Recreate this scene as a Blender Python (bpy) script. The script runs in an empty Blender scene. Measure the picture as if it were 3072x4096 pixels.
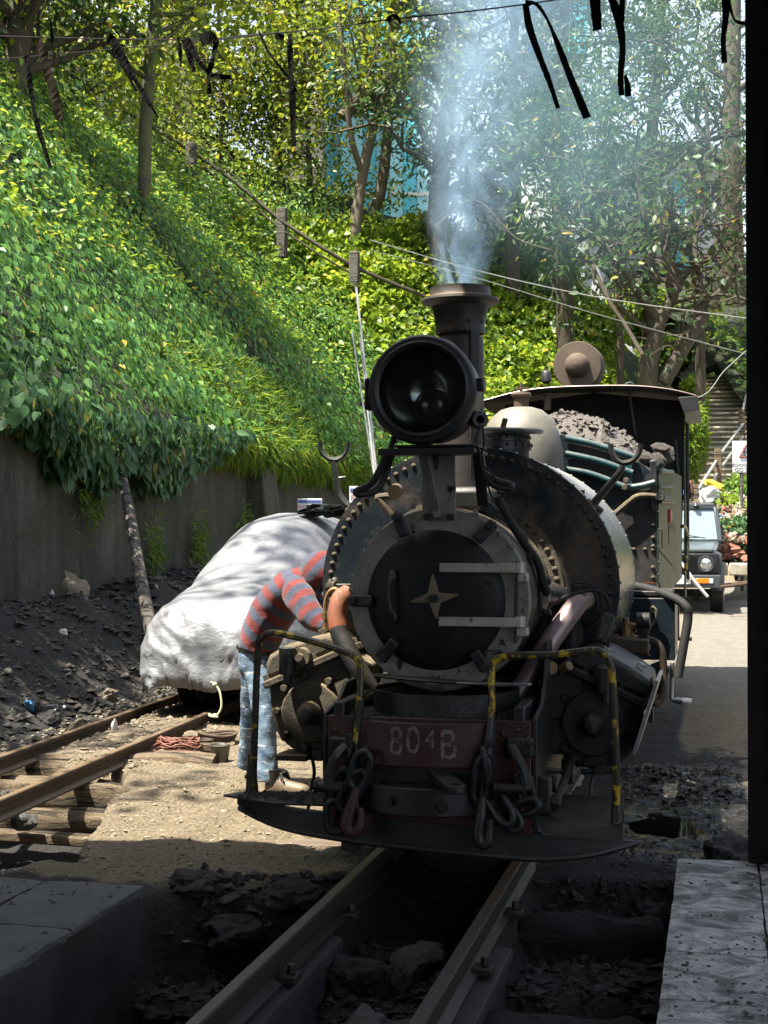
import bpy, math, random
import numpy as np
from mathutils import Vector, Matrix, Euler, noise as mnoise

random.seed(11)
RNG = np.random.default_rng(11)
R = math.radians
scene = bpy.context.scene
COL = scene.collection

# ------------------------------------------------------------------ camera
# World axes: x = to the right across the main track, y = away along the track, z = up, z = 0 is the rail top.
FPX = 5680.0                       # focal length in photograph pixels (3072 x 4096)
YAW, PITCH = R(13.34), R(0.83)
CAM = Vector((1.245, -6.077, 1.5))
cam_d = bpy.data.cameras.new("camera")
cam = bpy.data.objects.new("camera", cam_d)
COL.objects.link(cam)
cam.location = CAM
cam.rotation_euler = (R(90) + PITCH, 0, YAW)
cam_d.sensor_fit = 'VERTICAL'
cam_d.sensor_height = 24.0
cam_d.sensor_width = 18.0
cam_d.lens = 24.0 * FPX / 4096.0
cam_d.clip_start = 0.05
cam_d.clip_end = 3000
scene.camera = cam

# ------------------------------------------------------------------ sky, sun, exposure
SUN = Vector((-0.33, -0.27, 1.0)).normalized()      # direction towards the sun
elev = math.asin(SUN.z)
world = bpy.data.worlds.new("World")
scene.world = world
world.use_nodes = True
wn = world.node_tree
wn.nodes.clear()
sky = wn.nodes.new('ShaderNodeTexSky')
sky.sky_type = 'NISHITA'
sky.sun_disc = False
sky.sun_elevation = elev
sky.sun_rotation = math.atan2(SUN.x, SUN.y)
sky.altitude = 1500
sky.air_density = 1.0
sky.dust_density = 7.0
sky.ozone_density = 0.6
bg = wn.nodes.new('ShaderNodeBackground')
bg.inputs['Strength'].default_value = 0.095
wo = wn.nodes.new('ShaderNodeOutputWorld')
hsv = wn.nodes.new('ShaderNodeHueSaturation')          # hazy whitish sky
hsv.inputs['Saturation'].default_value = 0.55
hsv.inputs['Value'].default_value = 1.1
wn.links.new(sky.outputs[0], hsv.inputs['Color'])
wn.links.new(hsv.outputs[0], bg.inputs[0])
wn.links.new(bg.outputs[0], wo.inputs[0])
sl = bpy.data.lights.new("sun", 'SUN')
sl.energy = 4.8
sl.angle = R(0.55)
sl.color = (1.0, 0.93, 0.80)
sun = bpy.data.objects.new("sun", sl)
COL.objects.link(sun)
sun.rotation_euler = SUN.to_track_quat('Z', 'Y').to_euler()
sun.location = (-6, -4, 14)
scene.view_settings.view_transform = 'Standard'
scene.view_settings.look = 'None'
scene.view_settings.gamma = 1.0
scene.view_settings.use_curve_mapping = False
scene.view_settings.exposure = 1.95
cy = scene.cycles
cy.max_bounces = 7
cy.diffuse_bounces = 3
cy.glossy_bounces = 3
cy.transmission_bounces = 4
cy.volume_bounces = 1
cy.transparent_max_bounces = 8
cy.sample_clamp_indirect = 6.0
cy.volume_step_rate = 1.5
cy.volume_max_steps = 96

# ------------------------------------------------------------------ measuring from the photograph
_f = Vector((-math.sin(YAW) * math.cos(PITCH), math.cos(YAW) * math.cos(PITCH), math.sin(PITCH)))
_r = Vector((math.cos(YAW), math.sin(YAW), 0))
_u = _r.cross(_f)
def ray(x, y): return _f + _r * ((x - 1536) / FPX) - _u * ((y - 2048) / FPX)
def PV(x, y, v):
    d = ray(x, y); return CAM + d * ((v - CAM.y) / d.y)
def PW(x, y, w=0.0):
    d = ray(x, y); return CAM + d * ((w - CAM.z) / d.z)
def PU(x, y, u):
    d = ray(x, y); return CAM + d * ((u - CAM.x) / d.x)
def PD(x, y, dep): return CAM + ray(x, y) * dep
def PX(dep, px): return px * dep / FPX              # metres that px photograph pixels span at a depth

# ------------------------------------------------------------------ mesh building
def frame_of(d):
    d = Vector(d).normalized()
    a = Vector((0, 0, 1)) if abs(d.z) < 0.9 else Vector((1, 0, 0))
    x = a.cross(d).normalized(); y = d.cross(x)
    return x, y, d

class MB:
    def __init__(s): s.v = []; s.f = []
    def add(s, vs, fs, M=None):
        o = len(s.v)
        if M is not None: vs = [M @ Vector(p) for p in vs]
        s.v.extend([tuple(p) for p in vs])
        s.f.extend([tuple(i + o for i in f) for f in fs])
        return s
    def box(s, c, d, rot=None, taper=1.0):
        x, y, z = d[0] / 2, d[1] / 2, d[2] / 2; t = taper
        vs = [(-x, -y, -z), (x, -y, -z), (x, y, -z), (-x, y, -z), (-x*t, -y*t, z), (x*t, -y*t, z), (x*t, y*t, z), (-x*t, y*t, z)]
        fs = [(3, 2, 1, 0), (4, 5, 6, 7), (0, 1, 5, 4), (1, 2, 6, 5), (2, 3, 7, 6), (3, 0, 4, 7)]
        M = Matrix.Translation(Vector(c))
        if rot is not None: M = M @ Euler(rot).to_matrix().to_4x4()
        return s.add(vs, fs, M)
    def bar(s, p0, p1, w, t, up=(0, 0, 1)):
        p0, p1 = Vector(p0), Vector(p1); d = (p1 - p0); L = d.length; d.normalize()
        x = d.cross(Vector(up));
        if x.length < 1e-4: x = d.cross(Vector((0, 1, 0)))
        x.normalize(); z = x.cross(d)
        M = Matrix((x, d, z)).transposed().to_4x4(); M.translation = (p0 + p1) / 2
        X, Y, Z = w / 2, L / 2, t / 2
        vs = [(-X, -Y, -Z), (X, -Y, -Z), (X, Y, -Z), (-X, Y, -Z), (-X, -Y, Z), (X, -Y, Z), (X, Y, Z), (-X, Y, Z)]
        fs = [(3, 2, 1, 0), (4, 5, 6, 7), (0, 1, 5, 4), (1, 2, 6, 5), (2, 3, 7, 6), (3, 0, 4, 7)]
        return s.add(vs, fs, M)
    def tube(s, pts, r, n=8, cap=True, close=False):
        pts = [Vector(p) for p in pts]; m = len(pts)
        rs = r if isinstance(r, (list, tuple)) else [r] * m
        o = len(s.v); prev = None
        for i, p in enumerate(pts):
            if close: t = pts[(i + 1) % m] - pts[i - 1]
            elif i == 0: t = pts[1] - p
            elif i == m - 1: t = p - pts[i - 1]
            else: t = (pts[i + 1] - p).normalized() + (p - pts[i - 1]).normalized()
            if t.length < 1e-9: t = Vector((0, 0, 1))
            t.normalize()
            if prev is None: x, y, _ = frame_of(t)
            else:
                x = prev - t * prev.dot(t)
                if x.length < 1e-6: x, y, _ = frame_of(t)
                x.normalize(); y = t.cross(x)
            prev = x
            for k in range(n):
                a = 2 * math.pi * k / n
                q = p + (x * math.cos(a) + y * math.sin(a)) * rs[i]
                s.v.append(tuple(q))
        for i in range(m if close else m - 1):
            b0 = o + i * n; b1 = o + ((i + 1) % m) * n
            for k in range(n):
                k2 = (k + 1) % n
                s.f.append((b0 + k, b0 + k2, b1 + k2, b1 + k))
        if cap and not close:
            s.f.append(tuple(o + k for k in reversed(range(n))))
            s.f.append(tuple(o + (m - 1) * n + k for k in range(n)))
        return s
    def cyl(s, p0, p1, r0, r1=None, n=20): return s.tube([p0, p1], [r0, r0 if r1 is None else r1], n)
    def lathe(s, prof, org, axis, n=28, a0=0.0, a1=2 * math.pi):
        x, y, d = frame_of(axis); org = Vector(org); o = len(s.v); m = len(prof)
        full = abs(a1 - a0 - 2 * math.pi) < 1e-6
        nn = n if full else n + 1
        for k in range(nn):
            a = a0 + (a1 - a0) * k / n
            e = x * math.cos(a) + y * math.sin(a)
            for (r, h) in prof: s.v.append(tuple(org + e * r + d * h))
        for k in range(n):
            k2 = (k + 1) % nn
            for i in range(m - 1):
                r0, r1 = prof[i][0], prof[i + 1][0]
                A, Bq, Cq, D = o + k*m + i, o + k2*m + i, o + k2*m + i + 1, o + k*m + i + 1
                if r0 < 1e-7 and r1 < 1e-7: continue
                if r0 < 1e-7: s.f.append((A, Cq, D))
                elif r1 < 1e-7: s.f.append((A, Bq, D))
                else: s.f.append((A, Bq, Cq, D))
        return s
    def prism(s, poly, vec):
        poly = [Vector(p) for p in poly]; vec = Vector(vec); n = len(poly); o = len(s.v)
        s.v.extend([tuple(p) for p in poly]); s.v.extend([tuple(p + vec) for p in poly])
        s.f.append(tuple(o + i for i in range(n))); s.f.append(tuple(o + n + i for i in reversed(range(n))))
        for i in range(n):
            j = (i + 1) % n
            s.f.append((o + j, o + i, o + n + i, o + n + j))
        return s
    def ball(s, c, r, n=12, m=8, sc=(1, 1, 1), M=None):
        o = []
        vs = [(0, 0, sc[2] * r)]; fs = []
        for i in range(1, m):
            a = math.pi * i / m
            for k in range(n):
                b = 2 * math.pi * k / n
                vs.append((sc[0]*r*math.sin(a)*math.cos(b), sc[1]*r*math.sin(a)*math.sin(b), sc[2]*r*math.cos(a)))
        vs.append((0, 0, -sc[2] * r)); L = len(vs) - 1
        for k in range(n):
            k2 = (k + 1) % n
            fs.append((0, 1 + k, 1 + k2)); fs.append((L, L - n + k2, L - n + k))
            for i in range(m - 2):
                a = 1 + i * n
                fs.append((a + k, a + n + k, a + n + k2, a + k2))
        T = Matrix.Translation(Vector(c))
        if M is not None: T = T @ M
        return s.add(vs, fs, T)
    def grid(s, pts, nu, nv, flip=False):
        o = len(s.v); s.v.extend([tuple(p) for p in pts])
        for i in range(nu - 1):
            for j in range(nv - 1):
                a = o + i*nv + j; q = (a, a + nv, a + nv + 1, a + 1)
                s.f.append(q[::-1] if flip else q)
        return s
    def mesh(s, name, smooth=38):
        me = bpy.data.meshes.new(name)
        me.from_pydata(s.v, [], s.f)
        finish(me, smooth)
        return me

def finish(me, smooth):
    me.update()
    if smooth:
        me.polygons.foreach_set('use_smooth', np.ones(len(me.polygons), dtype=bool))
        if smooth < 179: me.set_sharp_from_angle(angle=R(smooth))

def put(name, me, m=None, parent=None, loc=None, rot=None, bevel=0, solid=0, sub=0):
    if isinstance(me, MB): me = me.mesh(name)
    o = bpy.data.objects.new(name, me); COL.objects.link(o)
    if m is not None and not me.materials: me.materials.append(m)
    if parent is not None: o.parent = parent
    if loc is not None: o.location = loc
    if rot is not None: o.rotation_euler = rot
    if solid:
        md = o.modifiers.new('thick', 'SOLIDIFY'); md.thickness = solid; md.offset = 0
    if bevel:
        md = o.modifiers.new('bevel', 'BEVEL'); md.width = bevel; md.segments = 2; md.limit_method = 'ANGLE'; md.angle_limit = R(35)
    if sub:
        md = o.modifiers.new('sub', 'SUBSURF'); md.levels = sub; md.render_levels = sub
    return o
def tag(o, label=None, cat=None, group=None, kind=None):
    if label: o['label'] = label
    if cat: o['category'] = cat
    if group: o['group'] = group
    if kind: o['kind'] = kind
    return o
def thing(name, label, cat, loc=(0, 0, 0), rotz=0, group=None):
    o = bpy.data.objects.new(name, None); COL.objects.link(o); o.empty_display_size = 0.2
    o.location = loc; o.rotation_euler = (0, 0, rotz)
    return tag(o, label, cat, group)
def smooth_path(pts, k=6):
    pts = [Vector(p) for p in pts]
    if len(pts) < 3: return pts
    P = [pts[0] * 2 - pts[1]] + pts + [pts[-1] * 2 - pts[-2]]
    out = []
    for i in range(1, len(P) - 2):
        a, b, c, d = P[i - 1], P[i], P[i + 1], P[i + 2]
        for j in range(k):
            t = j / k
            out.append(0.5 * ((2*b) + (c - a)*t + (2*a - 5*b + 4*c - d)*t*t + (3*b - a - 3*c + d)*t**3))
    out.append(pts[-1])
    return out
def text_mesh(name, s, size, depth=0.002, align='CENTER'):
    cu = bpy.data.curves.new(name, 'FONT'); cu.body = s; cu.size = size; cu.extrude = depth
    cu.align_x = align; cu.align_y = 'CENTER'
    o = bpy.data.objects.new(name, cu)
    me = bpy.data.meshes.new_from_object(o)
    bpy.data.objects.remove(o); bpy.data.curves.remove(cu)
    return me

# ------------------------------------------------------------------ vectorised value noise
def _hash(i, j, s):
    n = (i.astype(np.int64) * 374761393 + j.astype(np.int64) * 668265263 + s * 974711) & 0x7fffffff
    n = ((n ^ (n >> 13)) * 1274126177) & 0x7fffffff
    return ((n ^ (n >> 16)) & 0xffff) / 65535.0
def vnoise(x, y, s=0):
    xi, yi = np.floor(x), np.floor(y); fx, fy = x - xi, y - yi
    fx = fx*fx*(3 - 2*fx); fy = fy*fy*(3 - 2*fy)
    a = _hash(xi, yi, s); b = _hash(xi + 1, yi, s); c = _hash(xi, yi + 1, s); d = _hash(xi + 1, yi + 1, s)
    return (a*(1 - fx) + b*fx)*(1 - fy) + (c*(1 - fx) + d*fx)*fy
def fbm(x, y, o=4, s=0):
    t = 0; a = 0.5
    for k in range(o):
        t = t + a * (vnoise(x * 2**k, y * 2**k, s + k) - 0.5); a *= 0.55
    return t
def sstep(a, b, x):
    t = np.clip((x - a) / (b - a), 0, 1); return t*t*(3 - 2*t)

# ------------------------------------------------------------------ materials
class NT:
    def __init__(s, name):
        s.m = bpy.data.materials.new(name); s.m.use_nodes = True; s.t = s.m.node_tree
        s.t.nodes.clear(); s.out = s.n('ShaderNodeOutputMaterial')
        s.tc = s.n('ShaderNodeTexCoord')
    def n(s, ty, **k):
        nd = s.t.nodes.new(ty)
        for a, b in k.items(): setattr(nd, a, b)
        return nd
    def l(s, a, b): s.t.links.new(a, b)
    def noise(s, scale, detail=5, rough=0.55, dist=0.0, vec=None):
        nd = s.n('ShaderNodeTexNoise'); nd.inputs['Scale'].default_value = scale; nd.inputs['Detail'].default_value = detail
        nd.inputs['Roughness'].default_value = rough; nd.inputs['Distortion'].default_value = dist
        s.l(vec if vec is not None else s.tc.outputs['Object'], nd.inputs['Vector']); return nd.outputs[0]
    def scaled(s, sx, sy, sz):
        mp = s.n('ShaderNodeMapping'); mp.inputs['Scale'].default_value = (sx, sy, sz)
        s.l(s.tc.outputs['Object'], mp.inputs['Vector']); return mp.outputs[0]
    def ramp(s, fac, stops, interp='LINEAR'):
        r = s.n('ShaderNodeValToRGB'); r.color_ramp.interpolation = interp
        el = r.color_ramp.elements
        while len(el) < len(stops): el.new(0.5)
        for e, (p, c) in zip(el, stops):
            e.position = p; e.color = (c, c, c, 1) if isinstance(c, (int, float)) else (*c, 1)
        s.l(fac, r.inputs[0]); return r.outputs[0]
    def mix(s, fac, a, b):
        nd = s.n('ShaderNodeMix', data_type='RGBA')
        for sock, x in ((nd.inputs[0], fac), (nd.inputs[6], a), (nd.inputs[7], b)):
            if hasattr(x, 'is_linked'): s.l(x, sock)
            elif isinstance(x, (int, float)): sock.default_value = x
            else: sock.default_value = (*x, 1)
        return nd.outputs[2]
    def math(s, op, a, b=None):
        nd = s.n('ShaderNodeMath', operation=op)
        for i, x in enumerate((a, b)):
            if x is None: continue
            if hasattr(x, 'is_linked'): s.l(x, nd.inputs[i])
            else: nd.inputs[i].default_value = x
        return nd.outputs[0]
    def attr(s, name):
        nd = s.n('ShaderNodeAttribute'); nd.attribute_name = name; return nd
    def bump(s, h, strength=0.3, dist=0.01):
        b = s.n('ShaderNodeBump'); b.inputs['Strength'].default_value = strength; b.inputs['Distance'].default_value = dist
        s.l(h, b.inputs['Height']); return b.outputs[0]
    def up(s):
        g = s.n('ShaderNodeNewGeometry'); x = s.n('ShaderNodeSeparateXYZ'); s.l(g.outputs['Normal'], x.inputs[0]); return x.outputs[2]
    def bsdf(s, color, rough=0.6, metal=0.0, normal=None, spec=0.5, **kw):
        b = s.n('ShaderNodeBsdfPrincipled')
        for nm, x in (('Base Color', color), ('Roughness', rough), ('Metallic', metal), ('Normal', normal), ('Specular IOR Level', spec)):
            if x is None: continue
            if hasattr(x, 'is_linked'): s.l(x, b.inputs[nm])
            elif isinstance(x, (int, float)): b.inputs[nm].default_value = x
            else: b.inputs[nm].default_value = (*x, 1)
        for k, x in kw.items():
            if hasattr(x, 'is_linked'): s.l(x, b.inputs[k])
            elif isinstance(x, (int, float)): b.inputs[k].default_value = x
            else: b.inputs[k].default_value = (*x, 1)
        s.l(b.outputs[0], s.out.inputs[0]); return b

def worn(name, base, dust=(0.16, 0.12, 0.075), rough=0.45, metal=0.0, dusty=0.35, top=0.55, chips=None, bump=0.35, scale=6.0, coarse=0.004, spec=0.5):
    """old painted iron: patchy paint, dust lying on upward faces, chips, uneven surface"""
    t = NT(name)
    big = t.noise(scale, 6, 0.62, 0.6)
    fine = t.noise(scale * 9, 5, 0.65)
    c0 = t.mix(big, tuple(c * 0.55 for c in base), tuple(min(1, c * 1.55) for c in base))
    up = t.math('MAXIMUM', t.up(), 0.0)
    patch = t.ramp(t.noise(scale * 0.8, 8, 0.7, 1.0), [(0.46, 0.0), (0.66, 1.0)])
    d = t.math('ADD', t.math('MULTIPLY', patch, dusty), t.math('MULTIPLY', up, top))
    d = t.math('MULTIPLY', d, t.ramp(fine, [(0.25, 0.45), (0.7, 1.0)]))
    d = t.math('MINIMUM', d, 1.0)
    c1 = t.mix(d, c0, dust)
    if chips:
        k = t.ramp(t.noise(scale * 2.2, 7, 0.7, 0.4), [(chips[1], 0.0), (chips[1] + 0.03, 1.0)])
        c1 = t.mix(k, c1, chips[0])
    rr = t.math('ADD', t.math('MULTIPLY', fine, 0.3), rough - 0.1)
    rr = t.math('ADD', rr, t.math('MULTIPLY', d, 0.35))
    h = t.math('ADD', t.math('MULTIPLY', fine, 0.5), big)
    t.bsdf(c1, rr, metal, t.bump(h, bump, coarse), spec=spec)
    return t.m

M = {}
M['black'] = worn('black_iron', (0.011, 0.012, 0.013), dust=(0.085, 0.068, 0.045), rough=0.42, dusty=0.16, top=0.4)
M['oily'] = worn('oily_iron', (0.010, 0.012, 0.012), dust=(0.065, 0.054, 0.038), rough=0.36, dusty=0.35, top=0.5, bump=0.8, scale=8, coarse=0.007)
M['door'] = worn('smokebox_door_iron', (0.006, 0.006, 0.006), dust=(0.03, 0.028, 0.024), rough=0.42, dusty=0.35, top=0.2, bump=0.6, coarse=0.008, spec=0.3)
M['ring'] = worn('scoured_grey_iron', (0.24, 0.23, 0.20), dust=(0.09, 0.076, 0.055), rough=0.40, metal=0.4, dusty=0.6, top=0.3, chips=((0.02, 0.02, 0.02), 0.60), bump=0.5)
M['silver'] = worn('worn_silver_paint', (0.42, 0.405, 0.345), dust=(0.12, 0.10, 0.075), rough=0.4, metal=0.45, dusty=0.4, top=0.2, chips=((0.04, 0.035, 0.03), 0.60), bump=0.6)
M['ochre'] = worn('ochre_star_paint', (0.16, 0.12, 0.075), rough=0.6, dusty=0.3, top=0.2)
M['tankfront'] = worn('dusty_tank_front_paint', (0.008, 0.013, 0.018), dust=(0.15, 0.108, 0.07), rough=0.3, dusty=0.62, top=0.55, bump=0.3, scale=3.0)
M['tank'] = worn('dark_blue_tank_paint', (0.007, 0.014, 0.020), dust=(0.115, 0.085, 0.055), rough=0.30, dusty=0.5, top=0.55, bump=0.15, scale=3.0)
M['teal'] = worn('teal_loco_paint', (0.008, 0.045, 0.055), dust=(0.3, 0.27, 0.22), rough=0.24, dusty=0.10, top=0.45, bump=0.1, scale=4)
M['green'] = worn('faded_green_paint', (0.018, 0.042, 0.030), dust=(0.10, 0.10, 0.075), rough=0.4, dusty=0.25, top=0.4, bump=0.2, scale=3, spec=0.25)
M['gloss'] = worn('glossy_tank_side_paint', (0.02, 0.045, 0.045), dust=(0.42, 0.40, 0.37), rough=0.2, dusty=0.12, top=0.85, bump=0.1, scale=2.5)  # pale dust on upward faces also paints the tank top's sunlit white
M['beam'] = worn('red_brown_beam_paint', (0.042, 0.012, 0.010), dust=(0.045, 0.038, 0.032), rough=0.45, dusty=0.6, top=0.4, bump=0.6)
M['casting'] = worn('ash_caked_casting', (0.05, 0.042, 0.03), dust=(0.21, 0.165, 0.10), rough=0.75, dusty=0.55, top=0.75, bump=0.9, scale=9, coarse=0.008)
M['copper'] = worn('heat_rusted_pipe', (0.25, 0.085, 0.04), dust=(0.06, 0.035, 0.028), rough=0.5, dusty=0.8, top=0.1, bump=0.6, scale=11)
M['greypipe'] = worn('bare_steam_pipe', (0.27, 0.20, 0.19), dust=(0.09, 0.09, 0.095), rough=0.35, metal=0.5, dusty=0.5, top=0.0, bump=0.25, scale=4)
M['cream'] = worn('weathered_dome_paint', (0.15, 0.14, 0.115), dust=(0.055, 0.058, 0.050), rough=0.45, dusty=0.55, top=0.0, bump=0.3, scale=3.5)
M['brass'] = worn('grimy_brass', (0.30, 0.20, 0.10), dust=(0.12, 0.08, 0.05), rough=0.45, metal=0.7, dusty=0.5, top=0.2)
M['rustbrown'] = worn('brown_rust', (0.065, 0.045, 0.030), dust=(0.12, 0.09, 0.06), rough=0.7, dusty=0.5, top=0.4)
M['chim'] = worn('sooty_chimney_iron', (0.014, 0.013, 0.013), dust=(0.17, 0.12, 0.075), rough=0.5, dusty=0.12, top=0.8, bump=0.2)
M['red'] = worn('red_name_plate', (0.36, 0.05, 0.03), rough=0.5, dusty=0.3, top=0.2)
M['steel'] = worn('bright_steel', (0.32, 0.32, 0.32), dust=(0.06, 0.055, 0.05), rough=0.3, metal=0.8, dusty=0.5, top=0.1)

def m_yellow():
    t = NT('chipped_yellow_handrail')
    k = t.ramp(t.noise(14, 6, 0.7, 0.5), [(0.53, 0.0), (0.57, 1.0)])
    y = t.mix(t.noise(40), (0.34, 0.20, 0.008), (0.55, 0.38, 0.015))
    c = t.mix(k, t.mix(t.noise(9), (0.012, 0.012, 0.011), (0.07, 0.05, 0.025)), y)
    t.bsdf(c, 0.36, 0.15, t.bump(k, 0.4, 0.002)); return t.m
M['yellow'] = m_yellow()

def m_rail():
    t = NT('rail_steel')
    up = t.ramp(t.up(), [(0.75, 0.0), (0.95, 1.0)])
    side = t.mix(t.noise(12, 6, 0.65), (0.022, 0.014, 0.009), (0.085, 0.05, 0.028))
    top = t.mix(t.noise(18, 5, 0.6), (0.12, 0.085, 0.055), (0.34, 0.24, 0.15))
    c = t.mix(up, side, top)
    t.bsdf(c, t.mix(up, (0.75,)*3, (0.38,)*3), t.math('MULTIPLY', up, 0.45), t.bump(t.noise(60, 5, 0.7), 0.4, 0.004)); return t.m
M['rail'] = m_rail()
def m_rail_dark():
    t = NT('sooty_rail_steel')
    up = t.ramp(t.up(), [(0.75, 0.0), (0.95, 1.0)])
    c = t.mix(up, t.mix(t.noise(12, 6, 0.65), (0.008, 0.0075, 0.007), (0.035, 0.03, 0.025)), t.mix(t.noise(18, 5, 0.6), (0.04, 0.037, 0.034), (0.12, 0.11, 0.10)))
    t.bsdf(c, t.mix(up, (0.6,)*3, (0.34,)*3), t.math('MULTIPLY', up, 0.5), t.bump(t.noise(50, 6, 0.7), 0.7, 0.006)); return t.m
M['raild'] = m_rail_dark()

def m_concrete(name, a, b, stain, sc=2.0, streak=False, st=0.55, bump=0.4):
    t = NT(name)
    v = t.scaled(3.5, 3.5, 0.45) if streak else None
    s1 = t.ramp(t.noise(sc, 9, 0.72, 0.9, v), [(0.40, 0.0), (0.60, 1.0)])
    c = t.mix(t.noise(sc * 1.7, 7, 0.6), a, b)
    c = t.mix(t.math('MULTIPLY', s1, st), c, stain)
    h = t.math('ADD', t.noise(sc * 12, 8, 0.7), t.math('MULTIPLY', s1, 0.4))
    t.bsdf(c, t.math('ADD', t.math('MULTIPLY', s1, -0.2), 0.85), 0.0, t.bump(h, bump, 0.012)); return t.m
M['slab'] = m_concrete('sooty_floor_concrete', (0.075, 0.075, 0.072), (0.15, 0.145, 0.138), (0.02, 0.02, 0.02), 3.2)
M['tiles'] = m_concrete('pale_floor_tiles', (0.42, 0.415, 0.39), (0.70, 0.69, 0.65), (0.03, 0.03, 0.03), 6.0, st=.85, bump=.8)
M['wall'] = m_concrete('mossy_retaining_wall', (0.05, 0.05, 0.038), (0.12, 0.115, 0.09), (0.018, 0.022, 0.010), 1.3, True, 0.9, 0.8)
M['pier'] = m_concrete('dark_pier_concrete', (0.02, 0.02, 0.02), (0.06, 0.058, 0.055), (0.01, 0.01, 0.01), 2.0)
M['pale'] = m_concrete('pale_step_concrete', (0.42, 0.38, 0.29), (0.60, 0.55, 0.43), (0.10, 0.10, 0.06), 2.0)
M['riser'] = m_concrete('mossy_riser_stone', (0.12, 0.105, 0.07), (0.26, 0.22, 0.14), (0.03, 0.035, 0.012), 2.5)
M['whitewall'] = m_concrete('whitewashed_wall', (0.55, 0.57, 0.58), (0.72, 0.74, 0.76), (0.35, 0.38, 0.40), 0.8, True)
M['asphalt'] = m_concrete('worn_asphalt', (0.10, 0.10, 0.095), (0.19, 0.185, 0.175), (0.06, 0.06, 0.055), 1.5)

def m_simple(name, c, rough=0.6, metal=0.0, var=0.35, scale=8.0, bump=0.15, **kw):
    t = NT(name)
    a = tuple(x * (1 - var) for x in c); b = tuple(min(1, x * (1 + var)) for x in c)
    t.bsdf(t.mix(t.noise(scale, 6, 0.6), a, b), rough, metal, t.bump(t.noise(scale * 6, 6, 0.65), bump, 0.006), **kw); return t.m
M['cyan'] = m_simple('cyan_sheeting', (0.10, 0.50, 0.62), 0.5, var=0.15, scale=1.0)
M['cyanpale'] = m_simple('pale_cyan_sheeting', (0.30, 0.62, 0.70), 0.5, var=0.18, scale=0.6)
M['blue'] = m_simple('blue_paint', (0.02, 0.12, 0.50), 0.5)
M['roof'] = m_simple('grey_roof_sheet', (0.16, 0.17, 0.17), 0.6, var=0.4, scale=1.2)
M['darkglass'] = m_simple('dark_window_glass', (0.02, 0.025, 0.03), 0.12)
M['frame'] = m_simple('white_window_frame', (0.6, 0.6, 0.58), 0.5)
M['greyhouse'] = m_simple('grey_brown_house_wall', (0.18, 0.16, 0.14), 0.8, scale=1.5)
M['redroof'] = m_simple('red_painted_sheet', (0.35, 0.03, 0.02), 0.6)
M['shedgrey'] = m_simple('grey_shed_sheet', (0.20, 0.20, 0.195), 0.8)
M['soot_shade'] = m_simple('soot_and_shade_black', (0.007, 0.007, 0.007), 0.85, spec=0.15)  # black for sooty parts, also painting the shade in cab and slots
M['post'] = worn('black_shed_post', (0.009, 0.009, 0.009), dust=(0.012, 0.012, 0.011), rough=0.6, dusty=0.2, top=0.2, scale=4, spec=0.15)
M['rag'] = m_simple('black_rag_cloth', (0.006, 0.006, 0.006), 0.95, bump=0.3, scale=20, spec=0.08)
M['ragbrown'] = m_simple('brown_rag_cloth', (0.022, 0.017, 0.012), 0.95, bump=0.3, scale=20, spec=0.1)
M['wire'] = m_simple('wire', (0.02, 0.02, 0.02), 0.6)
M['palewire'] = m_simple('pale_wire', (0.30, 0.31, 0.28), 0.5)
M['pole'] = m_simple('galvanised_pole', (0.38, 0.38, 0.36), 0.4, 0.5)
M['rubber'] = m_simple('rubber', (0.008, 0.008, 0.008), 0.75, bump=0.4, scale=30)
M['brick'] = m_simple('broken_red_brick', (0.22, 0.09, 0.058), 0.85, var=0.4, scale=5, bump=0.5)
M['pvc'] = m_simple('white_plastic', (0.6, 0.6, 0.6), 0.4)
M['skin'] = m_simple('brown_skin', (0.16, 0.075, 0.045), 0.55, var=0.15, scale=14)
M['leather'] = m_simple('dusty_tan_leather', (0.13, 0.10, 0.065), 0.55, var=0.4, scale=14, bump=0.3)
M['leatherdark'] = m_simple('black_boot_leather', (0.016, 0.014, 0.013), 0.45, var=0.4, scale=14)
M['lace'] = m_simple('boot_lace', (0.03, 0.027, 0.02), 0.8)
M['darkcloth'] = m_simple('dark_green_cloth', (0.012, 0.02, 0.02), 0.85, bump=0.6, scale=14)
M['rope'] = m_simple('pale_rope', (0.40, 0.42, 0.28), 0.8, scale=60, bump=0.6)
M['redwire'] = m_simple('brown_red_cable', (0.20, 0.075, 0.05), 0.6, var=0.5, scale=20)
M['bucket'] = worn('dented_tin', (0.10, 0.095, 0.085), dust=(0.2, 0.17, 0.12), rough=0.45, metal=0.4, dusty=0.5, top=0.2)
M['orange'] = m_simple('orange_lens', (0.75, 0.20, 0.01), 0.2)
M['jeepgrey'] = m_simple('slate_grey_car_paint', (0.055, 0.065, 0.072), 0.22, var=0.1, scale=3, bump=0.02)
M['jeepblack'] = m_simple('black_car_trim', (0.015, 0.016, 0.017), 0.35)
M['chrome'] = m_simple('lamp_reflector', (0.62, 0.64, 0.64), 0.15, 0.8)
M['carglass'] = m_simple('windscreen_glass', (0.20, 0.27, 0.31), 0.06, var=0.15, scale=1.5, bump=0.0)
M['signwhite'] = m_simple('white_sign_paint', (0.66, 0.68, 0.68), 0.5, var=0.12, scale=5)
M['signred'] = m_simple('dark_red_sign_paint', (0.20, 0.035, 0.03), 0.5)
M['signblack'] = m_simple('black_sign_paint', (0.012, 0.012, 0.014), 0.5)
def m_letter():
    t = NT('chipped_lettering')
    k = t.ramp(t.noise(26, 7, 0.72, 0.8), [(0.44, 0.0), (0.50, 1.0)])
    t.bsdf(t.mix(k, (0.045, 0.014, 0.012), t.mix(t.noise(70), (0.10, 0.085, 0.07), (0.24, 0.21, 0.17))), 0.6, 0); return t.m
M['chipletter'] = m_letter()
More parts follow.
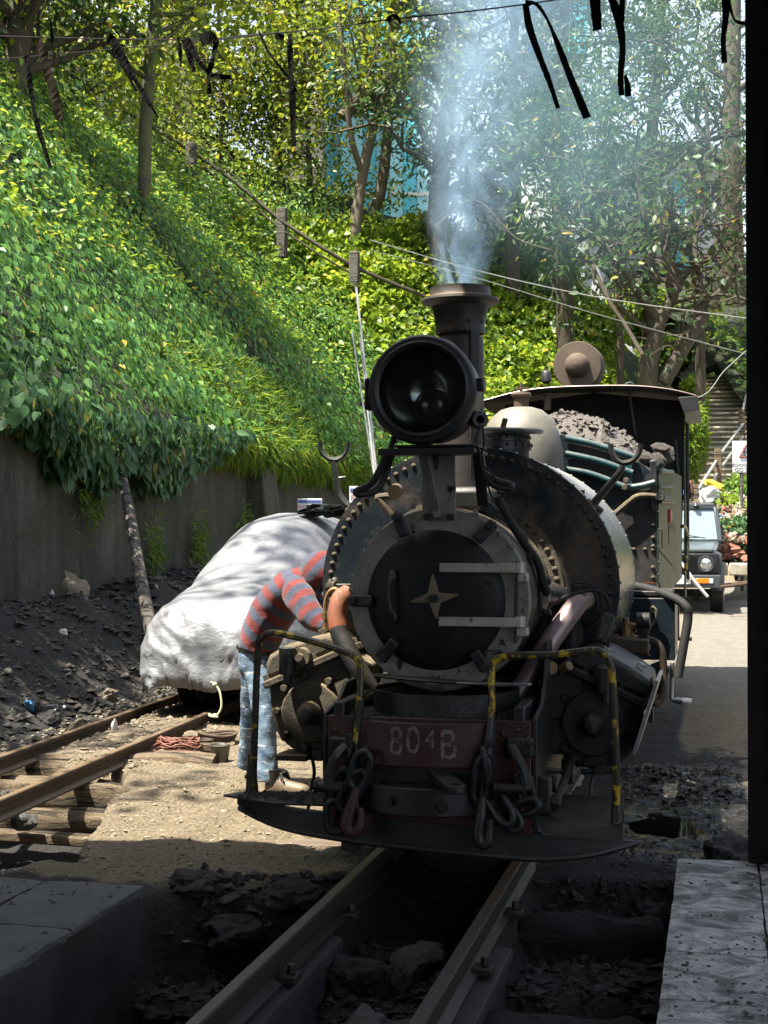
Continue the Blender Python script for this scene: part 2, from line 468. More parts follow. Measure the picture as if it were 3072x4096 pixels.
M['letterpale'] = m_simple('faded_pale_lettering', (0.30, 0.27, 0.22), 0.6, var=0.7, scale=22)
M['posterred'] = m_simple('faded_red_print', (0.40, 0.09, 0.07), 0.7)
M['posterblue'] = m_simple('faded_blue_print', (0.06, 0.10, 0.30), 0.7)
M['postercream'] = m_simple('poster_cream_print', (0.45, 0.36, 0.25), 0.7)
M['platewhite'] = m_simple('number_plate_white', (0.7, 0.7, 0.68), 0.4)
M['yellowwrap'] = m_simple('yellow_plastic', (0.65, 0.50, 0.03), 0.5)
M['bluewrap'] = m_simple('blue_wrapper', (0.12, 0.32, 0.60), 0.3, var=0.5, scale=12)
M['greenwrap'] = m_simple('green_wrapper', (0.10, 0.40, 0.25), 0.4, var=0.4, scale=12)
M['paper'] = m_simple('waste_paper', (0.62, 0.60, 0.56), 0.7)

def m_wood(name, a, b):
    t = NT(name)
    g = t.noise(3, 8, 0.7, 0.8, t.scaled(0.9, 9, 9))
    cr = t.ramp(t.noise(2, 6, .65, .3, t.scaled(.5, 14, 14)), [(.36, 0.0), (.46, 1.0)]); t.bsdf(t.mix(cr, tuple(x*.18 for x in a), t.mix(g, a, b)), 0.88, 0.0, t.bump(t.math('ADD', t.math('ADD', g, cr), t.noise(24, 6, 0.7)), 1.0, 0.03)); return t.m
M['log'] = m_wood('weathered_sleeper_wood', (0.07, 0.05, 0.03), (0.24, 0.18, 0.11))
M['logdark'] = m_wood('coal_black_sleeper_wood', (0.006, 0.006, 0.006), (0.03, 0.028, 0.026))
M['polewood'] = m_wood('grey_pole_wood', (0.06, 0.055, 0.045), (0.17, 0.155, 0.13))
def m_bark(name, a, b, moss=0.0):
    t = NT(name)
    g = t.noise(5, 8, 0.7, 0.6, t.scaled(5, 5, 1.0))
    c = t.mix(g, a, b)
    if moss: c = t.mix(t.math('MULTIPLY', t.ramp(t.noise(3, 5), [(0.42, 0.0), (0.6, 1.0)]), moss), c, (0.10, 0.13, 0.02))
    t.bsdf(c, 0.9, 0.0, t.bump(g, 0.9, 0.03)); return t.m
M['bark'] = m_bark('brown_bark', (0.020, 0.015, 0.011), (0.085, 0.065, 0.047), 0.15)
M['barkmoss'] = m_bark('mossy_bark', (0.03, 0.027, 0.02), (0.10, 0.088, 0.063), 0.6)
M['barkpale'] = m_bark('pale_bark', (0.055, 0.042, 0.03), (0.17, 0.135, 0.095), 0.1)

def m_leaf(name, a, b, c, trans=0.45, rough=0.45, dead=0.03):
    t = NT(name)
    k = t.attr('rnd').outputs['Fac']
    col = t.ramp(k, [(0.0, a), (0.5, b), (1 - dead - 0.02, c), (1.0, (0.30, 0.24, 0.03))])
    p = t.n('ShaderNodeBsdfPrincipled'); t.l(col, p.inputs['Base Color']); p.inputs['Roughness'].default_value = rough
    p.inputs['Specular IOR Level'].default_value = 0.4
    tr = t.n('ShaderNodeBsdfTranslucent'); hs = t.n('ShaderNodeHueSaturation'); hs.inputs['Hue'].default_value = 0.475
    hs.inputs['Value'].default_value = 1.7; t.l(col, hs.inputs['Color']); t.l(hs.outputs[0], tr.inputs['Color'])
    mx = t.n('ShaderNodeMixShader'); mx.inputs[0].default_value = trans
    t.l(p.outputs[0], mx.inputs[1]); t.l(tr.outputs[0], mx.inputs[2]); t.l(mx.outputs[0], t.out.inputs[0]); return t.m
M['ivy'] = m_leaf('ivy_leaf', (0.028, 0.09, 0.022), (0.06, 0.165, 0.028), (0.12, 0.25, 0.04), 0.27)
M['ivydark'] = m_leaf('dark_creeper_leaf', (0.025, 0.075, 0.026), (0.045, 0.12, 0.04), (0.08, 0.165, 0.055), 0.3, 0.5)
M['bright'] = m_leaf('bright_shrub_leaf', (0.075, 0.15, 0.014), (0.16, 0.26, 0.018), (0.26, 0.36, 0.04), 0.5)
M['mid'] = m_leaf('mid_green_leaf', (0.045, 0.105, 0.018), (0.09, 0.18, 0.022), (0.17, 0.27, 0.035), 0.45)
M['treeleaf'] = m_leaf('tree_leaf', (0.02, 0.055, 0.016), (0.035, 0.08, 0.02), (0.06, 0.115, 0.03), 0.35)
M['yleaf'] = m_leaf('sunlit_tree_leaf', (0.06, 0.11, 0.012), (0.12, 0.18, 0.015), (0.20, 0.25, 0.02), 0.5, dead=0.05)
M['grass'] = m_leaf('grass_blade', (0.05, 0.11, 0.01), (0.10, 0.19, 0.015), (0.17, 0.26, 0.03), 0.45)
M['dry'] = m_leaf('dry_leaf', (0.10, 0.07, 0.03), (0.18, 0.12, 0.05), (0.26, 0.19, 0.08), 0.3)

def m_wall():
    t = NT('stained_retaining_wall')
    st1 = t.ramp(t.noise(1.0, 8, .7, .6, t.scaled(2.6, 2.6, .35)), [(.40, 0.0), (.62, 1.0)])
    blot = t.ramp(t.noise(.9, 9, .7, 1.2), [(.40, 0.0), (.60, 1.0)]); fine = t.noise(14, 8, .72)
    c = t.mix(fine, (0.05, 0.048, 0.036), (0.16, 0.15, 0.115))
    c = t.mix(t.math('MULTIPLY', st1, .75), c, (0.016, 0.018, 0.012))
    c = t.mix(t.math('MULTIPLY', blot, .7), c, t.mix(fine, (0.012, 0.016, 0.007), (0.05, 0.058, 0.022)))
    sp = t.ramp(t.noise(5, 6, .7, .5, t.scaled(1, 1, .6)), [(.66, 0.0), (.70, 1.0)])
    c = t.mix(t.math('MULTIPLY', sp, .5), c, (0.20, 0.195, 0.165))
    t.bsdf(c, .9, 0, t.bump(t.math('ADD', fine, t.math('MULTIPLY', blot, .8)), .9, .03)); return t.m
M['wall'] = m_wall()
M['vine'] = m_leaf('heart_vine_leaf', (0.016, 0.055, 0.018), (0.026, 0.085, 0.024), (0.042, 0.115, 0.032), 0.25, 0.7, 0.02)
def m_soil():
    t = NT('hill_soil'); c = t.mix(t.noise(2, 7), (0.008, 0.014, 0.005), (0.03, 0.04, 0.014))
    t.bsdf(c, 0.95, 0, t.bump(t.noise(10, 6), 0.6, 0.05)); return t.m
M['soil'] = m_soil()
def m_coal():
    t = NT('coal_lumps')
    v = t.n('ShaderNodeTexVoronoi'); v.inputs['Scale'].default_value = 26; t.l(t.tc.outputs['Object'], v.inputs['Vector'])
    c = t.mix(t.noise(7, 6, 0.65), (0.012, 0.0115, 0.011), (0.05, 0.045, 0.038))
    c = t.mix(t.math('MULTIPLY', t.math('MAXIMUM', t.up(), 0.0), 0.35), c, (0.11, 0.09, 0.065))
    t.bsdf(c, t.math('ADD', t.math('MULTIPLY', t.noise(15), 0.5), 0.3), 0, t.bump(t.math('ADD', v.outputs[0], t.noise(40, 6, 0.7)), 0.9, 0.025)); return t.m
M['coal'] = m_coal()
def m_coalpale():
    t = NT('dusty_coal'); c = t.mix(t.noise(18, 7, 0.7), (0.03, 0.027, 0.025), (0.17, 0.145, 0.125))
    t.bsdf(c, 0.55, 0, t.bump(t.noise(45, 7, 0.7), 0.9, 0.02)); return t.m
M['coalpale'] = m_coalpale()
def m_grit():
    t = NT('wet_coal_grit'); n = t.noise(160, 4, 0.7)
    c = t.mix(t.noise(60), (0.006, 0.006, 0.006), (0.03, 0.029, 0.028))
    t.bsdf(c, t.ramp(n, [(0.4, 0.55), (0.6, 0.18)]), 0, t.bump(n, 1.0, 0.012)); return t.m
M['grit'] = m_grit()
def m_stone(name, a, b):
    t = NT(name)
    t.bsdf(t.mix(t.noise(6, 7, 0.65), a, b), 0.7, 0, t.bump(t.noise(16, 8, 0.7), 0.8, 0.02)); return t.m
M['stone'] = m_stone('sooty_stone', (0.03, 0.03, 0.028), (0.15, 0.145, 0.13))
M['stonedark'] = m_stone('wet_black_stone', (0.008, 0.008, 0.008), (0.03, 0.029, 0.027))
M['stonetan'] = m_stone('dusty_stone', (0.12, 0.10, 0.07), (0.30, 0.25, 0.17))
def m_ground():
    t = NT('yard_ground')
    a = t.attr('tan').outputs['Fac']; w = t.attr('wet').outputs['Fac']; asp = t.attr('road').outputs['Fac']
    n1 = t.noise(5, 8, 0.68, 0.4); n2 = t.noise(45, 7, 0.7)
    v = t.n('ShaderNodeTexVoronoi'); v.inputs['Scale'].default_value = 38; t.l(t.tc.outputs['Object'], v.inputs['Vector'])
    tan = t.mix(n1, (0.15, 0.115, 0.075), (0.40, 0.325, 0.21)); tan = t.mix(t.ramp(n2, [(0.38, 0.75), (0.58, 0.0)]), tan, (0.07, 0.05, 0.03))
    blk = t.mix(n2, (0.008, 0.008, 0.0078), (0.045, 0.042, 0.037))
    k = t.math('ADD', a, t.math('MULTIPLY', t.math('SUBTRACT', n1, 0.5), 0.9))
    c = t.mix(t.ramp(k, [(0.38, 0.0), (0.62, 1.0)]), blk, tan)
    road = t.mix(n1, (0.12, 0.112, 0.095), (0.28, 0.26, 0.215))
    c = t.mix(asp, c, road)
    wn_ = t.ramp(t.math('ADD', w, t.math('MULTIPLY', t.math('SUBTRACT', t.noise(9, 6, 0.7), 0.5), 1.0)), [(0.5, 0.0), (0.72, 1.0)])
    c = t.mix(t.math('MULTIPLY', wn_, 0.55), c, (0.012, 0.011, 0.010))
    rough = t.mix(wn_, (0.88,)*3, (0.16,)*3)
    h = t.math('ADD', t.math('ADD', t.math('MULTIPLY', v.outputs[0], 0.6), n2), t.math('MULTIPLY', t.noise(140, 5, 0.7), 0.5))
    t.bsdf(c, rough, 0, t.bump(h, 1.0, 0.035)); return t.m
M['ground'] = m_ground()
def m_water(name, c, rough=0.03):
    t = NT(name); t.bsdf(c, rough, 0, t.bump(t.noise(5, 3), 0.06, 0.01), spec=0.7); return t.m
M['water'] = m_water('black_puddle_water', (0.006, 0.006, 0.006))
M['mudwater'] = m_water('muddy_puddle_water', (0.16, 0.12, 0.085), 0.12)
def m_tarp():
    t = NT('silver_car_cover')
    n = t.noise(3.0, 8, 0.62, 0.9); n2 = t.noise(9, 7, 0.65, 1.2, t.scaled(1.0, 0.6, 1.6))
    c = t.mix(n, (0.13, 0.14, 0.158), (0.23, 0.235, 0.245))
    t.bsdf(c, 0.45, 0.2, t.bump(t.math('ADD', t.math('MULTIPLY', n2, 0.9), n), 0.35, 0.035)); return t.m
M['tarp'] = m_tarp()
def m_stripes(name, axis, period, ph=0.0):
    t = NT(name)
    dp = t.n('ShaderNodeVectorMath', operation='DOT_PRODUCT'); t.l(t.tc.outputs['Object'], dp.inputs[0]); dp.inputs[1].default_value = axis
    x = t.math('ADD', t.math('DIVIDE', dp.outputs['Value'], period), ph + 50)
    fr = t.math('FRACT', x)
    k = t.ramp(fr, [(0.0, 0.0), (0.49, 0.0), (0.51, 1.0), (1.0, 1.0)])
    n = t.noise(30, 5)
    c = t.mix(k, t.mix(n, (0.085, 0.010, 0.011), (0.17, 0.023, 0.021)), t.mix(n, (0.024, 0.030, 0.052), (0.056, 0.066, 0.102)))
    wr = t.noise(8, 5, 0.6, 1.0)
    t.bsdf(c, 0.92, 0, t.bump(t.math('ADD', wr, t.math('MULTIPLY', t.noise(120), 0.3)), 0.6, 0.02), **{'Sheen Weight': 0.15}); return t.m
def m_jeans():
    t = NT('ripped_blue_jeans')
    n = t.noise(7, 6, 0.65, 0.5, t.scaled(1, 1, 1.6))
    c = t.mix(t.ramp(n, [(0.35, 0.0), (0.65, 1.0)]), (0.03, 0.06, 0.12), (0.20, 0.29, 0.38))
    k = t.ramp(t.noise(22, 4, 0.6, 0.3, t.scaled(0.6, 0.6, 2.4)), [(0.60, 0.0), (0.63, 1.0)])
    c = t.mix(k, c, (0.55, 0.58, 0.60))
    t.bsdf(c, 0.9, 0, t.bump(t.math('ADD', t.noise(10, 6, 0.6, 1.0), t.math('MULTIPLY', t.noise(220), 0.2)), 0.6, 0.02)); return t.m
M['jeans'] = m_jeans()
def m_glass(name, c=(1, 1, 1), rough=0.02):
    t = NT(name)
    gl = t.n('ShaderNodeBsdfGlossy'); gl.inputs['Roughness'].default_value = rough; gl.inputs['Color'].default_value = (1, 1, 1, 1)
    tr = t.n('ShaderNodeBsdfTransparent'); tr.inputs['Color'].default_value = (*c, 1)
    fr = t.n('ShaderNodeFresnel'); fr.inputs[0].default_value = 1.45
    mx = t.n('ShaderNodeMixShader'); t.l(fr.outputs[0], mx.inputs[0]); t.l(tr.outputs[0], mx.inputs[1]); t.l(gl.outputs[0], mx.inputs[2])
    t.l(mx.outputs[0], t.out.inputs[0]); return t.m
M['facade'] = m_concrete('weathered_green_facade', (0.05, 0.065, 0.05), (0.11, 0.13, 0.10), (0.02, 0.025, 0.018), 1.2, True)
M['glass'] = m_glass('lamp_glass', (0.9, 0.92, 0.9))
M['bottle'] = m_glass('clear_plastic', (0.75, 0.85, 0.85), 0.08)

# ------------------------------------------------------------------ leaves, rocks
LEAF = {
 'oval': np.array([(0, 0, 0), (-.25, .20, .03), (.25, .20, .03), (-.24, .50, .05), (.24, .50, .05), (0, 1, -.08), (0, .40, -.03)]),
 'long': np.array([(0, 0, 0), (-.12, .24, .03), (.12, .24, .03), (-.13, .60, .03), (.13, .60, .03), (0, 1, -.12), (0, .42, -.02)]),
 'round': np.array([(0, .06, 0), (-.40, .12, .05), (.40, .12, .05), (-.34, .56, .04), (.34, .56, .04), (0, 1, -.06), (0, .40, -.03)]),
 'blade': np.array([(0, 0, 0), (-.03, .3, .02), (.03, .3, .02), (-.028, .65, -.04), (.028, .65, -.04), (0, 1, -.24), (0, .45, .0)]),
}
LF = np.array([(0, 2, 6), (2, 4, 6), (4, 5, 6), (0, 6, 1), (1, 6, 3), (3, 6, 5)])
def leaf_mesh(name, pos, tip, nor, size, shape='oval', jitter=0.35, spread=1.0):
    n = len(pos); T = LEAF[shape]
    tip = tip + RNG.normal(0, jitter, (n, 3)); tip /= np.linalg.norm(tip, axis=1, keepdims=True) + 1e-9
    nor = nor + RNG.normal(0, jitter, (n, 3))
    x = np.cross(tip, nor); x /= np.linalg.norm(x, axis=1, keepdims=True) + 1e-9
    z = np.cross(x, tip)
    size = np.asarray(size).reshape(-1, 1, 1) * np.ones((n, 1, 1))
    P = pos[:, None, :] + size * (x[:, None, :] * T[None, :, 0:1] + tip[:, None, :] * T[None, :, 1:2] + z[:, None, :] * T[None, :, 2:3])
    V = P.reshape(-1, 3)
    F = (np.arange(n)[:, None, None] * 7 + LF[None]).reshape(-1, 3)
    me = bpy.data.meshes.new(name)
    me.vertices.add(len(V)); me.vertices.foreach_set('co', V.ravel())
    me.loops.add(F.size); me.loops.foreach_set('vertex_index', F.ravel().astype(np.int32))
    me.polygons.add(len(F)); me.polygons.foreach_set('loop_start', np.arange(0, F.size, 3, dtype=np.int32))
    at = me.attributes.new('rnd', 'FLOAT', 'POINT')
    r = np.clip(0.5 + spread * (RNG.random(n) - 0.5), 0, 1)
    at.data.foreach_set('value', np.repeat(r, 7).astype(np.float32))
    me.update(); return me
def rock_mesh(name, seed, rough=0.35, flat=0.75, sub=2, ang=28):
    import bmesh
    bm = bmesh.new(); bmesh.ops.create_icosphere(bm, subdivisions=sub + 1, radius=1.0)
    o = Vector((seed * 13.7, seed * 3.1, seed * 7.7))
    for v in bm.verts:
        p = v.co.normalized()
        d = 1 + rough * (mnoise.noise(p * 1.3 + o) + 0.5 * mnoise.noise(p * 3.1 + o) + 0.22 * mnoise.noise(p * 7 + o))
        q = p * d
        v.co = Vector((q.x, q.y, q.z * flat))
    me = bpy.data.meshes.new(name); bm.to_mesh(me); bm.free(); finish(me, ang); return me
# ================================================================== THE SETTING
# ---- yard ground: one sheet, fine near the camera, running on to the horizon
def axis_pts(segs):
    out = [segs[0][0]]
    for a, b, st in segs:
        n = max(1, int(round((b - a) / st))); out += list(a + (b - a) * np.arange(1, n + 1) / n)
    return np.array(out)
gu = axis_pts([(-400, -60, 60), (-60, -16, 6), (-16, -8, 1.0), (-8, -4.6, 0.12), (-4.6, -4.0, .05), (-4.0, 1.6, .032), (1.6, 3, .1), (3, 16, 1.0), (16, 60, 6), (60, 400, 60)])
gv = axis_pts([(-300, -40, 60), (-40, -8, 4), (-8, -2.6, .3), (-2.6, 4.2, .032), (4.2, 9, .07), (9, 24, .25), (24, 46, 1), (46, 100, 9), (100, 900, 100)])
def left_cen(v): return -3.10 - 0.055 * (v - 2.0)        # centre line of the left track
def ground_h(U, V):
    h = -0.11 + 0.06 * fbm(U * 1.1, V * 1.1, 4, 3) + 0.055 * fbm(U * 5, V * 5, 5, 9)
    lump = sstep(0.7, 0.9, U) * (1 - sstep(3.9, 4.6, V))
    h = h + lump * 0.05 * fbm(U * 14, V * 14, 3, 21)
    # ground climbs away from the yard
    h = h + 0.042 * np.clip(V - 8, 0, 14) + 1.9 * sstep(21, 30, V) + 0.02 * np.clip(V - 30, 0, 60)
    # ash pit beside and below the main track
    e = 0.10 * fbm(V * 1.5, U * 0 + 3, 3, 5)
    pit = sstep(-1.22, -1.12, U) * (1 - sstep(-0.42, -0.36, U)) * (1 - sstep(-0.22, -0.02, V + e + 0.25 * np.clip(-0.75 - U, 0, 1)))
    deep = 0.34 + 0.45 * (1 - sstep(-0.85, -0.6, V + 0.12 * fbm(U * 3, V * 0 + 1, 3, 6))) + .10 * (1 - sstep(-1.2, -1.1, V))
    h = h - pit * (deep + 0.09 * fbm(U * 4, V * 4, 4, 30))
    mid = (1 - sstep(0.29, 0.36, np.abs(U))) * (1 - sstep(0.15, 0.6, V))
    h = h - mid * (0.20 + 0.16 * (1 - sstep(-1.4, -0.9, V)) + 0.11 * fbm(U * 3.3, V * 3.3, 4, 31))
    rp = sstep(0.36, 0.44, U) * (1 - sstep(1.06, 1.12, U)) * (1 - sstep(0.35, 0.62, V + e))
    h = h - rp * (0.16 + 0.5 * (1 - sstep(-1.05, -0.55, V)) + 0.13 * fbm(U * 3, V * 3, 4, 32))
    # pit under the left track, its near bank cut obliquely
    edge = -1.93 - 0.30 * (V - 0.65) + 0.12 * fbm(V * 2.2, U * 0 + 7, 3, 8)
    lp = (1 - sstep(edge - 0.16, edge, U)) * sstep(-4.3, -4.1, U) * sstep(-0.22, 0.0, V + 0.25 * sstep(-2.5, -1.9, U) * -2.6 + .1 * fbm(U * 2, V * 0, 3, 40)) * (1 - sstep(2.55, 3.1, V + 0.25 * (U + 2.6)))
    h = h - lp * (0.52 + 0.30 * (1 - sstep(1.7, 2.0, V)) + 0.10 * fbm(U * 4, V * 4, 4, 33))
    # ballast between and beside the left rails
    lc = left_cen(V)
    bal = (1 - sstep(0.22, 0.36, np.abs(U - lc))) * sstep(2.6, 3.4, V) * (1 - sstep(9, 10, V))
    h = h + bal * 0.045
    # coal and ash heap against the wall
    hp = sstep(2.0, 6.0, V) * (1 - sstep(13.5, 17, V)) * (1 - sstep(-5.4, -4.0, U)) * sstep(-7.2, -6.2, U)
    h = h + hp * (0.92 + 0.32 * fbm(U * 0.8, V * 0.55, 3, 50) + 0.34 * fbm(U * 2.3, V * 2.3, 5, 51) + 0.10 * fbm(U * 9, V * 9, 3, 52))
    # puddle hollows
    def hol(u0, v0, a, b): return np.exp(-(((U - u0) / a)**2 + ((V - v0) / b)**2)**2)
    h = h - 0.045 * hol(0.93, 1.95, .17, .42) - 0.04 * hol(-0.80, 1.12, .30, .13)
    return h
UU, VV = np.meshgrid(gu, gv, indexing='ij')
HH = ground_h(UU, VV)
me = bpy.data.meshes.new('ground')
gm = MB().grid(np.stack([UU, VV, HH], -1).reshape(-1, 3), len(gu), len(gv))
me = gm.mesh('ground', 180)
def pattr(me, name, arr):
    at = me.attributes.new(name, 'FLOAT', 'POINT'); at.data.foreach_set('value', np.asarray(arr, dtype=np.float32).ravel())
nz = fbm(UU * 2, VV * 2, 4, 70)
tan = sstep(-3.4, -2.7, UU + .3 * nz) * (1 - sstep(-0.75, -0.35, UU + .3 * nz)) * sstep(-0.2, 0.4, VV + .5 * nz) * (1 - sstep(9, 12, VV))
tan = np.maximum(tan, (1 - sstep(0.24, 0.34, np.abs(UU - left_cen(VV)))) * sstep(2.4, 3.2, VV) * (1 - sstep(6, 9, VV)) * 0.85)
tan = np.maximum(tan, 0.42 * sstep(-4.3, -3.7, UU) * (1 - sstep(-3.3, -2.7, UU)) * sstep(3.0, 4.0, VV) * (1 - sstep(5.5, 6.5, VV)))
tan = np.maximum(tan, sstep(0.8, 1.05, UU) * sstep(3.8, 5.2, VV + nz))
tan = np.maximum(tan, sstep(1.25, 1.5, UU + .3 * nz) * sstep(2.6, 3.2, VV + nz) * .8)
tan = np.maximum(tan, sstep(9, 13, VV) * sstep(-4, -2, UU))
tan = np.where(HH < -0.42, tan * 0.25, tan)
wet = 0.75 * sstep(0.45, 0.75, UU) * (1 - sstep(1.35, 1.6, UU)) * sstep(0.7, 1.1, VV) * (1 - sstep(3.6, 4.8, VV))
wet = np.maximum(wet, 0.55 * sstep(-1.25, -0.95, UU) * (1 - sstep(-0.4, -.3, UU)) * (1 - sstep(0.9, 1.3, VV)))
wet = np.maximum(wet, 0.3 * sstep(0.35, 0.5, UU) * (1 - sstep(1.0, 1.15, UU)) * (1 - sstep(0.9, 1.3, VV)))
pattr(me, 'tan', tan); pattr(me, 'wet', wet)
pattr(me, 'road', sstep(0.2, 1.0, UU) * sstep(6.5, 9.5, VV + nz) * (1 - sstep(21.5, 22.5, VV)))
ground = tag(put('ground', me, M['ground']), kind='structure')
def gh(u, v): return float(ground_h(np.array([[float(u)]]), np.array([[float(v)]]))[0, 0])

# puddles
def puddle(name, u0, v0, a, b, w, mat, seed):
    n = 40; p = []
    for k in range(n):
        t = 2 * math.pi * k / n
        rr = 1 + 0.35 * mnoise.noise(Vector((math.cos(t) * 1.3, math.sin(t) * 1.3, seed)))
        p.append((u0 + a * rr * math.cos(t), v0 + b * rr * math.sin(t), w))
    m = MB(); m.v = p; m.f = [tuple(range(n))]
    return tag(put(name, m.mesh(name, 0), mat), kind='structure')
puddle('puddle', 0.93, 1.93, .26, .62, -0.128, M['water'], 1.0)
puddle('puddle', -0.82, 1.13, .36, .16, -0.128, M['mudwater'], 4.0)
puddle('puddle', -0.72, -0.48, .36, .22, -0.445, M['water'], 7.0)

# ---- left shed floor slab and right tiled platform (pieces: tiles)
def slab_block(name, u0, u1, v0, v1, z0, z1, m, bev=.012):
    return put(name, MB().box(((u0+u1)/2, (v0+v1)/2, (z0+z1)/2), (u1-u0, v1-v0, z1-z0)), m, bevel=bev)
fl = tag(slab_block('shed_floor', -7, -1.15, -12, -0.45, -1.0, -0.025, M['pier'], 0), kind='structure')
def rough_slab(u0, u1, v0, v1, z0, z1, amp, seed, n=18):
    u0, u1 = min(u0, u1), max(u0, u1); v0, v1 = min(v0, v1), max(v0, v1); m = MB(); g = []
    for i in range(n + 1):
        for j in range(n + 1):
            u = u0 + (u1-u0)*i/n; v = v0 + (v1-v0)*j/n; z = z1 + .35*amp*mnoise.noise(Vector((u*5, v*5, seed)))
            e = max(0, mnoise.noise(Vector((u*9, v*9, seed + 5))) + .15) * amp * 1.5
            if i in (0, n): u += e if i == 0 else -e; z -= .5*amp + .4*e
            if j in (0, n): v += e if j == 0 else -e; z -= .5*amp + .4*e
            g.append((u, v, z))
    m.grid(g, n + 1, n + 1)
    ring = [i*(n+1) for i in range(n+1)] + [n*(n+1) + j for j in range(1, n+1)] + [i*(n+1) + n for i in range(n-1, -1, -1)] + [j for j in range(n-1, 0, -1)]
    o = len(m.v); m.v += [(m.v[q][0], m.v[q][1], z0) for q in ring]; L = len(ring)
    for k in range(L):
        k2 = (k+1) % L; m.f.append((ring[k], o + k, o + k2, ring[k2]))
    return m
tu = [-1.145, -1.60, -2.25, -2.95, -3.7, -4.6]; tv = [-0.40, -1.08, -1.95, -2.9, -4.0]
for i in range(len(tu) - 1):
    for j in range(len(tv) - 1):
        put('floor_slab', rough_slab(tu[i] - .004, tu[i+1] + .004, tv[j] - .004, tv[j+1] + .004, -.035, .002, .012, i*7 + j), M['slab'], fl)
pl = tag(slab_block('platform', 1.06, 5.0, -12, 0.61, -1.0, -0.035, M['pier'], 0), kind='structure')
pu = [1.045, 1.405, 1.80, 2.3]; pv = [0.635, 0.30, -0.04, -0.40, -0.86, -1.40, -2.0, -2.7]
for i in range(len(pu) - 1):
    for j in range(len(pv) - 1):
        put('paving_tile', rough_slab(pu[i] + .0025, pu[i+1] - .0025, pv[j] - .003, pv[j+1] + .003, -.04, .002, .005, 40 + i*9 + j, 12), M['tiles'], pl)

# ---- tracks
def rail_profile(h=0.115, hw=.026, fw=.045):
    return [(-fw, -h), (fw, -h), (fw, -h+.012), (.009, -h+.028), (.009, -.038), (hw, -.028), (hw, -.006), (hw-.006, 0), (-hw+.006, 0), (-hw, -.006), (-hw, -.028), (-.009, -.038), (-.009, -h+.028), (-fw, -h+.012)]
def rail_mesh(path, **k):
    pr = rail_profile(**k); m = MB(); n = len(pr); path = [Vector(p) for p in path]
    for i, p in enumerate(path):
        t = (path[min(i+1, len(path)-1)] - path[max(i-1, 0)]).normalized(); x = Vector((t.y, -t.x, 0)).normalized()
        for a, b in pr: m.v.append(tuple(p + x * a + Vector((0, 0, b))))
    for i in range(len(path) - 1):
        for k2 in range(n):
            a, b = i*n + k2, i*n + (k2+1) % n
            m.f.append((a, b, b + n, a + n))
    m.f.append(tuple(range(n))); m.f.append(tuple((len(path)-1)*n + q for q in reversed(range(n))))
    return m
def log_mesh(p0, p1, r, seed, square=0.0, n=14):
    p0, p1 = Vector(p0), Vector(p1); x, y, d = frame_of(p1 - p0); L = (p1 - p0).length; m = MB(); k = 12
    for i in range(k + 1):
        c = p0 + d * (L * i / k)
        for j in range(n):
            a = 2*math.pi*j/n
            rr = r * (1 + 0.16 * mnoise.noise(Vector((math.cos(a)*1.2, math.sin(a)*1.2, i*0.35 + seed*9))) + .07 * mnoise.noise(Vector((math.cos(a)*4, math.sin(a)*4, i*.9 + seed*5))))
            if square: rr *= 1 + square * (1 / max(abs(math.cos(a)), abs(math.sin(a))) - 1)
            if i in (0, k): rr *= .9
            m.v.append(tuple(c + x*math.cos(a)*rr + y*math.sin(a)*rr))
    for i in range(k):
        for j in range(n):
            j2 = (j+1) % n; m.f.append((i*n+j, i*n+j2, i*n+n+j2, i*n+n+j))
    m.f.append(tuple(reversed(range(n)))); m.f.append(tuple(k*n+j for j in range(n)))
    return m
mt = thing('railway_track', 'narrow gauge railway track running under the steam locomotive', 'railway track', (0, 0, 0))
for s in (-1, 1):
    put('rail', rail_mesh([(s*.332, v, 0) for v in (-8, -4, -2, 0, 3, 8, 14)], h=.125), M['raild'], mt)
    put('support_girder', MB().box((s*.345, -4.2, -.162), (.20, 7.4, .06)).box((s*.345, -4.2, -.52), (.17, 7.4, .655)), M['pier'], mt, bevel=.01)
for s, vs in ((-1, (-2.0, -1.15, -.3)), (1, (-1.7, -.9, -.1))):
    for v in vs:
        b = MB().box((s*.332 + (.055 if s < 0 else .06), v, -.105), (.075, .085, .03)).cyl((s*.332 + .065, v, -.09), (s*.332 + .065, v, -.055), .017, n=6)
        put('rail_clip', b, M['raild'], mt, bevel=.004)
for k, (p0, p1, r, sq) in enumerate((((.40, .02, -.30), (1.00, .10, -.30), .155, .35), ((.40, -1.10, -.36), (1.02, -1.06, -.38), .16, .5))):
    put('sleeper', log_mesh(p0, p1, r, k + 2, sq, 18), M['logdark'], mt)
for v in (1.3, 2.1, 2.9, 3.7, 4.5, 5.3, 6.1, 6.9): put('sleeper', log_mesh((-.62, v, -.19), (.62, v, -.19), .075, v), M['logdark'], mt)
lt = thing('railway_track', 'rusty narrow gauge track on log sleepers leading under the covered car', 'railway track', (-3.1, 2, 0))
lt_o = Vector((-3.1, 2, 0))
def lrail(du): return [Vector((left_cen(v) + du, v, 0)) - lt_o for v in (-6, -2, 0, 1, 2, 4, 6, 8, 12, 20)]
put('rail', rail_mesh(lrail(.34), h=.12), M['rail'], lt); put('rail', rail_mesh(lrail(-.34), h=.12), M['rail'], lt)
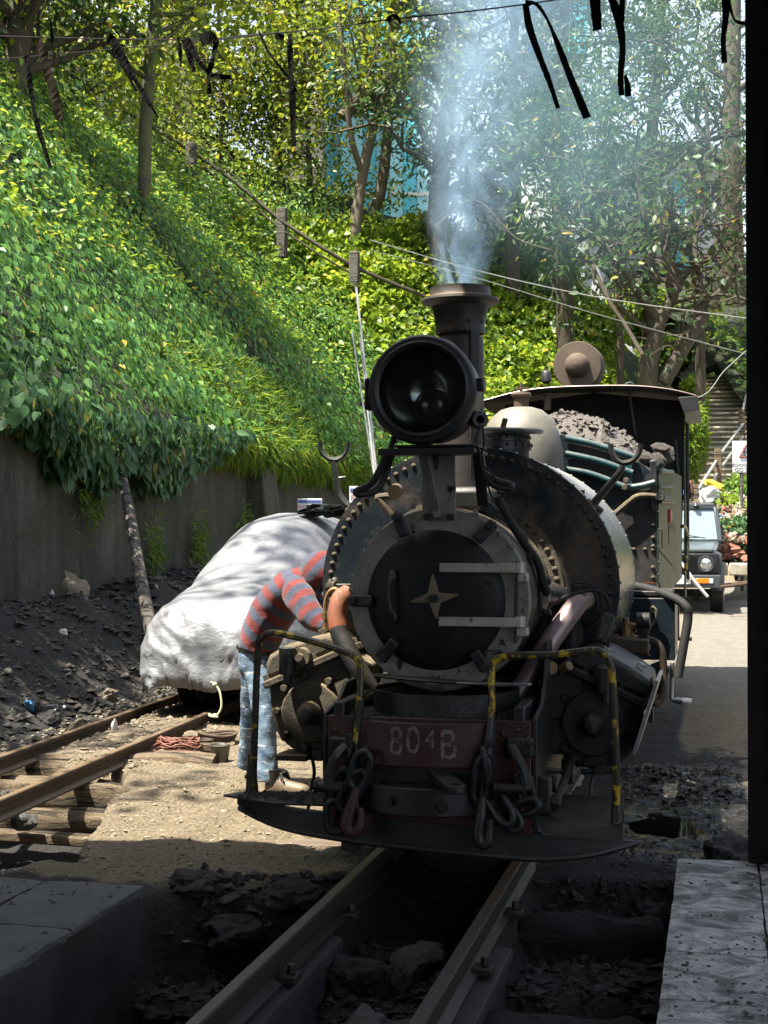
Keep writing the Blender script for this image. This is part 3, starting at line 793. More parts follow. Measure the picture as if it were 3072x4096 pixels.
for k, (p0, p1, r, sq) in enumerate((((-3.75, 2.32, -.20), (-2.50, 2.50, -.215), .085, .75), ((-3.9, 2.12, -.33), (-2.42, 2.30, -.345), .092, .2),
        ((-3.9, 3.20, -.23), (-2.22, 3.40, -.20), .150, .3), ((-3.9, 1.35, -.22), (-2.95, 1.42, -.22), .08, .8), ((-3.95, 2.72, -.25), (-2.74, 2.80, -.26), .10, .2))):
    put('sleeper', log_mesh(Vector(p0) - lt_o, Vector(p1) - lt_o, r, k + 5, sq), M['log'], lt)
put('kerb_plank', MB().box((0.52, -.05, -.375), (1.25, .13, .06), (0, .03, .07)), M['log'], lt, bevel=.012)
for v in (4.2, 5.0, 5.8, 6.6): put('sleeper', log_mesh(Vector((left_cen(v)-.6, v, -.15)) - lt_o, Vector((left_cen(v)+.6, v, -.15)) - lt_o, .07, v), M['log'], lt)
for k, (u, v, w, s) in enumerate(((-2.93, 1.72, -.16, .06), (-2.86, 1.80, -.25, .075), (-2.98, 1.80, -.09, .04))):
    put('packing_stone', rock_mesh('packing_stone', 40 + k), M['stone'], lt, Vector((u, v, w)) - lt_o).scale = (s, s, s)

# ---- retaining wall, buttress, hill
wl = thing('retaining_wall', 'tall dark mossy retaining wall behind the coal heap', 'wall', (-5.9, 10, 0))
wm = MB(); nvv = 90
for i in range(nvv):
    v = -4 + 25.5 * i / (nvv - 1)
    top = 2.84 + .08 * math.sin(v * .9) + .05 * math.sin(v * 2.3)
    for j, (du, w) in enumerate([(.0, -.3), (.02 * math.sin(v*3), .6), (-.03 + .015*math.sin(v*5), 1.5), (-.06 + .012 * math.sin(v*4), 2.3), (-.09, top - .03), (-.12, top), (-.55, top + .02), (-.6, -.3)]):
        wm.v.append((du, v - 10, w))
for i in range(nvv - 1):
    for j in range(7):
        a = i*8 + j; wm.f.append((a, a + 8, a + 9, a + 1))
put('wall_face', wm, M['wall'], wl)
bt = MB().prism([(-.25, 5.0, -.3), (.50, 5.0, -.3), (.16, 5.0, 2.72), (-.25, 5.0, 2.92)], (0, .75, 0))
put('buttress', bt, M['wall'], wl, bevel=.03)
dp = MB().box((.02, -.6, 2.1), (.09, .05, .07)); put('drain_hole_stub', dp, M['wall'], wl)

foot = [(-6.0, -6, 2.7), (-6.0, 8, 2.72), (-6.0, 16, 2.75), (-5.95, 20.5, 2.65), (-5.3, 24, 2.1), (-3.9, 27, 1.75), (-2.2, 29, 1.9), (-0.4, 29.9, 2.0), (0.35, 30.2, 2.2), (2.3, 30.2, 2.4), (4, 30.5, 2.2), (8, 33, 2.2), (14, 38, 2.6), (24, 48, 3)]
F3 = [Vector(p) for p in smooth_path(foot, 8)]
FS = [0.0]
for i in range(1, len(F3)): FS.append(FS[-1] + (F3[i] - F3[i-1]).length)
FSn = np.array(FS); FP = np.array([tuple(p) for p in F3])
_t = np.gradient(FP[:, :2], axis=0); _t /= np.linalg.norm(_t, axis=1, keepdims=True)
FN = np.stack([-_t[:, 1], _t[:, 0]], 1)
def s_of_v(v): return float(np.interp(v, FP[:, 1], FSn))
S_STAIR0, S_STAIR1 = FSn[np.argmin(np.abs(FP[:, 0] - 0.35))], FSn[np.argmin(np.abs(FP[:, 0] - 2.3))]
S_END = FSn[-1]
def hill(S, Dd):
    S = np.asarray(S, float); Dd = np.asarray(Dd, float)
    px, py, pz = (np.interp(S, FSn, FP[:, k]) for k in range(3))
    nx, ny = np.interp(S, FSn, FN[:, 0]), np.interp(S, FSn, FN[:, 1])
    sa = s_of_v(17); sb = s_of_v(27)
    k = 1.22 - 0.22 * sstep(sa, sb, S)
    st = sstep(S_STAIR0 - .8, S_STAIR0 + .2, S) * (1 - sstep(S_STAIR1 - .2, S_STAIR1 + 1.0, S))
    k = k * (1 - st) + .385 * st
    k = np.where(S > S_STAIR1, np.minimum(k, .62), k)
    crest = 17 - 9.0 * sstep(s_of_v(24), sb + 4.0, S) + 5 * sstep(S_STAIR0 - .5, S_STAIR0 + .6, S)
    dd = np.minimum(Dd, crest) + .12 * np.maximum(Dd - crest, 0)
    z = pz + k * dd + (1.5 * fbm(S * .22, Dd * .25, 3, 95) * np.minimum(Dd / 1.5, 1.3) + .45 * fbm(S * .6, Dd * .6, 4, 90) * np.minimum(Dd, 1.5)) * (1 - st)
    return px + nx * Dd, py + ny * Dd, z
ns_, nd_ = 150, 44
SS, DD = np.meshgrid(np.linspace(0, S_END, ns_), np.concatenate([np.linspace(-.05, 16, 34), np.linspace(18, 60, 10)]), indexing='ij')
hx, hy, hz = hill(SS, DD)
hm = MB().grid(np.stack([hx, hy, hz], -1).reshape(-1, 3), ns_, nd_)
tag(put('hillside', hm.mesh('hillside', 180), M['soil']), kind='structure')
_cs, _cd = np.meshgrid(np.linspace(0, S_END, 700), np.linspace(0, 16, 200), indexing='ij')
_cx, _cy, _cz = hill(_cs, _cd)
_dx, _dy, _dz = _cx - CAM.x, _cy - CAM.y, _cz - CAM.z
_dep = _dx*_f.x + _dy*_f.y + _dz*_f.z
_ppx = 1536 + FPX * (_dx*_r.x + _dy*_r.y + _dz*_r.z) / _dep
_ppy = 2048 - FPX * (_dx*_u.x + _dy*_u.y + _dz*_u.z) / _dep
def hill_dep(x, y):
    q = (_ppx - x)**2 + (_ppy - y)**2 + np.where(_dep < 5, 1e9, 0); i = np.unravel_index(np.argmin(q), q.shape)
    near = q < q[i] + 900
    return float(_dep[near].min())
def hill_pts(n, s0, s1, d0, d1, off=(0.0, .35), lump=0.0, lscale=.8):
    s = RNG.uniform(s0, s1, n); d = RNG.uniform(d0, d1, n)
    x, y, z = hill(s, d)
    e = .05
    x1, y1, z1 = hill(s + e, d); x2, y2, z2 = hill(s, d + e)
    a = np.stack([x1-x, y1-y, z1-z], 1); b = np.stack([x2-x, y2-y, z2-z], 1)
    n_ = np.cross(a, b); n_ /= np.linalg.norm(n_, axis=1, keepdims=True) + 1e-9
    n_ = np.where(n_[:, 2:3] < 0, -n_, n_)
    o = RNG.uniform(off[0], off[1], n)
    if lump: o = o + lump * np.clip(fbm(s * lscale, d * lscale, 3, 77) + .25, 0, 1) * RNG.uniform(.55, 1, n)
    P = np.stack([x, y, z], 1) + n_ * o[:, None]
    down = -b / (np.linalg.norm(b, axis=1, keepdims=True) + 1e-9)
    return P, n_, down, s, d
M['reflector'] = m_simple('tarnished_lamp_reflector', (0.20, 0.22, 0.21), 0.14, 0.9, var=0.6, scale=5, bump=0.05)
# ================================================================== THE LOCOMOTIVE
loco = thing('steam_locomotive', 'black narrow gauge steam locomotive with big headlamp and four pointed star on its door', 'steam locomotive', (0, 0, 0))
def P(name, mb, mat, bevel=0, parent=None, smooth=38, label=None):
    o = put(name, mb.mesh(name, smooth) if isinstance(mb, MB) else mb, M[mat], parent or loco, bevel=bevel)
    if label: o['label'] = label
    return o
# shared rivet and bolt meshes
riv_me = MB().lathe([(0, .75), (.45, .66), (.8, .38), (1, 0), (1, -.3)], (0, 0, 0), (0, 0, 1), 10).mesh('rivet', 60)
bolt_me = MB().lathe([(0, .9), (.85, .9), (1, .75), (1, 0), (1.25, 0), (1.25, -.12)], (0, 0, 0), (0, 0, 1), 6).mesh('bolt', 30)
riv_by = {}
def fast(me, name, p, d, r, mat, parent=None, hl=1.0):
    key = (me.name, mat)
    if key not in riv_by:
        m2 = me.copy(); m2.name = name; m2.materials.append(M[mat]); riv_by[key] = m2
    o = bpy.data.objects.new(name, riv_by[key]); COL.objects.link(o); o.parent = parent or loco
    o.location = p; o.rotation_euler = Vector(d).to_track_quat('Z', 'Y').to_euler(); o.scale = (r, r, r * hl)
    return o
def rivet(p, d=(0, -1, 0), r=.013, mat='black', parent=None, hl=1.0): return fast(riv_me, 'rivet', p, d, r, mat, parent, hl)
def bolt(p, d=(0, -1, 0), r=.014, mat='black', parent=None, hl=1.0): return fast(bolt_me, 'bolt', p, d, r, mat, parent, hl)

# ---- frame, running gear under it
P('frame', MB().box((-.40, 2.6, .52), (.05, 5.2, .46)).box((.40, 2.6, .52), (.05, 5.2, .46)).box((0, 2.9, .70), (.76, 4.4, .22)).box((0, 2.6, .42), (.74, .2, .3)).box((0, 4.9, .5), (.9, .08, .4)), 'black', .008)
for v in (1.75, 3.4):
    for s in (-1, 1):
        w = MB().lathe([(.0, .05), (.09, .05), (.10, .03), (.27, .03), (.285, .055), (.335, .055), (.335, -.03), (.36, -.035), (.36, -.055), (0, -.055)], (s*.335, v, .34), (s, 0, 0), 32)
        wo_ = P('wheel', w, 'oily')
        cw = MB().box((s*.43, v, .30), (.06, .14, .34)).cyl((s*.40, v, .34), (s*.50, v, .34), .05)
        P('crank', cw, 'oily', .01, wo_)
P('coupling_rod', MB().box((.49, 2.55, .27), (.035, 1.8, .075)).box((-.49, 2.55, .27), (.035, 1.8, .075)), 'oily', .008)
P('ashpan', MB().box((0, 3.4, .42), (.6, 1.3, .4)), 'black', .01)

# ---- front platform, buffer beam with its bulged plate, draw plate
P('front_platform', MB().box((0, .49, .655), (.90, .94, .05)).box((0, .49, .42), (.86, .9, .42)), 'black', .006)
P('buffer_beam', MB().box((0, .012, .445), (.905, .03, .49)), 'beam', .004)
def bulge(u0, u1, w0, w1, v0, depth, n=18, thick=.035, wdip=0):
    m = MB(); us = [u0 + (u1-u0)*i/n for i in range(n+1)]; c = (u0+u1)/2; h = (u1-u0)/2
    f = [v0 - depth * (1 - ((u-c)/h)**2) for u in us]
    for u, v in zip(us, f):
        for (a, b) in ((v, w0), (v, w1), (v + thick, w1), (v + thick, w0)): m.v.append((u, a, b))
    for i in range(n):
        for k in range(4):
            k2 = (k+1) % 4; m.f.append((i*4+k, i*4+4+k, i*4+4+k2, i*4+k2))
    m.f.append((0, 1, 2, 3)); m.f.append((n*4+3, n*4+2, n*4+1, n*4))
    return m
bp = P('bulged_plate', bulge(-.325, .30, .49, .678, -.006, .085), 'beam', .004, label='bulged red brown plate with faded painted running number')
def bulge_v(u): return -.006 - .085 * (1 - ((u + .0125) / .3125)**2)
for ch, px, yc, sz in (('8', 1584, 2970, .178), ('0', 1652, 2966, .172), ('4', 1722, 2960, .118), ('B', 1792, 2986, .186)):
    p = PV(px, yc, -.09); v = bulge_v(p.x)
    p = PV(px, yc, v)
    tm = text_mesh('painted_number', ch, sz, .0012)
    for q in tm.vertices: q.co.x *= .80
    tm.materials.append(M['chipletter'])
    o = put('painted_number', tm, None, bp, (p.x, v - .0015, p.z), (R(90), 0, math.atan((bulge_v(p.x + .01) - bulge_v(p.x - .01)) / .02)))
P('draw_plate', bulge(-.29, .245, .285, .405, -.03, .10, thick=.16), 'black', .005)
P('draw_box', MB().box((-.02, .02, .44), (.56, .06, .06)), 'black', .004)
P('coupling_bar', MB().bar((.02, .05, .455), (.165, -.24, .435), .085, .034).cyl((.168, -.245, .417), (.168, -.245, .452), .045, n=18), 'black', .006)
P('coupling_pin_hole', MB().cyl((.17, -.245, .4525), (.17, -.245, .4545), .020, n=14), 'soot_shade')
# loose wet coal grit lying on the ledges (nobody could count it)
def grit(name, fn, n, s0, s1, mat='grit', parent=None, seed=0):
    rg = np.random.default_rng(seed); m = MB(); V = []; F = []
    T = np.array([(1, 0, -.6), (-.6, .9, -.5), (-.5, -.8, -.6), (.1, .1, .8), (.7, .7, .3)])
    TF = [(0, 1, 2), (0, 4, 1), (1, 4, 3), (0, 3, 4), (0, 2, 3), (1, 3, 2)]
    for i in range(n):
        p = fn(rg)
        if p is None: continue
        a = rg.uniform(0, 6.28); s = rg.uniform(s0, s1); ca, sa = math.cos(a), math.sin(a)
        Q = T * rg.uniform(.6, 1.2, 3)
        o = len(V)
        for q in Q: V.append((p[0] + s*(q[0]*ca - q[1]*sa), p[1] + s*(q[0]*sa + q[1]*ca), p[2] + s*q[2]*.7))
        F += [(a_+o, b_+o, c_+o) for a_, b_, c_ in TF]
    m.v = V; m.f = F
    o = put(name, m.mesh(name, 0), M[mat], parent or loco); o['kind'] = 'stuff'; return o
P('grit_bed', MB().grid([(u, v, .684 + .022 * mnoise.noise(Vector((u*6, v*6, 1))) + (.04 if v > .2 else 0) * (1 - abs(u) / .45)) for u in np.linspace(-.44, .44, 26) for v in np.linspace(-.075 + 0.09, .92, 26)], 26, 26), 'grit', smooth=180)
grit('coal_grit', lambda g: (u := g.uniform(-.44, .44), v := g.uniform(max(bulge_v(u), -.0) + .01, .75), .686 + .03 * max(0, mnoise.noise(Vector((u*6, v*6, 1))) + .3)), 1500, .004, .013, seed=3)
grit('coal_grit', lambda g: (u := g.uniform(-.28, .235), (v := -.03 - .10 * (1 - ((u + .0225) / .2675)**2) + g.uniform(.01, .13)), .407), 420, .003, .010, seed=4)

# ---- sand drum with its lid and the spanner on it
P('drum', MB().lathe([(0, .0), (.338, .0), (.338, .115), (.325, .115), (.325, .1), (0, .1)], (.01, .37, .67), (0, 0, 1), 44), 'oily')
lid = MB().lathe([(0, -.006), (.33, -.006), (.336, 0), (.33, .008), (0, .014)], (0, 0, 0), (0, 0, 1), 44)
lo = P('drum_lid', lid, 'black'); lo.location = (-.0, .40, .815); lo.rotation_euler = (R(-5), R(3), 0)
P('lid_lug', MB().box((.03, .075, .812), (.06, .03, .03)), 'black', .006)
sp = thing('spanner', 'long steel spanner lying across the sand drum lid', 'spanner', (.17, .09, .835))
put('shaft', MB().bar((-.17, .02, .0), (.25, -.03, .008), .020, .010).bar((-.16, .045, 0.001), (.12, .0, .004), .014, .008), M['steel'], sp, bevel=.002)
put('ring_end', MB().tube([(.25 + .022*math.cos(a), -.03 + .016*math.sin(a), .008) for a in np.linspace(0, 6.28, 17)[:-1]], .006, 6, close=True).box((-.17, .022, .0), (.06, .045, .012)), M['steel'], sp)

# ---- curved rail guard under everything, foot plates, handrails
def guard():
    top = [(-.95, .285, .215), (-.80, .27, .10), (-.6, .262, .04), (-.3, .25, .0), (0, .24, -.02), (.3, .222, -.01), (.5, .212, .015), (.7, .195, .06), (.80, .182, .10), (.905, .162, .18)]
    bot = [.235, .195, .165, .142, .128, .113, .105, .122, .137, .158]
    tz = [t for t in top]
    m = MB()
    for (u, w, v), b in zip(top, bot):
        b2 = min(b, w - .004)
        m.v += [(u, v, b2), (u, v, w), (u, v + .03, w), (u, v + .03, b2)]
    n = len(top) - 1
    for i in range(n):
        for k in range(4):
            k2 = (k+1) % 4; m.f.append((i*4+k, i*4+4+k, i*4+4+k2, i*4+k2))
    m.f.append((0, 1, 2, 3)); m.f.append((n*4+3, n*4+2, n*4+1, n*4)); return m
P('rail_guard', guard(), 'black', .004)
P('guard_lip', MB().tube(smooth_path([(-.93, .19, .225), (-.78, .10, .19), (-.6, .035, .163), (-.3, -.008, .14), (0, -.03, .126), (.3, -.018, .111), (.5, .006, .104), (.7, .05, .122), (.89, .17, .158)], 4), .013, 6), 'black')
for s in (-1, 1): P('guard_hanger', MB().box((s*.36, .06, .20), (.08, .06, .22)), 'black', .005)
P('footplate', MB().prism([(-.985, .12, .286), (-.93, .20, .286), (-.72, .25, .286), (-.50, .36, .286), (-.50, .10, .266), (-.72, .05, .272)], (0, 0, .011)), 'black', .003)
P('footplate', MB().prism([(.465, .02, .262), (.475, .48, .285), (.80, .50, .285), (.835, .06, .262), (.835, .04, .19), (.50, .0, .205)], (0, .006, .010)), 'black', .003)
P('side_sheet', MB().prism([(.458, .0, .22), (.458, .0, .70), (.458, .25, .74), (.458, .36, .84), (.458, .45, 1.0), (.458, .95, 1.0), (.458, .95, .22)], (.018, 0, 0)), 'black', .003)
P('side_sheet', MB().prism([(-.476, .0, .22), (-.476, .0, .70), (-.476, .25, .74), (-.476, .36, .80), (-.476, .95, .82), (-.476, .95, .22)], (.018, 0, 0)), 'black', .003)
grit('coal_grit', lambda g: (u := g.uniform(-.90, -.52), .08 + (.10 + .14 * (u + .94) / .42) * g.random(), .300), 300, .004, .014, seed=5)
grit('coal_grit', lambda g: (u := g.uniform(.49, .80), g.uniform(.06, .48), .290), 60, .003, .008, seed=6)
def hr(pts, lab=None):
    pp = smooth_path([PV(*p) for p in pts], 5); return P('handrail', MB().tube(pp, .0165, 10), 'yellow', label=lab)
hr([(1012, 3175, .22), (1020, 2900, .20), (1031, 2620, .19), (1045, 2557, .18), (1090, 2532, .17), (1200, 2552, .13), (1330, 2590, .08), (1405, 2618, .05), (1438, 2655, .03), (1442, 2730, .02), (1432, 2880, -.01), (1420, 2975, -.02)], 'chipped yellow handrail, bent lower towards the beam')
hr([(1965, 2900, -.03), (1967, 2780, -.02), (1966, 2690, -.01), (1985, 2640, .0), (2060, 2622, .0), (2200, 2620, .02), (2330, 2605, .04), (2395, 2605, .05), (2435, 2640, .05), (2450, 2720, .05), (2462, 3000, .06), (2470, 3300, .08)], 'chipped yellow handrail with a nearly level top')
for pts in ([(1445, 2800), (1425, 2960), (1415, 3080)], ):
    P('handrail_strap', MB().tube([PV(x, y, -.015 - .0*i) for i, (x, y) in enumerate(pts)], [.016, .017, .018], 8), 'black')
P('handrail_strap', MB().tube([PV(1966, 2870, -.035), PV(1955, 2990, -.05), PV(1950, 3090, -.05)], [.016, .026, .028], 8), 'black')
for x, y in ((1398, 2945), (1962, 2975), (1962, 3035)): bolt(PV(x, y, -.075), r=.016, mat='oily', hl=1.6)
for x, y, v in ((1008, 3185, .23), (2470, 3285, .085)): P('handrail_foot', MB().tube([PV(x, y - 170, v), PV(x, y, v)], [.017, .032], 10), 'black')

# ---- hooks, chains and shackles on the beam
def link(c, a, b, L=.085, w=.05, r=.013):
    c, a, b = Vector(c), Vector(a).normalized(), Vector(b).normalized(); pts = []
    for k in range(18):
        t = 2*math.pi*k/18; x = math.cos(t)*L/2; y = math.sin(t)*w/2
        y = max(-w/2, min(w/2, y*1.25)); pts.append(c + a*x + b*y)
    return MB().tube(pts, r, 8, close=True)
def chain_link(x, y, v, ang, flip=0, L=.11, w=.06, r=.0125):
    a = Vector((math.cos(R(ang)), -.1, math.sin(R(ang)))); b = Vector((-math.sin(R(ang)), 0, math.cos(R(ang)))) if not flip else Vector((.25 * math.sin(R(ang)), -1, .1))
    P('chain_link', link(PV(x, y, v), a, b, L, w, r), 'black', smooth=180)
for a in ((1372, 3150, -.06, 72, 0, .17, .07, .016), (1408, 3160, -.09, 58, 0, .20, .07, .015), (1440, 3080, -.10, 72, 0, .17, .075, .016), (1345, 3265, -.05, 85, 0, .15, .09, .016), (1425, 3215, -.08, 100, 1, .12, .06, .014), (1388, 3060, -.04, 80, 1, .13, .05, .014)): chain_link(*a)
for a in ((1925, 3120, -.09, 82, 0, .20, .06, .014), (1990, 3215, -.08, -55, 0, .20, .075, .016), (2025, 3255, -.06, -48, 0, .17, .07, .015), (2090, 3235, -.04, 22, 0, .15, .06, .015), (1938, 3050, -.08, 95, 1, .12, .05, .014), (2100, 3150, -.03, 100, 0, .14, .06, .013)): chain_link(*a)
def hook(pts, r, lab):
    pp = smooth_path([PV(x, y, v) for x, y, v in pts], 6); n = len(pp)
    return P('coupling_hook', MB().tube(pp, [r * (.75 + .5 * math.sin(math.pi * min(1, i / n * 1.25))) for i in range(n)], 10), 'beam' if lab.startswith('red') else 'black', label=lab)
hook([(1428, 3150, -.11), (1412, 3205, -.115), (1392, 3270, -.12), (1388, 3310, -.12), (1415, 3330, -.12), (1440, 3305, -.12), (1443, 3255, -.12), (1436, 3235, -.12)], .024, 'reddish hanging coupling hook')
hook([(1930, 3190, -.10), (1925, 3260, -.12), (1913, 3340, -.125), (1928, 3375, -.125), (1953, 3365, -.125), (1958, 3320, -.125), (1957, 3280, -.125)], .021, 'black hanging coupling hook')
hook([(1425, 3075, -.06), (1450, 3040, -.08), (1465, 3010, -.07), (1460, 2990, -.03)], .014, 'small curled safety hook')
def bracket(x, y, k):
    c = PV(x, y, -.02)
    P('shackle_bracket', MB().box((c.x, -.022, c.z), (.115, .04, .085)), 'oily', .014)
    P('shackle', MB().tube(smooth_path([c + Vector((.03*k, -.05, .01)), c + Vector((-.0*k, -.09, -.03)), c + Vector((-.03*k, -.085, -.10)), c + Vector((-.035*k, -.08, -.16))], 5), [.02]*10 + [.024]*6, 8).cyl(c + Vector((-.085, -.08, -.165)), c + Vector((.03, -.08, -.165)), .023, n=14).cyl(c + Vector((-.10, -.08, -.165)), c + Vector((-.085, -.08, -.165)), .03, n=6), 'oily')
    for dx in (-.04, .042): bolt(c + Vector((dx, -.022, .02)), r=.013, mat='oily')
bracket(1365, 2985, 1); bracket(2082, 2990, -1)
for x, y in ((2110, 2950), (2010, 2935), (2070, 2920), (1340, 2920), (1860, 2960), (2085, 3240), (1990, 3290), (2090, 3300)): rivet(PV(x, y, -.006), r=.014, mat='beam')
for x, y in ((1770, 3228), (1545, 3205)): bolt(PV(x, y, -.135), r=.021, mat='oily', hl=.8)
P('side_bracket', MB().box((.50, .10, .36), (.05, .07, .16)).cyl((.52, .10, .33), (.57, .10, .33), .028, n=6), 'oily', .008)
P('stay_rod', MB().tube([(.53, .16, .30), (.60, .9, .55)], .02, 8), 'black')

# ---- smokebox
SC = Vector((-.005, 0, 1.197)); VF = .30
P('smokebox_barrel', MB().lathe([(.405, 0), (.418, .005), (.418, .25), (.412, .252), (.412, .68)], (SC.x, VF, SC.z), (0, 1, 0), 72), 'chim')
P('front_ring', MB().lathe([(.300, .012), (.305, 0), (.412, 0), (.418, .006), (.418, .03), (.300, .03)], (SC.x, VF - .03, SC.z), (0, 1, 0), 88), 'ring')
door = P('smokebox_door', MB().lathe([(0, -.058), (.10, -.055), (.20, -.045), (.275, -.026), (.312, -.010), (.320, .0), (.320, .02), (0, .02)], (SC.x - .012, VF - .03, SC.z - .004), (0, 1, 0), 88), 'door')
def sb(x, y, v=VF - .03): return PV(x, y, v)
def dv(p):
    r = math.hypot(p.x - SC.x, p.z - SC.z); return VF - .03 - .058 + .058 * min(1, (r / .32))**2
# four pointed star
sc_ = sb(1737, 2393, VF - .088); tips = [sb(x, y, VF - .082) for x, y in ((1731, 2286), (1842, 2378), (1746, 2482), (1634, 2408))]
ins = [sb(x, y, VF - .086) for x, y in ((1757, 2370), (1763, 2412), (1718, 2412), (1712, 2372))]
star = []
for k in range(4):
    t, i1 = tips[k], ins[k]
    prv = ins[k - 1]
    w1 = t + (prv - t).normalized() * .012; w2 = t + (i1 - t).normalized() * .012
    star += [Vector((w1.x, VF - .095, w1.z)), Vector((w2.x, VF - .095, w2.z)), Vector((i1.x, VF - .095, i1.z))]
P('star', MB().prism(star, (0, .012, 0)), 'ochre', .002, door)
P('door_bolt', MB().cyl(sc_ + Vector((0, -.045, 0)), sc_ + Vector((0, 0, 0)), .013, n=10).cyl(sc_ + Vector((0, -.03, 0)), sc_ + Vector((0, .0, 0)), .022, n=6), 'oily', parent=door)
for y0, y1, x0 in ((2252, 2290, 1756), (2468, 2507, 1752)):
    a, b = sb(x0, (y0+y1)/2, VF - .095), sb(2062, (y0+y1)/2 + 2, VF - .095)
    h = PX(6.3, y1 - y0)
    P('hinge_strap', MB().box(((a.x+b.x)/2, VF - .082, (a.z+b.z)/2), (b.x - a.x, .022, h)), 'silver', .005, door)
    k = sb(2078, (y0+y1)/2, VF - .09)
    P('hinge_knuckle', MB().cyl((k.x, VF - .075, k.z - h*.55), (k.x, VF - .075, k.z + h*.55), .024, n=16), 'silver', parent=door)
    k2 = k + Vector((.006, 0, -h*1.05))
    P('hinge_bracket', MB().box((k2.x, VF - .05, k2.z), (.058, .06, h*.92)), 'silver', .006)
pt_, pb_ = sb(2070, 2245, VF - .075), sb(2062, 2572, VF - .075)
P('hinge_pin', MB().cyl(pt_, pb_, .0095, n=10), 'oily', parent=door)
ha, hb = sb(1566, 2316, VF - .09), sb(1574, 2458, VF - .09)
P('door_handle', MB().tube(smooth_path([ha + Vector((.01, .03, .01)), ha + Vector((0, -.02, 0)), ha + Vector((-.012, -.03, -.05)), hb + Vector((-.018, -.03, .06)), hb + Vector((-.004, -.02, 0)), hb + Vector((0, .03, -.012))], 5), .011, 8).ball(ha + Vector((.004, 0, .012)), .024, sc=(.8, .7, 1.2)).ball(hb + Vector((0, 0, -.012)), .024, sc=(.8, .7, 1.3)), 'oily', parent=door)
for x, y in ((1583, 2223), (1797, 2172), (1951, 2334), (1893, 2556), (1672, 2602), (1525, 2429)):
    p = sb(x, y, VF - .06); p = sb(x, y, dv(p)); rivet(p, r=.014, mat='door', parent=door)
def dog(x0, y0, x1, y1):
    a, b = sb(x0, y0, VF - .06), sb(x1, y1, VF - .075)
    P('door_clamp', MB().bar(a, b, .052, .03, up=(0, -1, 0)), 'black', .008)
    bolt(a + Vector((0, -.014, 0)) + (b - a) * .14, r=.020, mat='black', hl=1.3)
dog(1585, 2055, 1620, 2145); dog(1978, 2090, 1905, 2162); dog(1400, 2402, 1487, 2404); dog(1527, 2640, 1580, 2565); dog(1945, 2680, 1895, 2608)
for x, y in ((1512, 2117), (1490, 2134), (1466, 2164), (1408, 2306), (1406, 2360), (1440, 2535), (1498, 2612), (1652, 2025), (1902, 2050), (2005, 2137), (2048, 2185), (2103, 2395), (2030, 2605), (1735, 2735), (1582, 2680), (2102, 2443)):
    bolt(sb(x, y, VF - .034), r=.0125, mat='ring', hl=.8)
# lamp bracket on the ring
P('lamp_bracket', MB().prism([sb(1688, 1812, VF - .06), sb(1820, 1812, VF - .06), sb(1823, 2078, VF - .06), sb(1700, 2082, VF - .06), sb(1688, 2065, VF - .06)], (0, .02, 0)), 'ring', .003)
for x, y in ((1707, 2067), (1753, 2062), (1801, 2068)): bolt(sb(x, y, VF - .07), r=.015, mat='oily', hl=1.0)
P('lamp_strut', MB().bar(PV(1692, 1812, .02), PV(1742, 2035, VF - .09), .042, .026, up=(0, -1, 0)).bar(PV(1742, 2030, VF - .09), PV(1750, 2070, VF - .075), .036, .02, up=(0, -1, 0)), 'ring', .004)
P('strut_tab', MB().prism([PV(1722, 1795, .0), PV(1752, 1795, .0), PV(1756, 1870, .0), PV(1748, 1880, .0), PV(1736, 1880, .0)], (0, .008, 0)), 'black', .002)

# ---- headlamp and its platform
pw = PV(1700, 1806, -.05).z
pa, pb = PV(1522, 1806, -.08).x, PV(1906, 1806, -.08).x
P('lamp_platform', MB().box(((pa+pb)/2, .05, pw), (pb - pa, .34, .014)).box(((pa+pb)/2 + .03, .05, pw + .022), ((pb - pa)*.86, .30, .010)).box(((pa+pb)/2, -.12, pw - .004), (pb - pa, .012, .03)), 'black', .003)
LC = PV(1688, 1559, -.12)
lamp = P('headlamp', MB().lathe([(.185, -.02), (.198, -.03), (.226, -.022), (.236, -.004), (.236, .03), (.224, .036), (.222, .10), (.216, .28), (.17, .32), (0, .33)], LC, (0, 1, 0), 72), 'black', label='large round black headlamp')
P('reflector', MB().lathe([(.186, .0), (.178, .05), (.17, .07), (.168, .075), (.125, .15), (.07, .19), (0, .20)], LC, (0, 1, 0), 56), 'reflector', parent=lamp)
P('lamp_rim', MB().lathe([(.193, -.034), (.200, -.040), (.208, -.034)], LC, (0, 1, 0), 72), 'oily', parent=lamp)
P('lamp_glass', MB().lathe([(0, -.016), (.12, -.013), (.190, -.002)], LC, (0, 1, 0), 56), 'glass', parent=lamp)
bl = LC + Vector((.025, .10, -.065))
bulb = P('bulb_lens', MB().lathe([(0, -.030), (.04, -.026), (.066, -.010), (.074, .008), (.070, .05), (0, .06)], bl, (0, 1, .1), 40), 'darkglass', parent=lamp)
P('lens_ring', MB().tube([bl + Vector((.076*math.cos(a), .006, .076*math.sin(a))) for a in np.linspace(0, 6.283, 33)[:-1]], .005, 6, close=True), 'oily', parent=bulb)
for s, (x0, x1, y0, y1) in ((-1, (1452, 1492, 1508, 1640)), (1, (1892, 1932, 1508, 1560))):
    a = PV((x0+x1)/2, (y0+y1)/2, -.10); P('lamp_clasp', MB().box((a.x, -.05, a.z), (PX(6, x1-x0), .07, PX(6, y1-y0))), 'black', .008, lamp)
for a in (40, 95, 150, 215, 265, 320): rivet(LC + Vector((.217*math.cos(R(a)), -.026, .217*math.sin(R(a)))), r=.007, mat='oily', parent=lamp)
hn = PV(1922, 1678, .02)
P('air_horn', MB().lathe([(.018, .0), (.034, .0), (.038, .01), (.038, .07), (.03, .10), (.0, .10)], hn, (-.35, .8, 0), 20), 'black', label='small black horn beside the headlamp')
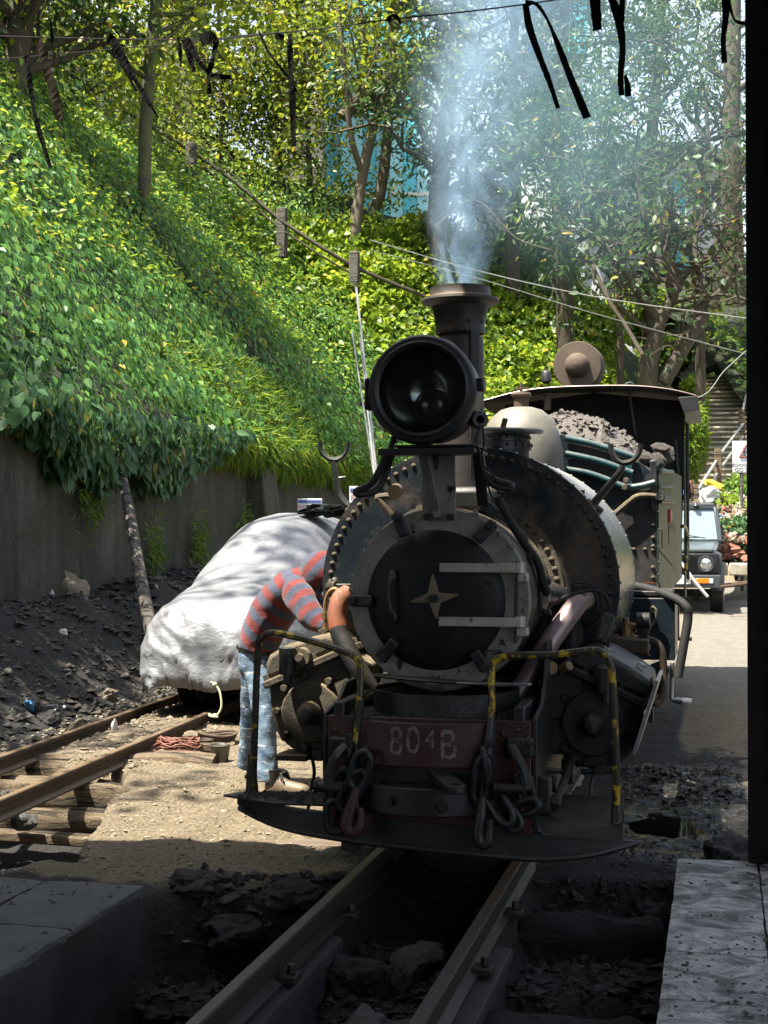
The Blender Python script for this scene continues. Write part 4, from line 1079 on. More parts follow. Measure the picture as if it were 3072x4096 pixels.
P('lamp_cable', MB().tube(smooth_path([hn + Vector((0, 0, -.03)), PV(1905, 1760, -.05), PV(1918, 1810, -.05), PV(1925, 1855, .0), PV(1975, 1900, .1), PV(1990, 1960, .25)], 6), .006, 6), 'rubber')
P('lamp_cable', MB().tube(smooth_path([PV(1932, 1715, .02), PV(1935, 1790, -.02), PV(1915, 1840, -.0), PV(1950, 1940, .1), PV(1975, 2000, .25), PV(2005, 1985, .25), PV(2012, 1970, .22), PV(1990, 1968, .2)], 6), .005, 6), 'rubber')
for k, pts in enumerate(([(1545, 1812, .10), (1528, 1862, .10), (1488, 1930, .10), (1435, 1960, .10), (1424, 1970, .10), (1440, 1978, .10), (1490, 1968, .12), (1530, 1925, .14), (1556, 1850, .14), (1570, 1815, .14)],)):
    P('lamp_arm', MB().tube(smooth_path([PV(*p) for p in pts], 5), .0165, 10), 'black')
P('lamp_arm', MB().tube(smooth_path([PV(x, y, .12) for x, y in ((1922, 1815), (1935, 1880), (1970, 1915), (2040, 1938), (2046, 1948), (2030, 1955), (1975, 1940), (1945, 1905))], 5), .0155, 10), 'oily')
P('lamp_stay', MB().bar(PV(1912, 1815, .06), PV(1932, 2020, VF + .05), .05, .02, up=(0, -1, 0)).bar(PV(1930, 2015, VF + .05), PV(1985, 2055, VF + .08), .05, .02, up=(0, -1, 0)), 'black', .004)
P('lamp_arm', MB().tube([PV(1585, 1720, .0), PV(1560, 1806, -.02)], .014, 8), 'black')
P('roller_tip', MB().tube(smooth_path([PV(x, y, VF + .35) for x, y in ((1565, 2060), (1520, 2000), (1508, 1992), (1540, 1985), (1580, 1985), (1590, 1970))], 4), .017, 8).lathe([(0, -.02), (.036, -.02), (.036, .02), (0, .02)], PV(1583, 1965, VF + .33), (0, 1, .2), 16), 'rustbrown')

# ---- chimney
CV = .80
P('chimney', MB().lathe([(.30, -.22), (.20, -.12), (.135, -.04), (.118, .06), (.116, .80), (.112, .84), (.09, .84), (.09, .3)], (0, CV, 1.62), (0, 0, 1), 44), 'chim')
P('chimney_cap', MB().lathe([(.116, 0), (.124, .004), (.124, .03), (.121, .036), (.128, .09), (.140, .135), (.178, .150), (.193, .160), (.190, .172), (.152, .184), (.148, .19), (.148, .228), (.138, .230), (.118, .228), (.100, .06)], (0, CV, 2.475), (0, 0, 1), 52), 'chim', label='flared chimney cap with brown dust on its lip')
for a in (-150, -110, -60, -20): rivet(Vector((.125*math.cos(R(a)), CV + .125*math.sin(R(a)), 2.53)), (math.cos(R(a)), math.sin(R(a)), 0), .009, 'chim')
P('stack_seam', MB().box((.085, CV - .085, 2.12), (.05, .012, .72), (0, 0, R(45))), 'chim', .003)
P('chimney_saddle', MB().box((.03, CV + .0, 1.66), (.34, .36, .12)), 'black', .03)

# ---- saddle tank
TC = Vector((.008, 0, 1.235)); TA, TB = .752, .694; TV0, TV1 = .95, 2.25
def tank_pt(a, ins=0.0): return Vector((TC.x + (TA - ins) * math.cos(a), 0, TC.z + (TB - ins) * math.sin(a)))
A0, A1 = R(-42), R(222)
prof = [tank_pt(A0 + (A1 - A0) * i / 72) for i in range(73)]
P('tank_front_plate', MB().prism([p + Vector((0, TV0, 0)) for p in prof], (0, .011, 0)), 'tankfront', label='riveted front plate of the saddle tank')
wr = MB()
for i, p in enumerate(prof):
    a = A0 + (A1 - A0) * i / 72
    o = tank_pt(a, -.004)
    wr.v += [(o.x, TV0 + .012, o.z), (o.x, TV1, o.z), (tank_pt(a, .012).x, TV1, tank_pt(a, .012).z), (tank_pt(a, .012).x, TV0 + .012, tank_pt(a, .012).z)]
for i in range(72):
    for k in range(4):
        k2 = (k+1) % 4; wr.f.append((i*4+k2, i*4+4+k2, i*4+4+k, i*4+k))
P('tank_wrapper', wr, 'gloss', smooth=60, label='glossy wrapper of the saddle tank, dust and painted sunlight whitening its top')
P('tank_end', MB().prism([p + Vector((0, TV1 - .03, 0)) for p in prof], (0, .02, 0)), 'tank')
P('boiler', MB().lathe([(.46, 0), (.46, 2.1)], (0, .955, 1.15), (0, 1, 0), 40).box((0, 2.2, .95), (.7, 2.4, .5)), 'black')
n = 62
for i in range(n):
    a = R(-36) + (R(216) - R(-36)) * i / (n - 1)
    p = tank_pt(a, .040); rivet(Vector((p.x, TV0, p.z)), r=.0135, mat='casting' if 1.2 < a < 3.9 else 'black', hl=1.15)
for i in range(26):
    a = R(-30) + (R(128) - R(-30)) * i / 25
    for v in (TV0 + .035, TV1 - .06):
        p = tank_pt(a, -.004); q = tank_pt(a, -.2); rivet(Vector((p.x, v, p.z)), q - p, r=.010, mat='gloss', hl=.8)
for i in range(30):     # angle ring round the smokebox
    a = R(-22) + (R(158) - R(-22)) * i / 29
    r_ = .468; rivet(Vector((SC.x + r_*math.cos(a), TV0 - .012, SC.z + r_*math.sin(a))), r=.0165, mat='casting', hl=1.15)
P('angle_ring', MB().lathe([(.413, -.05), (.427, -.05), (.432, -.016), (.500, -.014), (.500, 0)], (SC.x, TV0, SC.z), (0, 1, 0), 72), 'casting')
P('tank_clip', MB().tube([PV(2290, 1965, 1.05), PV(2290, 1985, 1.05), PV(2330, 1985, 1.05), PV(2330, 1960, 1.05)], .012, 4), 'rustbrown')
# lamp irons (U shaped fire iron rests)
def iron(stem, uu, lab, mat):
    m = MB().tube(smooth_path([PV(*p) for p in stem], 5), [.022 - .007 * i / (5*(len(stem)-1)) for i in range(5*(len(stem)-1) + 1)], 8)
    m.tube(smooth_path([PV(*p) for p in uu], 5), .0135, 8); return P('fire_iron_rest', m, mat, label=lab)
iron([(1410, 2035, 1.0), (1378, 2010, 1.0), (1352, 1965, 1.0), (1343, 1900, 1.0), (1334, 1845, 1.0)], [(1281, 1768, 1.0), (1283, 1800, 1.0), (1305, 1828, 1.0), (1334, 1840, 1.0), (1365, 1832, 1.0), (1388, 1805, 1.0), (1393, 1768, 1.0)], 'U shaped fire iron rest standing on the tank edge by the wall', 'oily')
P('rest_peg', MB().tube([PV(1338, 1915, 1.0), PV(1382, 1908, 1.0)], [.012, .006], 6), 'black')
iron([(2360, 2035, 1.02), (2395, 1990, 1.02), (2430, 1950, 1.02), (2478, 1890, 1.02), (2492, 1862, 1.02)], [(2443, 1775, 1.02), (2446, 1805, 1.02), (2465, 1838, 1.02), (2494, 1852, 1.02), (2530, 1842, 1.02), (2556, 1812, 1.02), (2563, 1775, 1.02)], 'U shaped fire iron rest leaning off the sunlit tank edge', 'black')
P('rest_foot', MB().box(PV(2372, 2030, 1.03), (.10, .06, .05), (0, R(38), 0)), 'casting', .01)
P('rest_foot', MB().box(PV(1415, 2030, 1.0), (.09, .06, .04), (0, R(-42), 0)), 'casting', .01)
# filler with riveted neck and open lid
fc = PV(1985, 1800, 1.32)
P('filler_neck', MB().lathe([(.150, -.16), (.150, .0), (.162, .0), (.162, .04), (.155, .045), (.155, .085), (.14, .085)], (.12, 1.32, 1.93), (0, 0, 1), 36), 'tank')
P('filler_lid', MB().lathe([(0, .02), (.18, .02), (.21, .012), (.215, 0), (.20, -.012), (0, -.01)], (.135, 1.30, 2.03), (.03, -.06, 1), 40), 'black')
P('lid_catch', MB().bar((.16, 1.14, 2.035), (.175, 1.13, 2.085), .03, .016), 'rustbrown', .004)
for i in range(11):
    a = R(-175 + 180 * i / 10 - 2); rivet(Vector((.12 + .163*math.cos(a), 1.32 + .163*math.sin(a), 1.955)), (math.cos(a), math.sin(a), 0), .011, 'tank')
    rivet(Vector((.12 + .156*math.cos(a), 1.32 + .156*math.sin(a), 1.995)), (math.cos(a), math.sin(a), 0), .009, 'tank')

# ---- steam dome
DV = 2.72; d0 = PV(2085, 1700, DV)
P('dome', MB().lathe([(.262, -.60), (.262, -.20), (.255, -.10), (.232, .0), (.19, .085), (.13, .135), (.075, .152), (0, .156)], (d0.x, DV, PV(2080, 1628, DV).z - .156), (0, 0, 1), 52), 'cream')
dz = PV(2080, 1628, DV).z
P('dome_valve', MB().lathe([(.046, -.01), (.046, .06), (.058, .062), (.064, .075), (.058, .09), (.03, .094), (0, .094)], (d0.x, DV, dz), (0, 0, 1), 24).box((d0.x, DV, dz + .115), (.09, .02, .015)).cyl((d0.x, DV, dz + .09), (d0.x, DV, dz + .15), .010, n=8), 'rustbrown')

# ---- coal bunker in front of the cab
BV = 2.95
br = PV(2627, 1862, BV); BU = br.x; BZ0 = PV(2600, 2330, BV).z; BZ1 = br.z
cabv = PU(2722, 2000, BU).y
tl = PV(2262, 1745, BV)
P('bunker_front', MB().prism([(-BU, BV, BZ0), (BU, BV, BZ0), (BU, BV, PV(2627, 1900, BV).z), PV(2560, 1850, BV), PV(2400, 1790, BV), PV(2262, 1740, BV), (0, BV, tl.z + .05), (-.4, BV, tl.z), (-BU, BV, BZ1)], (0, .012, 0)), 'tank', .003)
for pts in ([(2262, 1752), (2350, 1770), (2450, 1800), (2540, 1830)], [(2262, 1815), (2350, 1833), (2430, 1855), (2530, 1893)], [(2265, 1878), (2350, 1893), (2430, 1920), (2500, 1948), (2560, 1945), (2620, 1930)]):
    P('bunker_bar', MB().tube(smooth_path([PV(x, y, BV - .03) for x, y in pts] if len(pts) < 6 else [PV(x, y, BV - .03) for x, y in pts], 5), .022, 10), 'teal')
P('bunker_bracket', MB().box(PV(2512, 1895, BV - .02), (.055, .03, .18)), 'teal', .006)
for x, y in ((2505, 1922), (2500, 1950)): bolt(PV(x, y, BV - .055), r=.018, mat='rustbrown')
P('corner_post', MB().box(((PV(2602, 1950, BV).x + BU) / 2, BV - .012, (BZ1 + PV(2627, 2060, BV).z) / 2 + .03), (BU - PV(2602, 1950, BV).x, .03, BZ1 - PV(2627, 2060, BV).z)), 'tank', .004)
side = P('bunker_side', MB().prism([(BU, BV, PV(2627, 2330, BV).z), (BU, BV, BZ1), (BU, cabv, PU(2690, 1850, BU).z - .02), (BU, cabv, 1.05), (BU, BV + .55, 1.06), (BU, BV + .30, 1.15)], (.012, 0, 0)), 'green', .003, label='faded green bunker side sheet')
P('bunker_side', MB().prism([(-BU, BV, BZ0), (-BU, BV, BZ1), (-BU, cabv, BZ1), (-BU, cabv, 1.05)], (-.012, 0, 0)), 'green')
for k, y in enumerate((1885, 1945, 2005)):
    a, b = PU(2640, y, BU + .02), PU(2690, y + 4, BU + .02); P('side_rib', MB().tube([a, b], .016, 8), 'green', parent=side)
npz = PU(2675, 2065, BU + .012)
npl = P('name_plate', MB().box((BU + .022, npz.y, npz.z), (.02, .36, .10)), 'red', .006, label='red number plate on the green bunker side')
tm = text_mesh('plate_number', '804', .10, .002); tm.materials.append(M['paper']); put('plate_number', tm, None, npl, (BU + .0335, npz.y, npz.z), (R(90), 0, R(90)))
for x, y0, y1 in ((2648, 2118, 2195), (2675, 2105, 2180)):
    a, b = PU(x, y0, BU + .013), PU(x, y1, BU + .013); P('side_slot', MB().box((BU + .012, a.y, (a.z + b.z)/2), (.006, .10, a.z - b.z)), 'soot_shade', .002, side)
for i in range(10):
    a = PU(2637, 2203, BU + .012); b = PU(2685, 2260, BU + .012); q = a.lerp(b, i/9); rivet(q, (1, 0, 0), .010, 'black')
for y in (2045, 2100, 2150, 2185, 2200, 2270, 2310): rivet(PV(2612, y, BV - .002), r=.013, mat='casting', hl=1.2)
for x in (2535, 2580): rivet(PV(x, 2197, BV - .002), r=.013, mat='casting', hl=1.6)
for y in (2050, 2120, 2190, 2250, 2300): rivet(PU(2634, y, BU + .012), (1, 0, 0), .010, 'green')
P('bunker_hose', MB().tube(smooth_path([PV(2450, 2065, BV - .05), PV(2490, 2030, BV - .05), PV(2540, 1990, BV - .05), PV(2580, 1982, BV - .04), PV(2632, 1985, BV - .02)], 6), .018, 8), 'casting')
P('pipe_union', MB().cyl(PU(2632, 1987, BU + .03), PU(2690, 2000, BU + .03), .018, n=12).cyl(PU(2645, 1988, BU + .03), PU(2654, 1990, BU + .03), .027, n=8), 'black')

# ---- cab
RT = [(1932, 1556), (2100, 1551), (2300, 1560), (2500, 1570), (2700, 1581), (2785, 1584)]
CVv = cabv + .05
RV = CVv - .45
rp = [PV(x, y, RV) for x, y in RT]
ul, ur = -rp[-1].x * 1.12, rp[-1].x
arc = []
zc = PV(2100, 1551, RV).z; zr = rp[-1].z
for i in range(25):
    u = ul + (ur - ul) * i / 24; arc.append((u, zr + (zc - zr) * (1 - min(1, abs(u / ur))**3)))
m = MB()
for (u, z) in arc: m.v += [(u, RV, z), (u, CVv + 1.2, z), (u, CVv + 1.2, z - .02), (u, RV, z - .02)]
for i in range(24):
    for k in range(4):
        k2 = (k+1) % 4; m.f.append((i*4+k2, i*4+4+k2, i*4+4+k, i*4+k))
m.f.append((3, 2, 1, 0)); m.f.append((96, 97, 98, 99))
P('cab_roof', m, 'soot_shade', smooth=60)  # whole roof black: the shade of its underside is put into the colour
P('sunlit_roof_edge', MB().tube([(u, RV - .004, z + .003) for u, z in arc], .006, 6), 'greypipe', label='pale strip painting the sunlit front edge of the cab roof')  # pale tube puts the sunlit roof line into colour
eL = PV(2778, 1640, RV)
P('roof_gutter', MB().prism([(ur - .17, RV - .01, zr - .01), (ur + .012, RV - .01, zr - .0), (ur + .03, RV - .01, eL.z), (ur - .12, RV - .01, eL.z - .02)], (0, 1.6, 0)), 'black', .004)
zz = zr - .01
P('cab_front_sheet', MB().prism([(-BU, CVv, 1.05), (BU, CVv, 1.05), (BU + .05, CVv, zz), (0, CVv, zc - .02), (-BU - .05, CVv, zz)], (0, .015, 0)), 'soot_shade')  # shade under the roof overhang is put into the sheet's black
P('cab_side_sheet', MB().prism([(BU + .03, CVv + .02, .85), (BU + .03, CVv + .02, 1.95), (BU + .02, CVv + .02, zz), (BU + .02, CVv + .12, zz), (BU + .03, CVv + .14, 1.95), (BU + .03, CVv + .48, 1.80), (BU + .03, CVv + .48, .85)], (.014, 0, 0)), 'green', .003)
P('cab_side_sheet', MB().prism([(-BU - .03, CVv + .02, .85), (-BU - .03, CVv + .02, 1.95), (-BU - .03, CVv + .48, 1.80), (-BU - .03, CVv + .48, .85)], (-.014, 0, 0)), 'green', .003)
P('cab_pillar', MB().cyl((BU + .04, CVv + 1.18, 1.0), (BU + .04, CVv + 1.18, zz), .02).cyl((-BU - .04, CVv + 1.18, 1.0), (-BU - .04, CVv + 1.18, zz), .02), 'black')
P('corner_hose', MB().tube(smooth_path([PV(2702, 1760, CVv), PV(2712, 1880, CVv - .02), PV(2718, 2000, CVv), PV(2708, 2030, CVv)], 5), .016, 8), 'rubber')
# round dust cap seen over the roof and the little whistle pot
rc = PV(2310, 1465, CVv + .9)
P('roof_drum', MB().lathe([(0, -.06), (.055, -.055), (.10, -.03), (.125, .02), (.135, .06), (.255, .07), (.262, .08), (.262, .34), (0, .34)], (rc.x, CVv + .75, rc.z), (.06, 1, 0), 44), 'rustbrown', label='round domed brown drum end standing on the cab roof')
wpot = PV(2185, 1500, CVv + .3)
P('roof_whistle', MB().lathe([(.03, -.09), (.05, -.07), (.05, .02), (.035, .04), (.02, .05), (.02, .085), (0, .085)], (wpot.x, CVv + .3, wpot.z), (0, 0, 1), 18), 'black')
P('safety_valve', MB().cyl(PV(2190, 1640, CVv - .3), PV(2190, 1575, CVv - .3), .036, n=14).cyl(PV(2190, 1582, CVv - .3), PV(2190, 1575, CVv - .3), .075, n=18), 'rustbrown')

# ---- cylinders and valve chests
for s in (-1, 1):
    cx, cz, cv = (-.70, .625, .60) if s < 0 else (.668, .61, .60)
    mat = 'casting' if s < 0 else 'oily'
    cyl = P('cylinder', MB().lathe([(.20, .02), (.215, .03), (.215, .60), (.2, .62), (0, .62)], (cx, cv, cz), (0, 1, 0), 44), mat)
    P('cylinder_cover', MB().lathe([(0, -.028), (.142, -.026), (.15, -.018), (.152, .0), (.200, .004), (.206, .012), (.206, .045)], (cx, cv, cz), (0, 1, 0), 56), mat, parent=cyl)
    P('cover_boss', MB().lathe([(0, -.115), (.03, -.11), (.05, -.085), (.054, -.06), (.060, -.02), (.066, 0)], (cx, cv - .01, cz), (0, 1, 0), 32), mat, parent=cyl)
    for k in range(9):
        a = R(20 + 40*k); bolt(Vector((cx + .178*math.cos(a), cv - .0, cz + .178*math.sin(a))), r=.019, mat=mat, parent=cyl, hl=1.7 if s < 0 else 1.2)
    t = R(24) * s
    e1 = Vector((math.cos(t), 0, -math.sin(t))); e2 = Vector((math.sin(t), 0, math.cos(t)))
    base = PV(2415, 2735, cv) if s > 0 else PV(1212, 2672, cv)
    def q(a, b, v): return Vector((base.x, v, base.z)) + e1*a + e2*b
    # saddle casting from cylinder up to the flange
    P('cylinder_saddle', MB().prism([q(-.20, -.02, cv - .0), q(.22, -.02, cv), Vector((cx + s*.21, cv, cz + .03)), Vector((cx + s*.16, cv, cz - .15)), Vector((cx - s*.2, cv, cz - .15)), Vector((cx - s*.24, cv, cz + .22))] if s > 0 else
        [q(-.20, -.02, cv), q(.20, -.02, cv), Vector((cx + .26, cv, cz + .22)), Vector((cx + .22, cv, cz - .15)), Vector((cx - .16, cv, cz - .15)), Vector((cx - .21, cv, cz + .03))], (0, .62, 0)), mat, .012)
    P('chest_flange', MB().prism([q(-.215, -.022, cv - .03), q(.235, -.022, cv - .03), q(.235, .016, cv - .03), q(-.215, .016, cv - .03)], (0, .66, 0)), mat, .008)
    ch = [q(a, b, cv - .015) for a, b in ((-.19, .016), (-.17, .09), (-.13, .125), (-.04, .135), (.08, .125), (.18, .105), (.205, .08), (.215, .016))]
    P('valve_chest', MB().prism(ch if s > 0 else ch, (0, .60, 0)), mat, .022)
    for a in (-.19, -.10, .08, .21):
        for v in (cv - .0, cv + .3):
            if a in (-.10, .08) and v > cv: continue
            bolt(q(a, .018, v), e2, .019, mat, hl=1.6)
    for a in (-.06, .12): bolt(q(a, .128, cv + .15), e2, .022, mat if s < 0 else 'silver', hl=.9)
    P('relief_valve', MB().cyl(q(.03, -.02, cv - .08) if s > 0 else q(-.06, .0, cv - .08), q(.03, -.02, cv - .08) + Vector((0, 0, .115)) if s > 0 else q(-.06, .0, cv - .08) + Vector((0, 0, .13)), .042, n=20).cyl((q(.03, -.02, cv - .08) if s > 0 else q(-.06, .0, cv - .08)) + Vector((0, 0, -.045)), (q(.03, -.02, cv - .08) if s > 0 else q(-.06, .0, cv - .08)) + Vector((0, 0, .0)), .022, n=8), 'black' if s > 0 else 'oily', .003)
    P('valve_boss', MB().cyl(q(.03 if s < 0 else -.03, .05, cv - .07), q(.03 if s < 0 else -.03, .05, cv), .045 if s < 0 else .035, n=18).cyl(q(.03 if s < 0 else -.03, .05, cv - .10), q(.03 if s < 0 else -.03, .05, cv), .020, n=10), mat)
    # drain cocks
    P('drain_cock', MB().cyl((cx - .06, cv - .0, cz - .225), (cx + .10, cv - .0, cz - .215), .014, n=8).box((cx + .03, cv, cz - .21), (.05, .04, .05)).tube(smooth_path([(cx + .0*s, cv, cz - .22), (cx - .015*s, cv - .01, cz - .30), (cx + .0*s, cv - .05, cz - .42), (cx + .015, cv - .12, cz - .56)], 4), .009, 6), 'oily')
P('lagging_plate', MB().bar(PV(2638, 2700, .66), PV(2545, 2990, .66), .5, .018, up=(1, 0, -.3)), 'steel', .003)
P('oil_cup', MB().cyl(PV(2206, 2672, .52), PV(2206, 2672, .50), .030, n=18).cyl(PV(2250, 2675, .55), PV(2278, 2662, .52), .022, n=12), 'brass')
P('guard_stay', MB().tube([PV(2182, 3075, .45), PV(2290, 3095, .5)], .013, 8).box(PV(2186, 3130, .35), (.09, .06, .08)), 'oily', .004)
P('foot_block', MB().box((-.79, .64, .405), (.16, .2, .03)), 'casting', .006)

# ---- steam and exhaust pipes
P('steam_pipe', MB().tube(smooth_path([PV(2345, 2398, .90), PV(2312, 2415, .80), PV(2265, 2475, .72), PV(2185, 2590, .62), PV(2105, 2720, .54), PV(2060, 2790, .50)], 7), .050, 18), 'greypipe', label='bare pinkish grey steam pipe')
P('pipe_flange', MB().cyl(PV(2330, 2415, .955), PV(2325, 2412, .90), .108, n=32).cyl(PV(2325, 2412, .90), PV(2322, 2412, .885), .09, n=32), 'black', .004)
for k in range(7):
    a = R(25 + 51*k); c = PV(2326, 2413, .905); bolt(c + Vector((.093*math.cos(a), -.01, .093*math.sin(a))), r=.014, mat='oily')
P('elbow_pipe', MB().tube(smooth_path([PV(2165, 2375, .72), PV(2215, 2385, .80), PV(2268, 2425, .88), PV(2285, 2500, .92), PV(2287, 2620, .92)], 6), .062, 18), 'black')
P('elbow_flange', MB().prism([PV(2148, 2310, .56), PV(2172, 2300, .64), PV(2178, 2420, .64), PV(2152, 2470, .56)], (.022, 0, 0)), 'black', .006)
for y in (2325, 2450): bolt(PV(2180, y, .57), (1, 0, 0), .017, 'oily', hl=1.8)
P('exhaust_pipe', MB().tube(smooth_path([PV(1392, 2375, .66), PV(1362, 2400, .62), PV(1348, 2460, .60), PV(1356, 2515, .59)], 7), .048, 18), 'copper', label='orange heat rusted exhaust pipe')
P('exhaust_pipe', MB().tube(smooth_path([PV(1355, 2510, .59), PV(1364, 2545, .58), PV(1400, 2620, .56), PV(1440, 2690, .55), PV(1480, 2760, .55)], 7), .0475, 18), 'black', label='sooty lower end of the exhaust pipe')
P('copper_tube', MB().tube(smooth_path([PV(1303, 2560, .80), PV(1302, 2480, .80), PV(1300, 2420, .8), PV(1312, 2375, .80), PV(1335, 2355, .80), PV(1358, 2368, .80), PV(1362, 2395, .82)], 6), .010, 8).cyl(PV(1305, 2450, .80), PV(1305, 2475, .80), .024, n=6).cyl(PV(1305, 2490, .80), PV(1305, 2520, .80), .022, n=6).cyl(PV(1305, 2530, .80), PV(1305, 2560, .80), .026, n=8), 'brass')
P('side_union', MB().cyl(PV(1318, 2352, .90), PV(1350, 2345, .86), .034, n=8).box(PV(1372, 2350, .88), (.10, .05, .04)).cyl(PV(1345, 2330, .88), PV(1345, 2362, .88), .018, n=6).ball(PV(1340, 2325, .89), .022), 'black', .006)
P('small_pipe', MB().tube(smooth_path([PV(2185, 2440, .70), PV(2240, 2395, .75), PV(2340, 2365, .80), PV(2405, 2370, .82), PV(2438, 2420, .82), PV(2440, 2500, .80), PV(2430, 2600, .75)], 6), .008, 8), 'rubber')
P('lubricator', MB().bar(PV(2440, 2460, .78), PV(2402, 2570, .74), .055, .045, up=(0, -1, 0)).bar(PV(2420, 2510, .76), PV(2400, 2560, .74), .03, .06, up=(0, -1, 0)), 'oily', .005)
P('smokebox_hose', MB().tube(smooth_path([PV(1985, 1985, .42), PV(2040, 2085, .45), PV(2095, 2170, .48), PV(2150, 2250, .52), PV(2175, 2340, .55), PV(2190, 2370, .6)], 6), .020, 10).tube(smooth_path([PV(2115, 2215, .47), PV(2130, 2290, .5), PV(2145, 2350, .54)], 4), .011, 8), 'rubber')
P('ring_wire', MB().tube(smooth_path([PV(1990, 1968, .3), PV(2010, 1978, .3), PV(2022, 1968, .3), PV(2018, 1955, .3), PV(2002, 1962, .3)], 5), .004, 5), 'rubber')

# ---- gear between cylinder and cab on this side
bx0, bx1 = PV(2500, 2500, 2.35), PV(2700, 2500, 2.35)
P('sand_box', MB().box(((bx0.x + bx1.x)/2, 2.62, (PV(2600, 2392, 2.35).z + PV(2600, 2640, 2.35).z)/2), (bx1.x - bx0.x, .54, PV(2600, 2392, 2.35).z - PV(2600, 2640, 2.35).z)), 'tank', .006)
P('sand_box_lid', MB().box(((bx0.x + bx1.x)/2, 2.62, PV(2600, 2385, 2.35).z + .014), (bx1.x - bx0.x - .04, .50, .03)), 'black', .006)
P('box_handle', MB().tube(smooth_path([PV(2612, 2450, 2.3), PV(2600, 2440, 2.3), PV(2610, 2428, 2.3), PV(2625, 2445, 2.3), PV(2620, 2480, 2.3), PV(2598, 2515, 2.3)], 5), .010, 6), 'casting')
P('brake_hose', MB().tube(smooth_path([PV(2480, 2340, 2.5), PV(2570, 2350, 2.45), PV(2680, 2385, 2.35), PV(2742, 2425, 2.3), PV(2752, 2470, 2.3), PV(2738, 2560, 2.28), PV(2712, 2710, 2.25)], 7), .027, 12), 'rubber')
P('step_iron', MB().tube(smooth_path([PV(2690, 2650, 2.3), PV(2686, 2780, 2.3), PV(2694, 2800, 2.3), PV(2730, 2812, 2.3)], 4), .013, 8).box(PV(2735, 2800, 2.32), (.09, .13, .012), (0, .1, 0)), 'steel', .002)
P('valve_rod_pipe', MB().cyl(PV(2435, 2508, 1.4), PV(2490, 2508, 1.4), .035, n=14), 'black')
P('check_valve', MB().cyl(PV(2508, 2560, 1.42), PV(2505, 2520, 1.42), .040, n=14).cyl(PV(2505, 2520, 1.42), PV(2503, 2490, 1.42), .034, n=8).cyl(PV(2503, 2490, 1.42), PV(2503, 2470, 1.42), .018, n=8).cyl(PV(2515, 2510, 1.42), PV(2545, 2512, 1.42), .026, n=10), 'brass', label='rusty brass check valve')
P('crosshead_bracket', MB().box(PV(2497, 2572, 1.42), (.26, .3, .075), (0, R(4), 0)), 'rustbrown', .01)
P('rocker_arm', MB().cyl(PV(2545, 2482, 1.38), PV(2600, 2482, 1.38), .042, n=18).bar(PV(2588, 2490, 1.38), PV(2565, 2570, 1.38), .045, .035, up=(0, -1, 0)).bar(PV(2565, 2565, 1.38), PV(2590, 2630, 1.38), .03, .03, up=(0, -1, 0)).bar(PV(2555, 2500, 1.38), PV(2560, 2540, 1.38), .03, .03, up=(0, -1, 0)), 'oily', .004)
P('drain_pipe', MB().tube(smooth_path([PV(2575, 2560, 1.4), PV(2620, 2568, 1.4), PV(2648, 2610, 1.4), PV(2655, 2700, 1.4), PV(2650, 2780, 1.38), PV(2625, 2815, 1.35), PV(2605, 2800, 1.3)], 6), .020, 10), 'rustbrown')
P('guide_bracket', MB().prism([PV(2600, 2660, 1.4), PV(2650, 2640, 1.4), PV(2680, 2680, 1.4), PV(2655, 2760, 1.4), PV(2600, 2800, 1.4)], (0, .05, 0)).prism([PV(2590, 2830, 1.2), PV(2615, 2830, 1.2), PV(2612, 2895, 1.2), PV(2585, 2885, 1.2)], (0, .05, 0)), 'oily', .005)
P('slide_bar', MB().box((.69, 1.75, .74), (.05, 1.0, .05)).box((.69, 1.75, .52), (.05, 1.0, .05)).cyl((.69, 1.2, .62), (.69, 2.2, .62), .025), 'steel', .004)
P('running_board', MB().box((.86, 3.9, .86), (.14, 1.9, .04)).box((-.86, 3.4, .86), (.14, 2.4, .04)), 'black', .006)
P('cab_handrail', MB().tube(smooth_path([PU(2728, 2105, BU + .10), PU(2742, 2110, BU + .10), PU(2748, 2150, BU + .10), PU(2745, 2260, BU + .10), PU(2738, 2285, BU + .08)], 5), .016, 8), 'yellow')
P('cab_step', MB().box((BU + .02, CVv + .3, .42), (.16, .26, .02)).bar((BU - .04, CVv + .3, .42), (BU - .04, CVv + .3, .88), .03, .14), 'black', .003)
# sooty ledge behind the front ring (ash between the barrel and the platform)
P('ash_ledge', MB().grid([(u, v, .72 + .05 * mnoise.noise(Vector((u*7, v*7, 9)))) for u in np.linspace(-.46, .46, 20) for v in np.linspace(.33, .95, 14)], 20, 14), 'casting', smooth=180)

# ---- coal in the bunker, poker
ct = lambda u, v: (1.88 + .27 * math.exp(-((u - .40)/.34)**2) + .20 * math.exp(-((u + .05)/.35)**2) - .50 * max(0, u - .66) - .34 * (1 - min(1, max(0, (v - BV) / .34)))**1.5 + .03 * mnoise.noise(Vector((u*26, v*26, 5))) + .05 * mnoise.noise(Vector((u*9, v*9, 0))))
cg = MB().grid([(u, v, max(1.5, ct(u, v) + .08 * math.sin((v - BV) * 3))) for u in np.linspace(-BU + .02, BU - .02, 70) for v in np.linspace(BV + .02, CVv - .03, 46)], 70, 46)
tag(put('bunker_coal', cg.mesh('bunker_coal', 25), M['coalpale']), 'heap of small dusty coal filling the locomotive bunker', 'coal', kind='stuff')
grit('coal_pieces', lambda g: (u := g.uniform(-BU + .05, BU - .04), v := BV + .02 + (CVv - BV - .07) * g.random()**1.4, ct(u, v) + .08 * math.sin((v - BV) * 3) + .004), 4200, .010, .036, mat='coalpale', parent=None, seed=8)
rk = [rock_mesh('coal_lump', 60 + k, .45, .8, 1, 20) for k in range(4)]
for k in rk: k.materials.append(M['coalpale'])
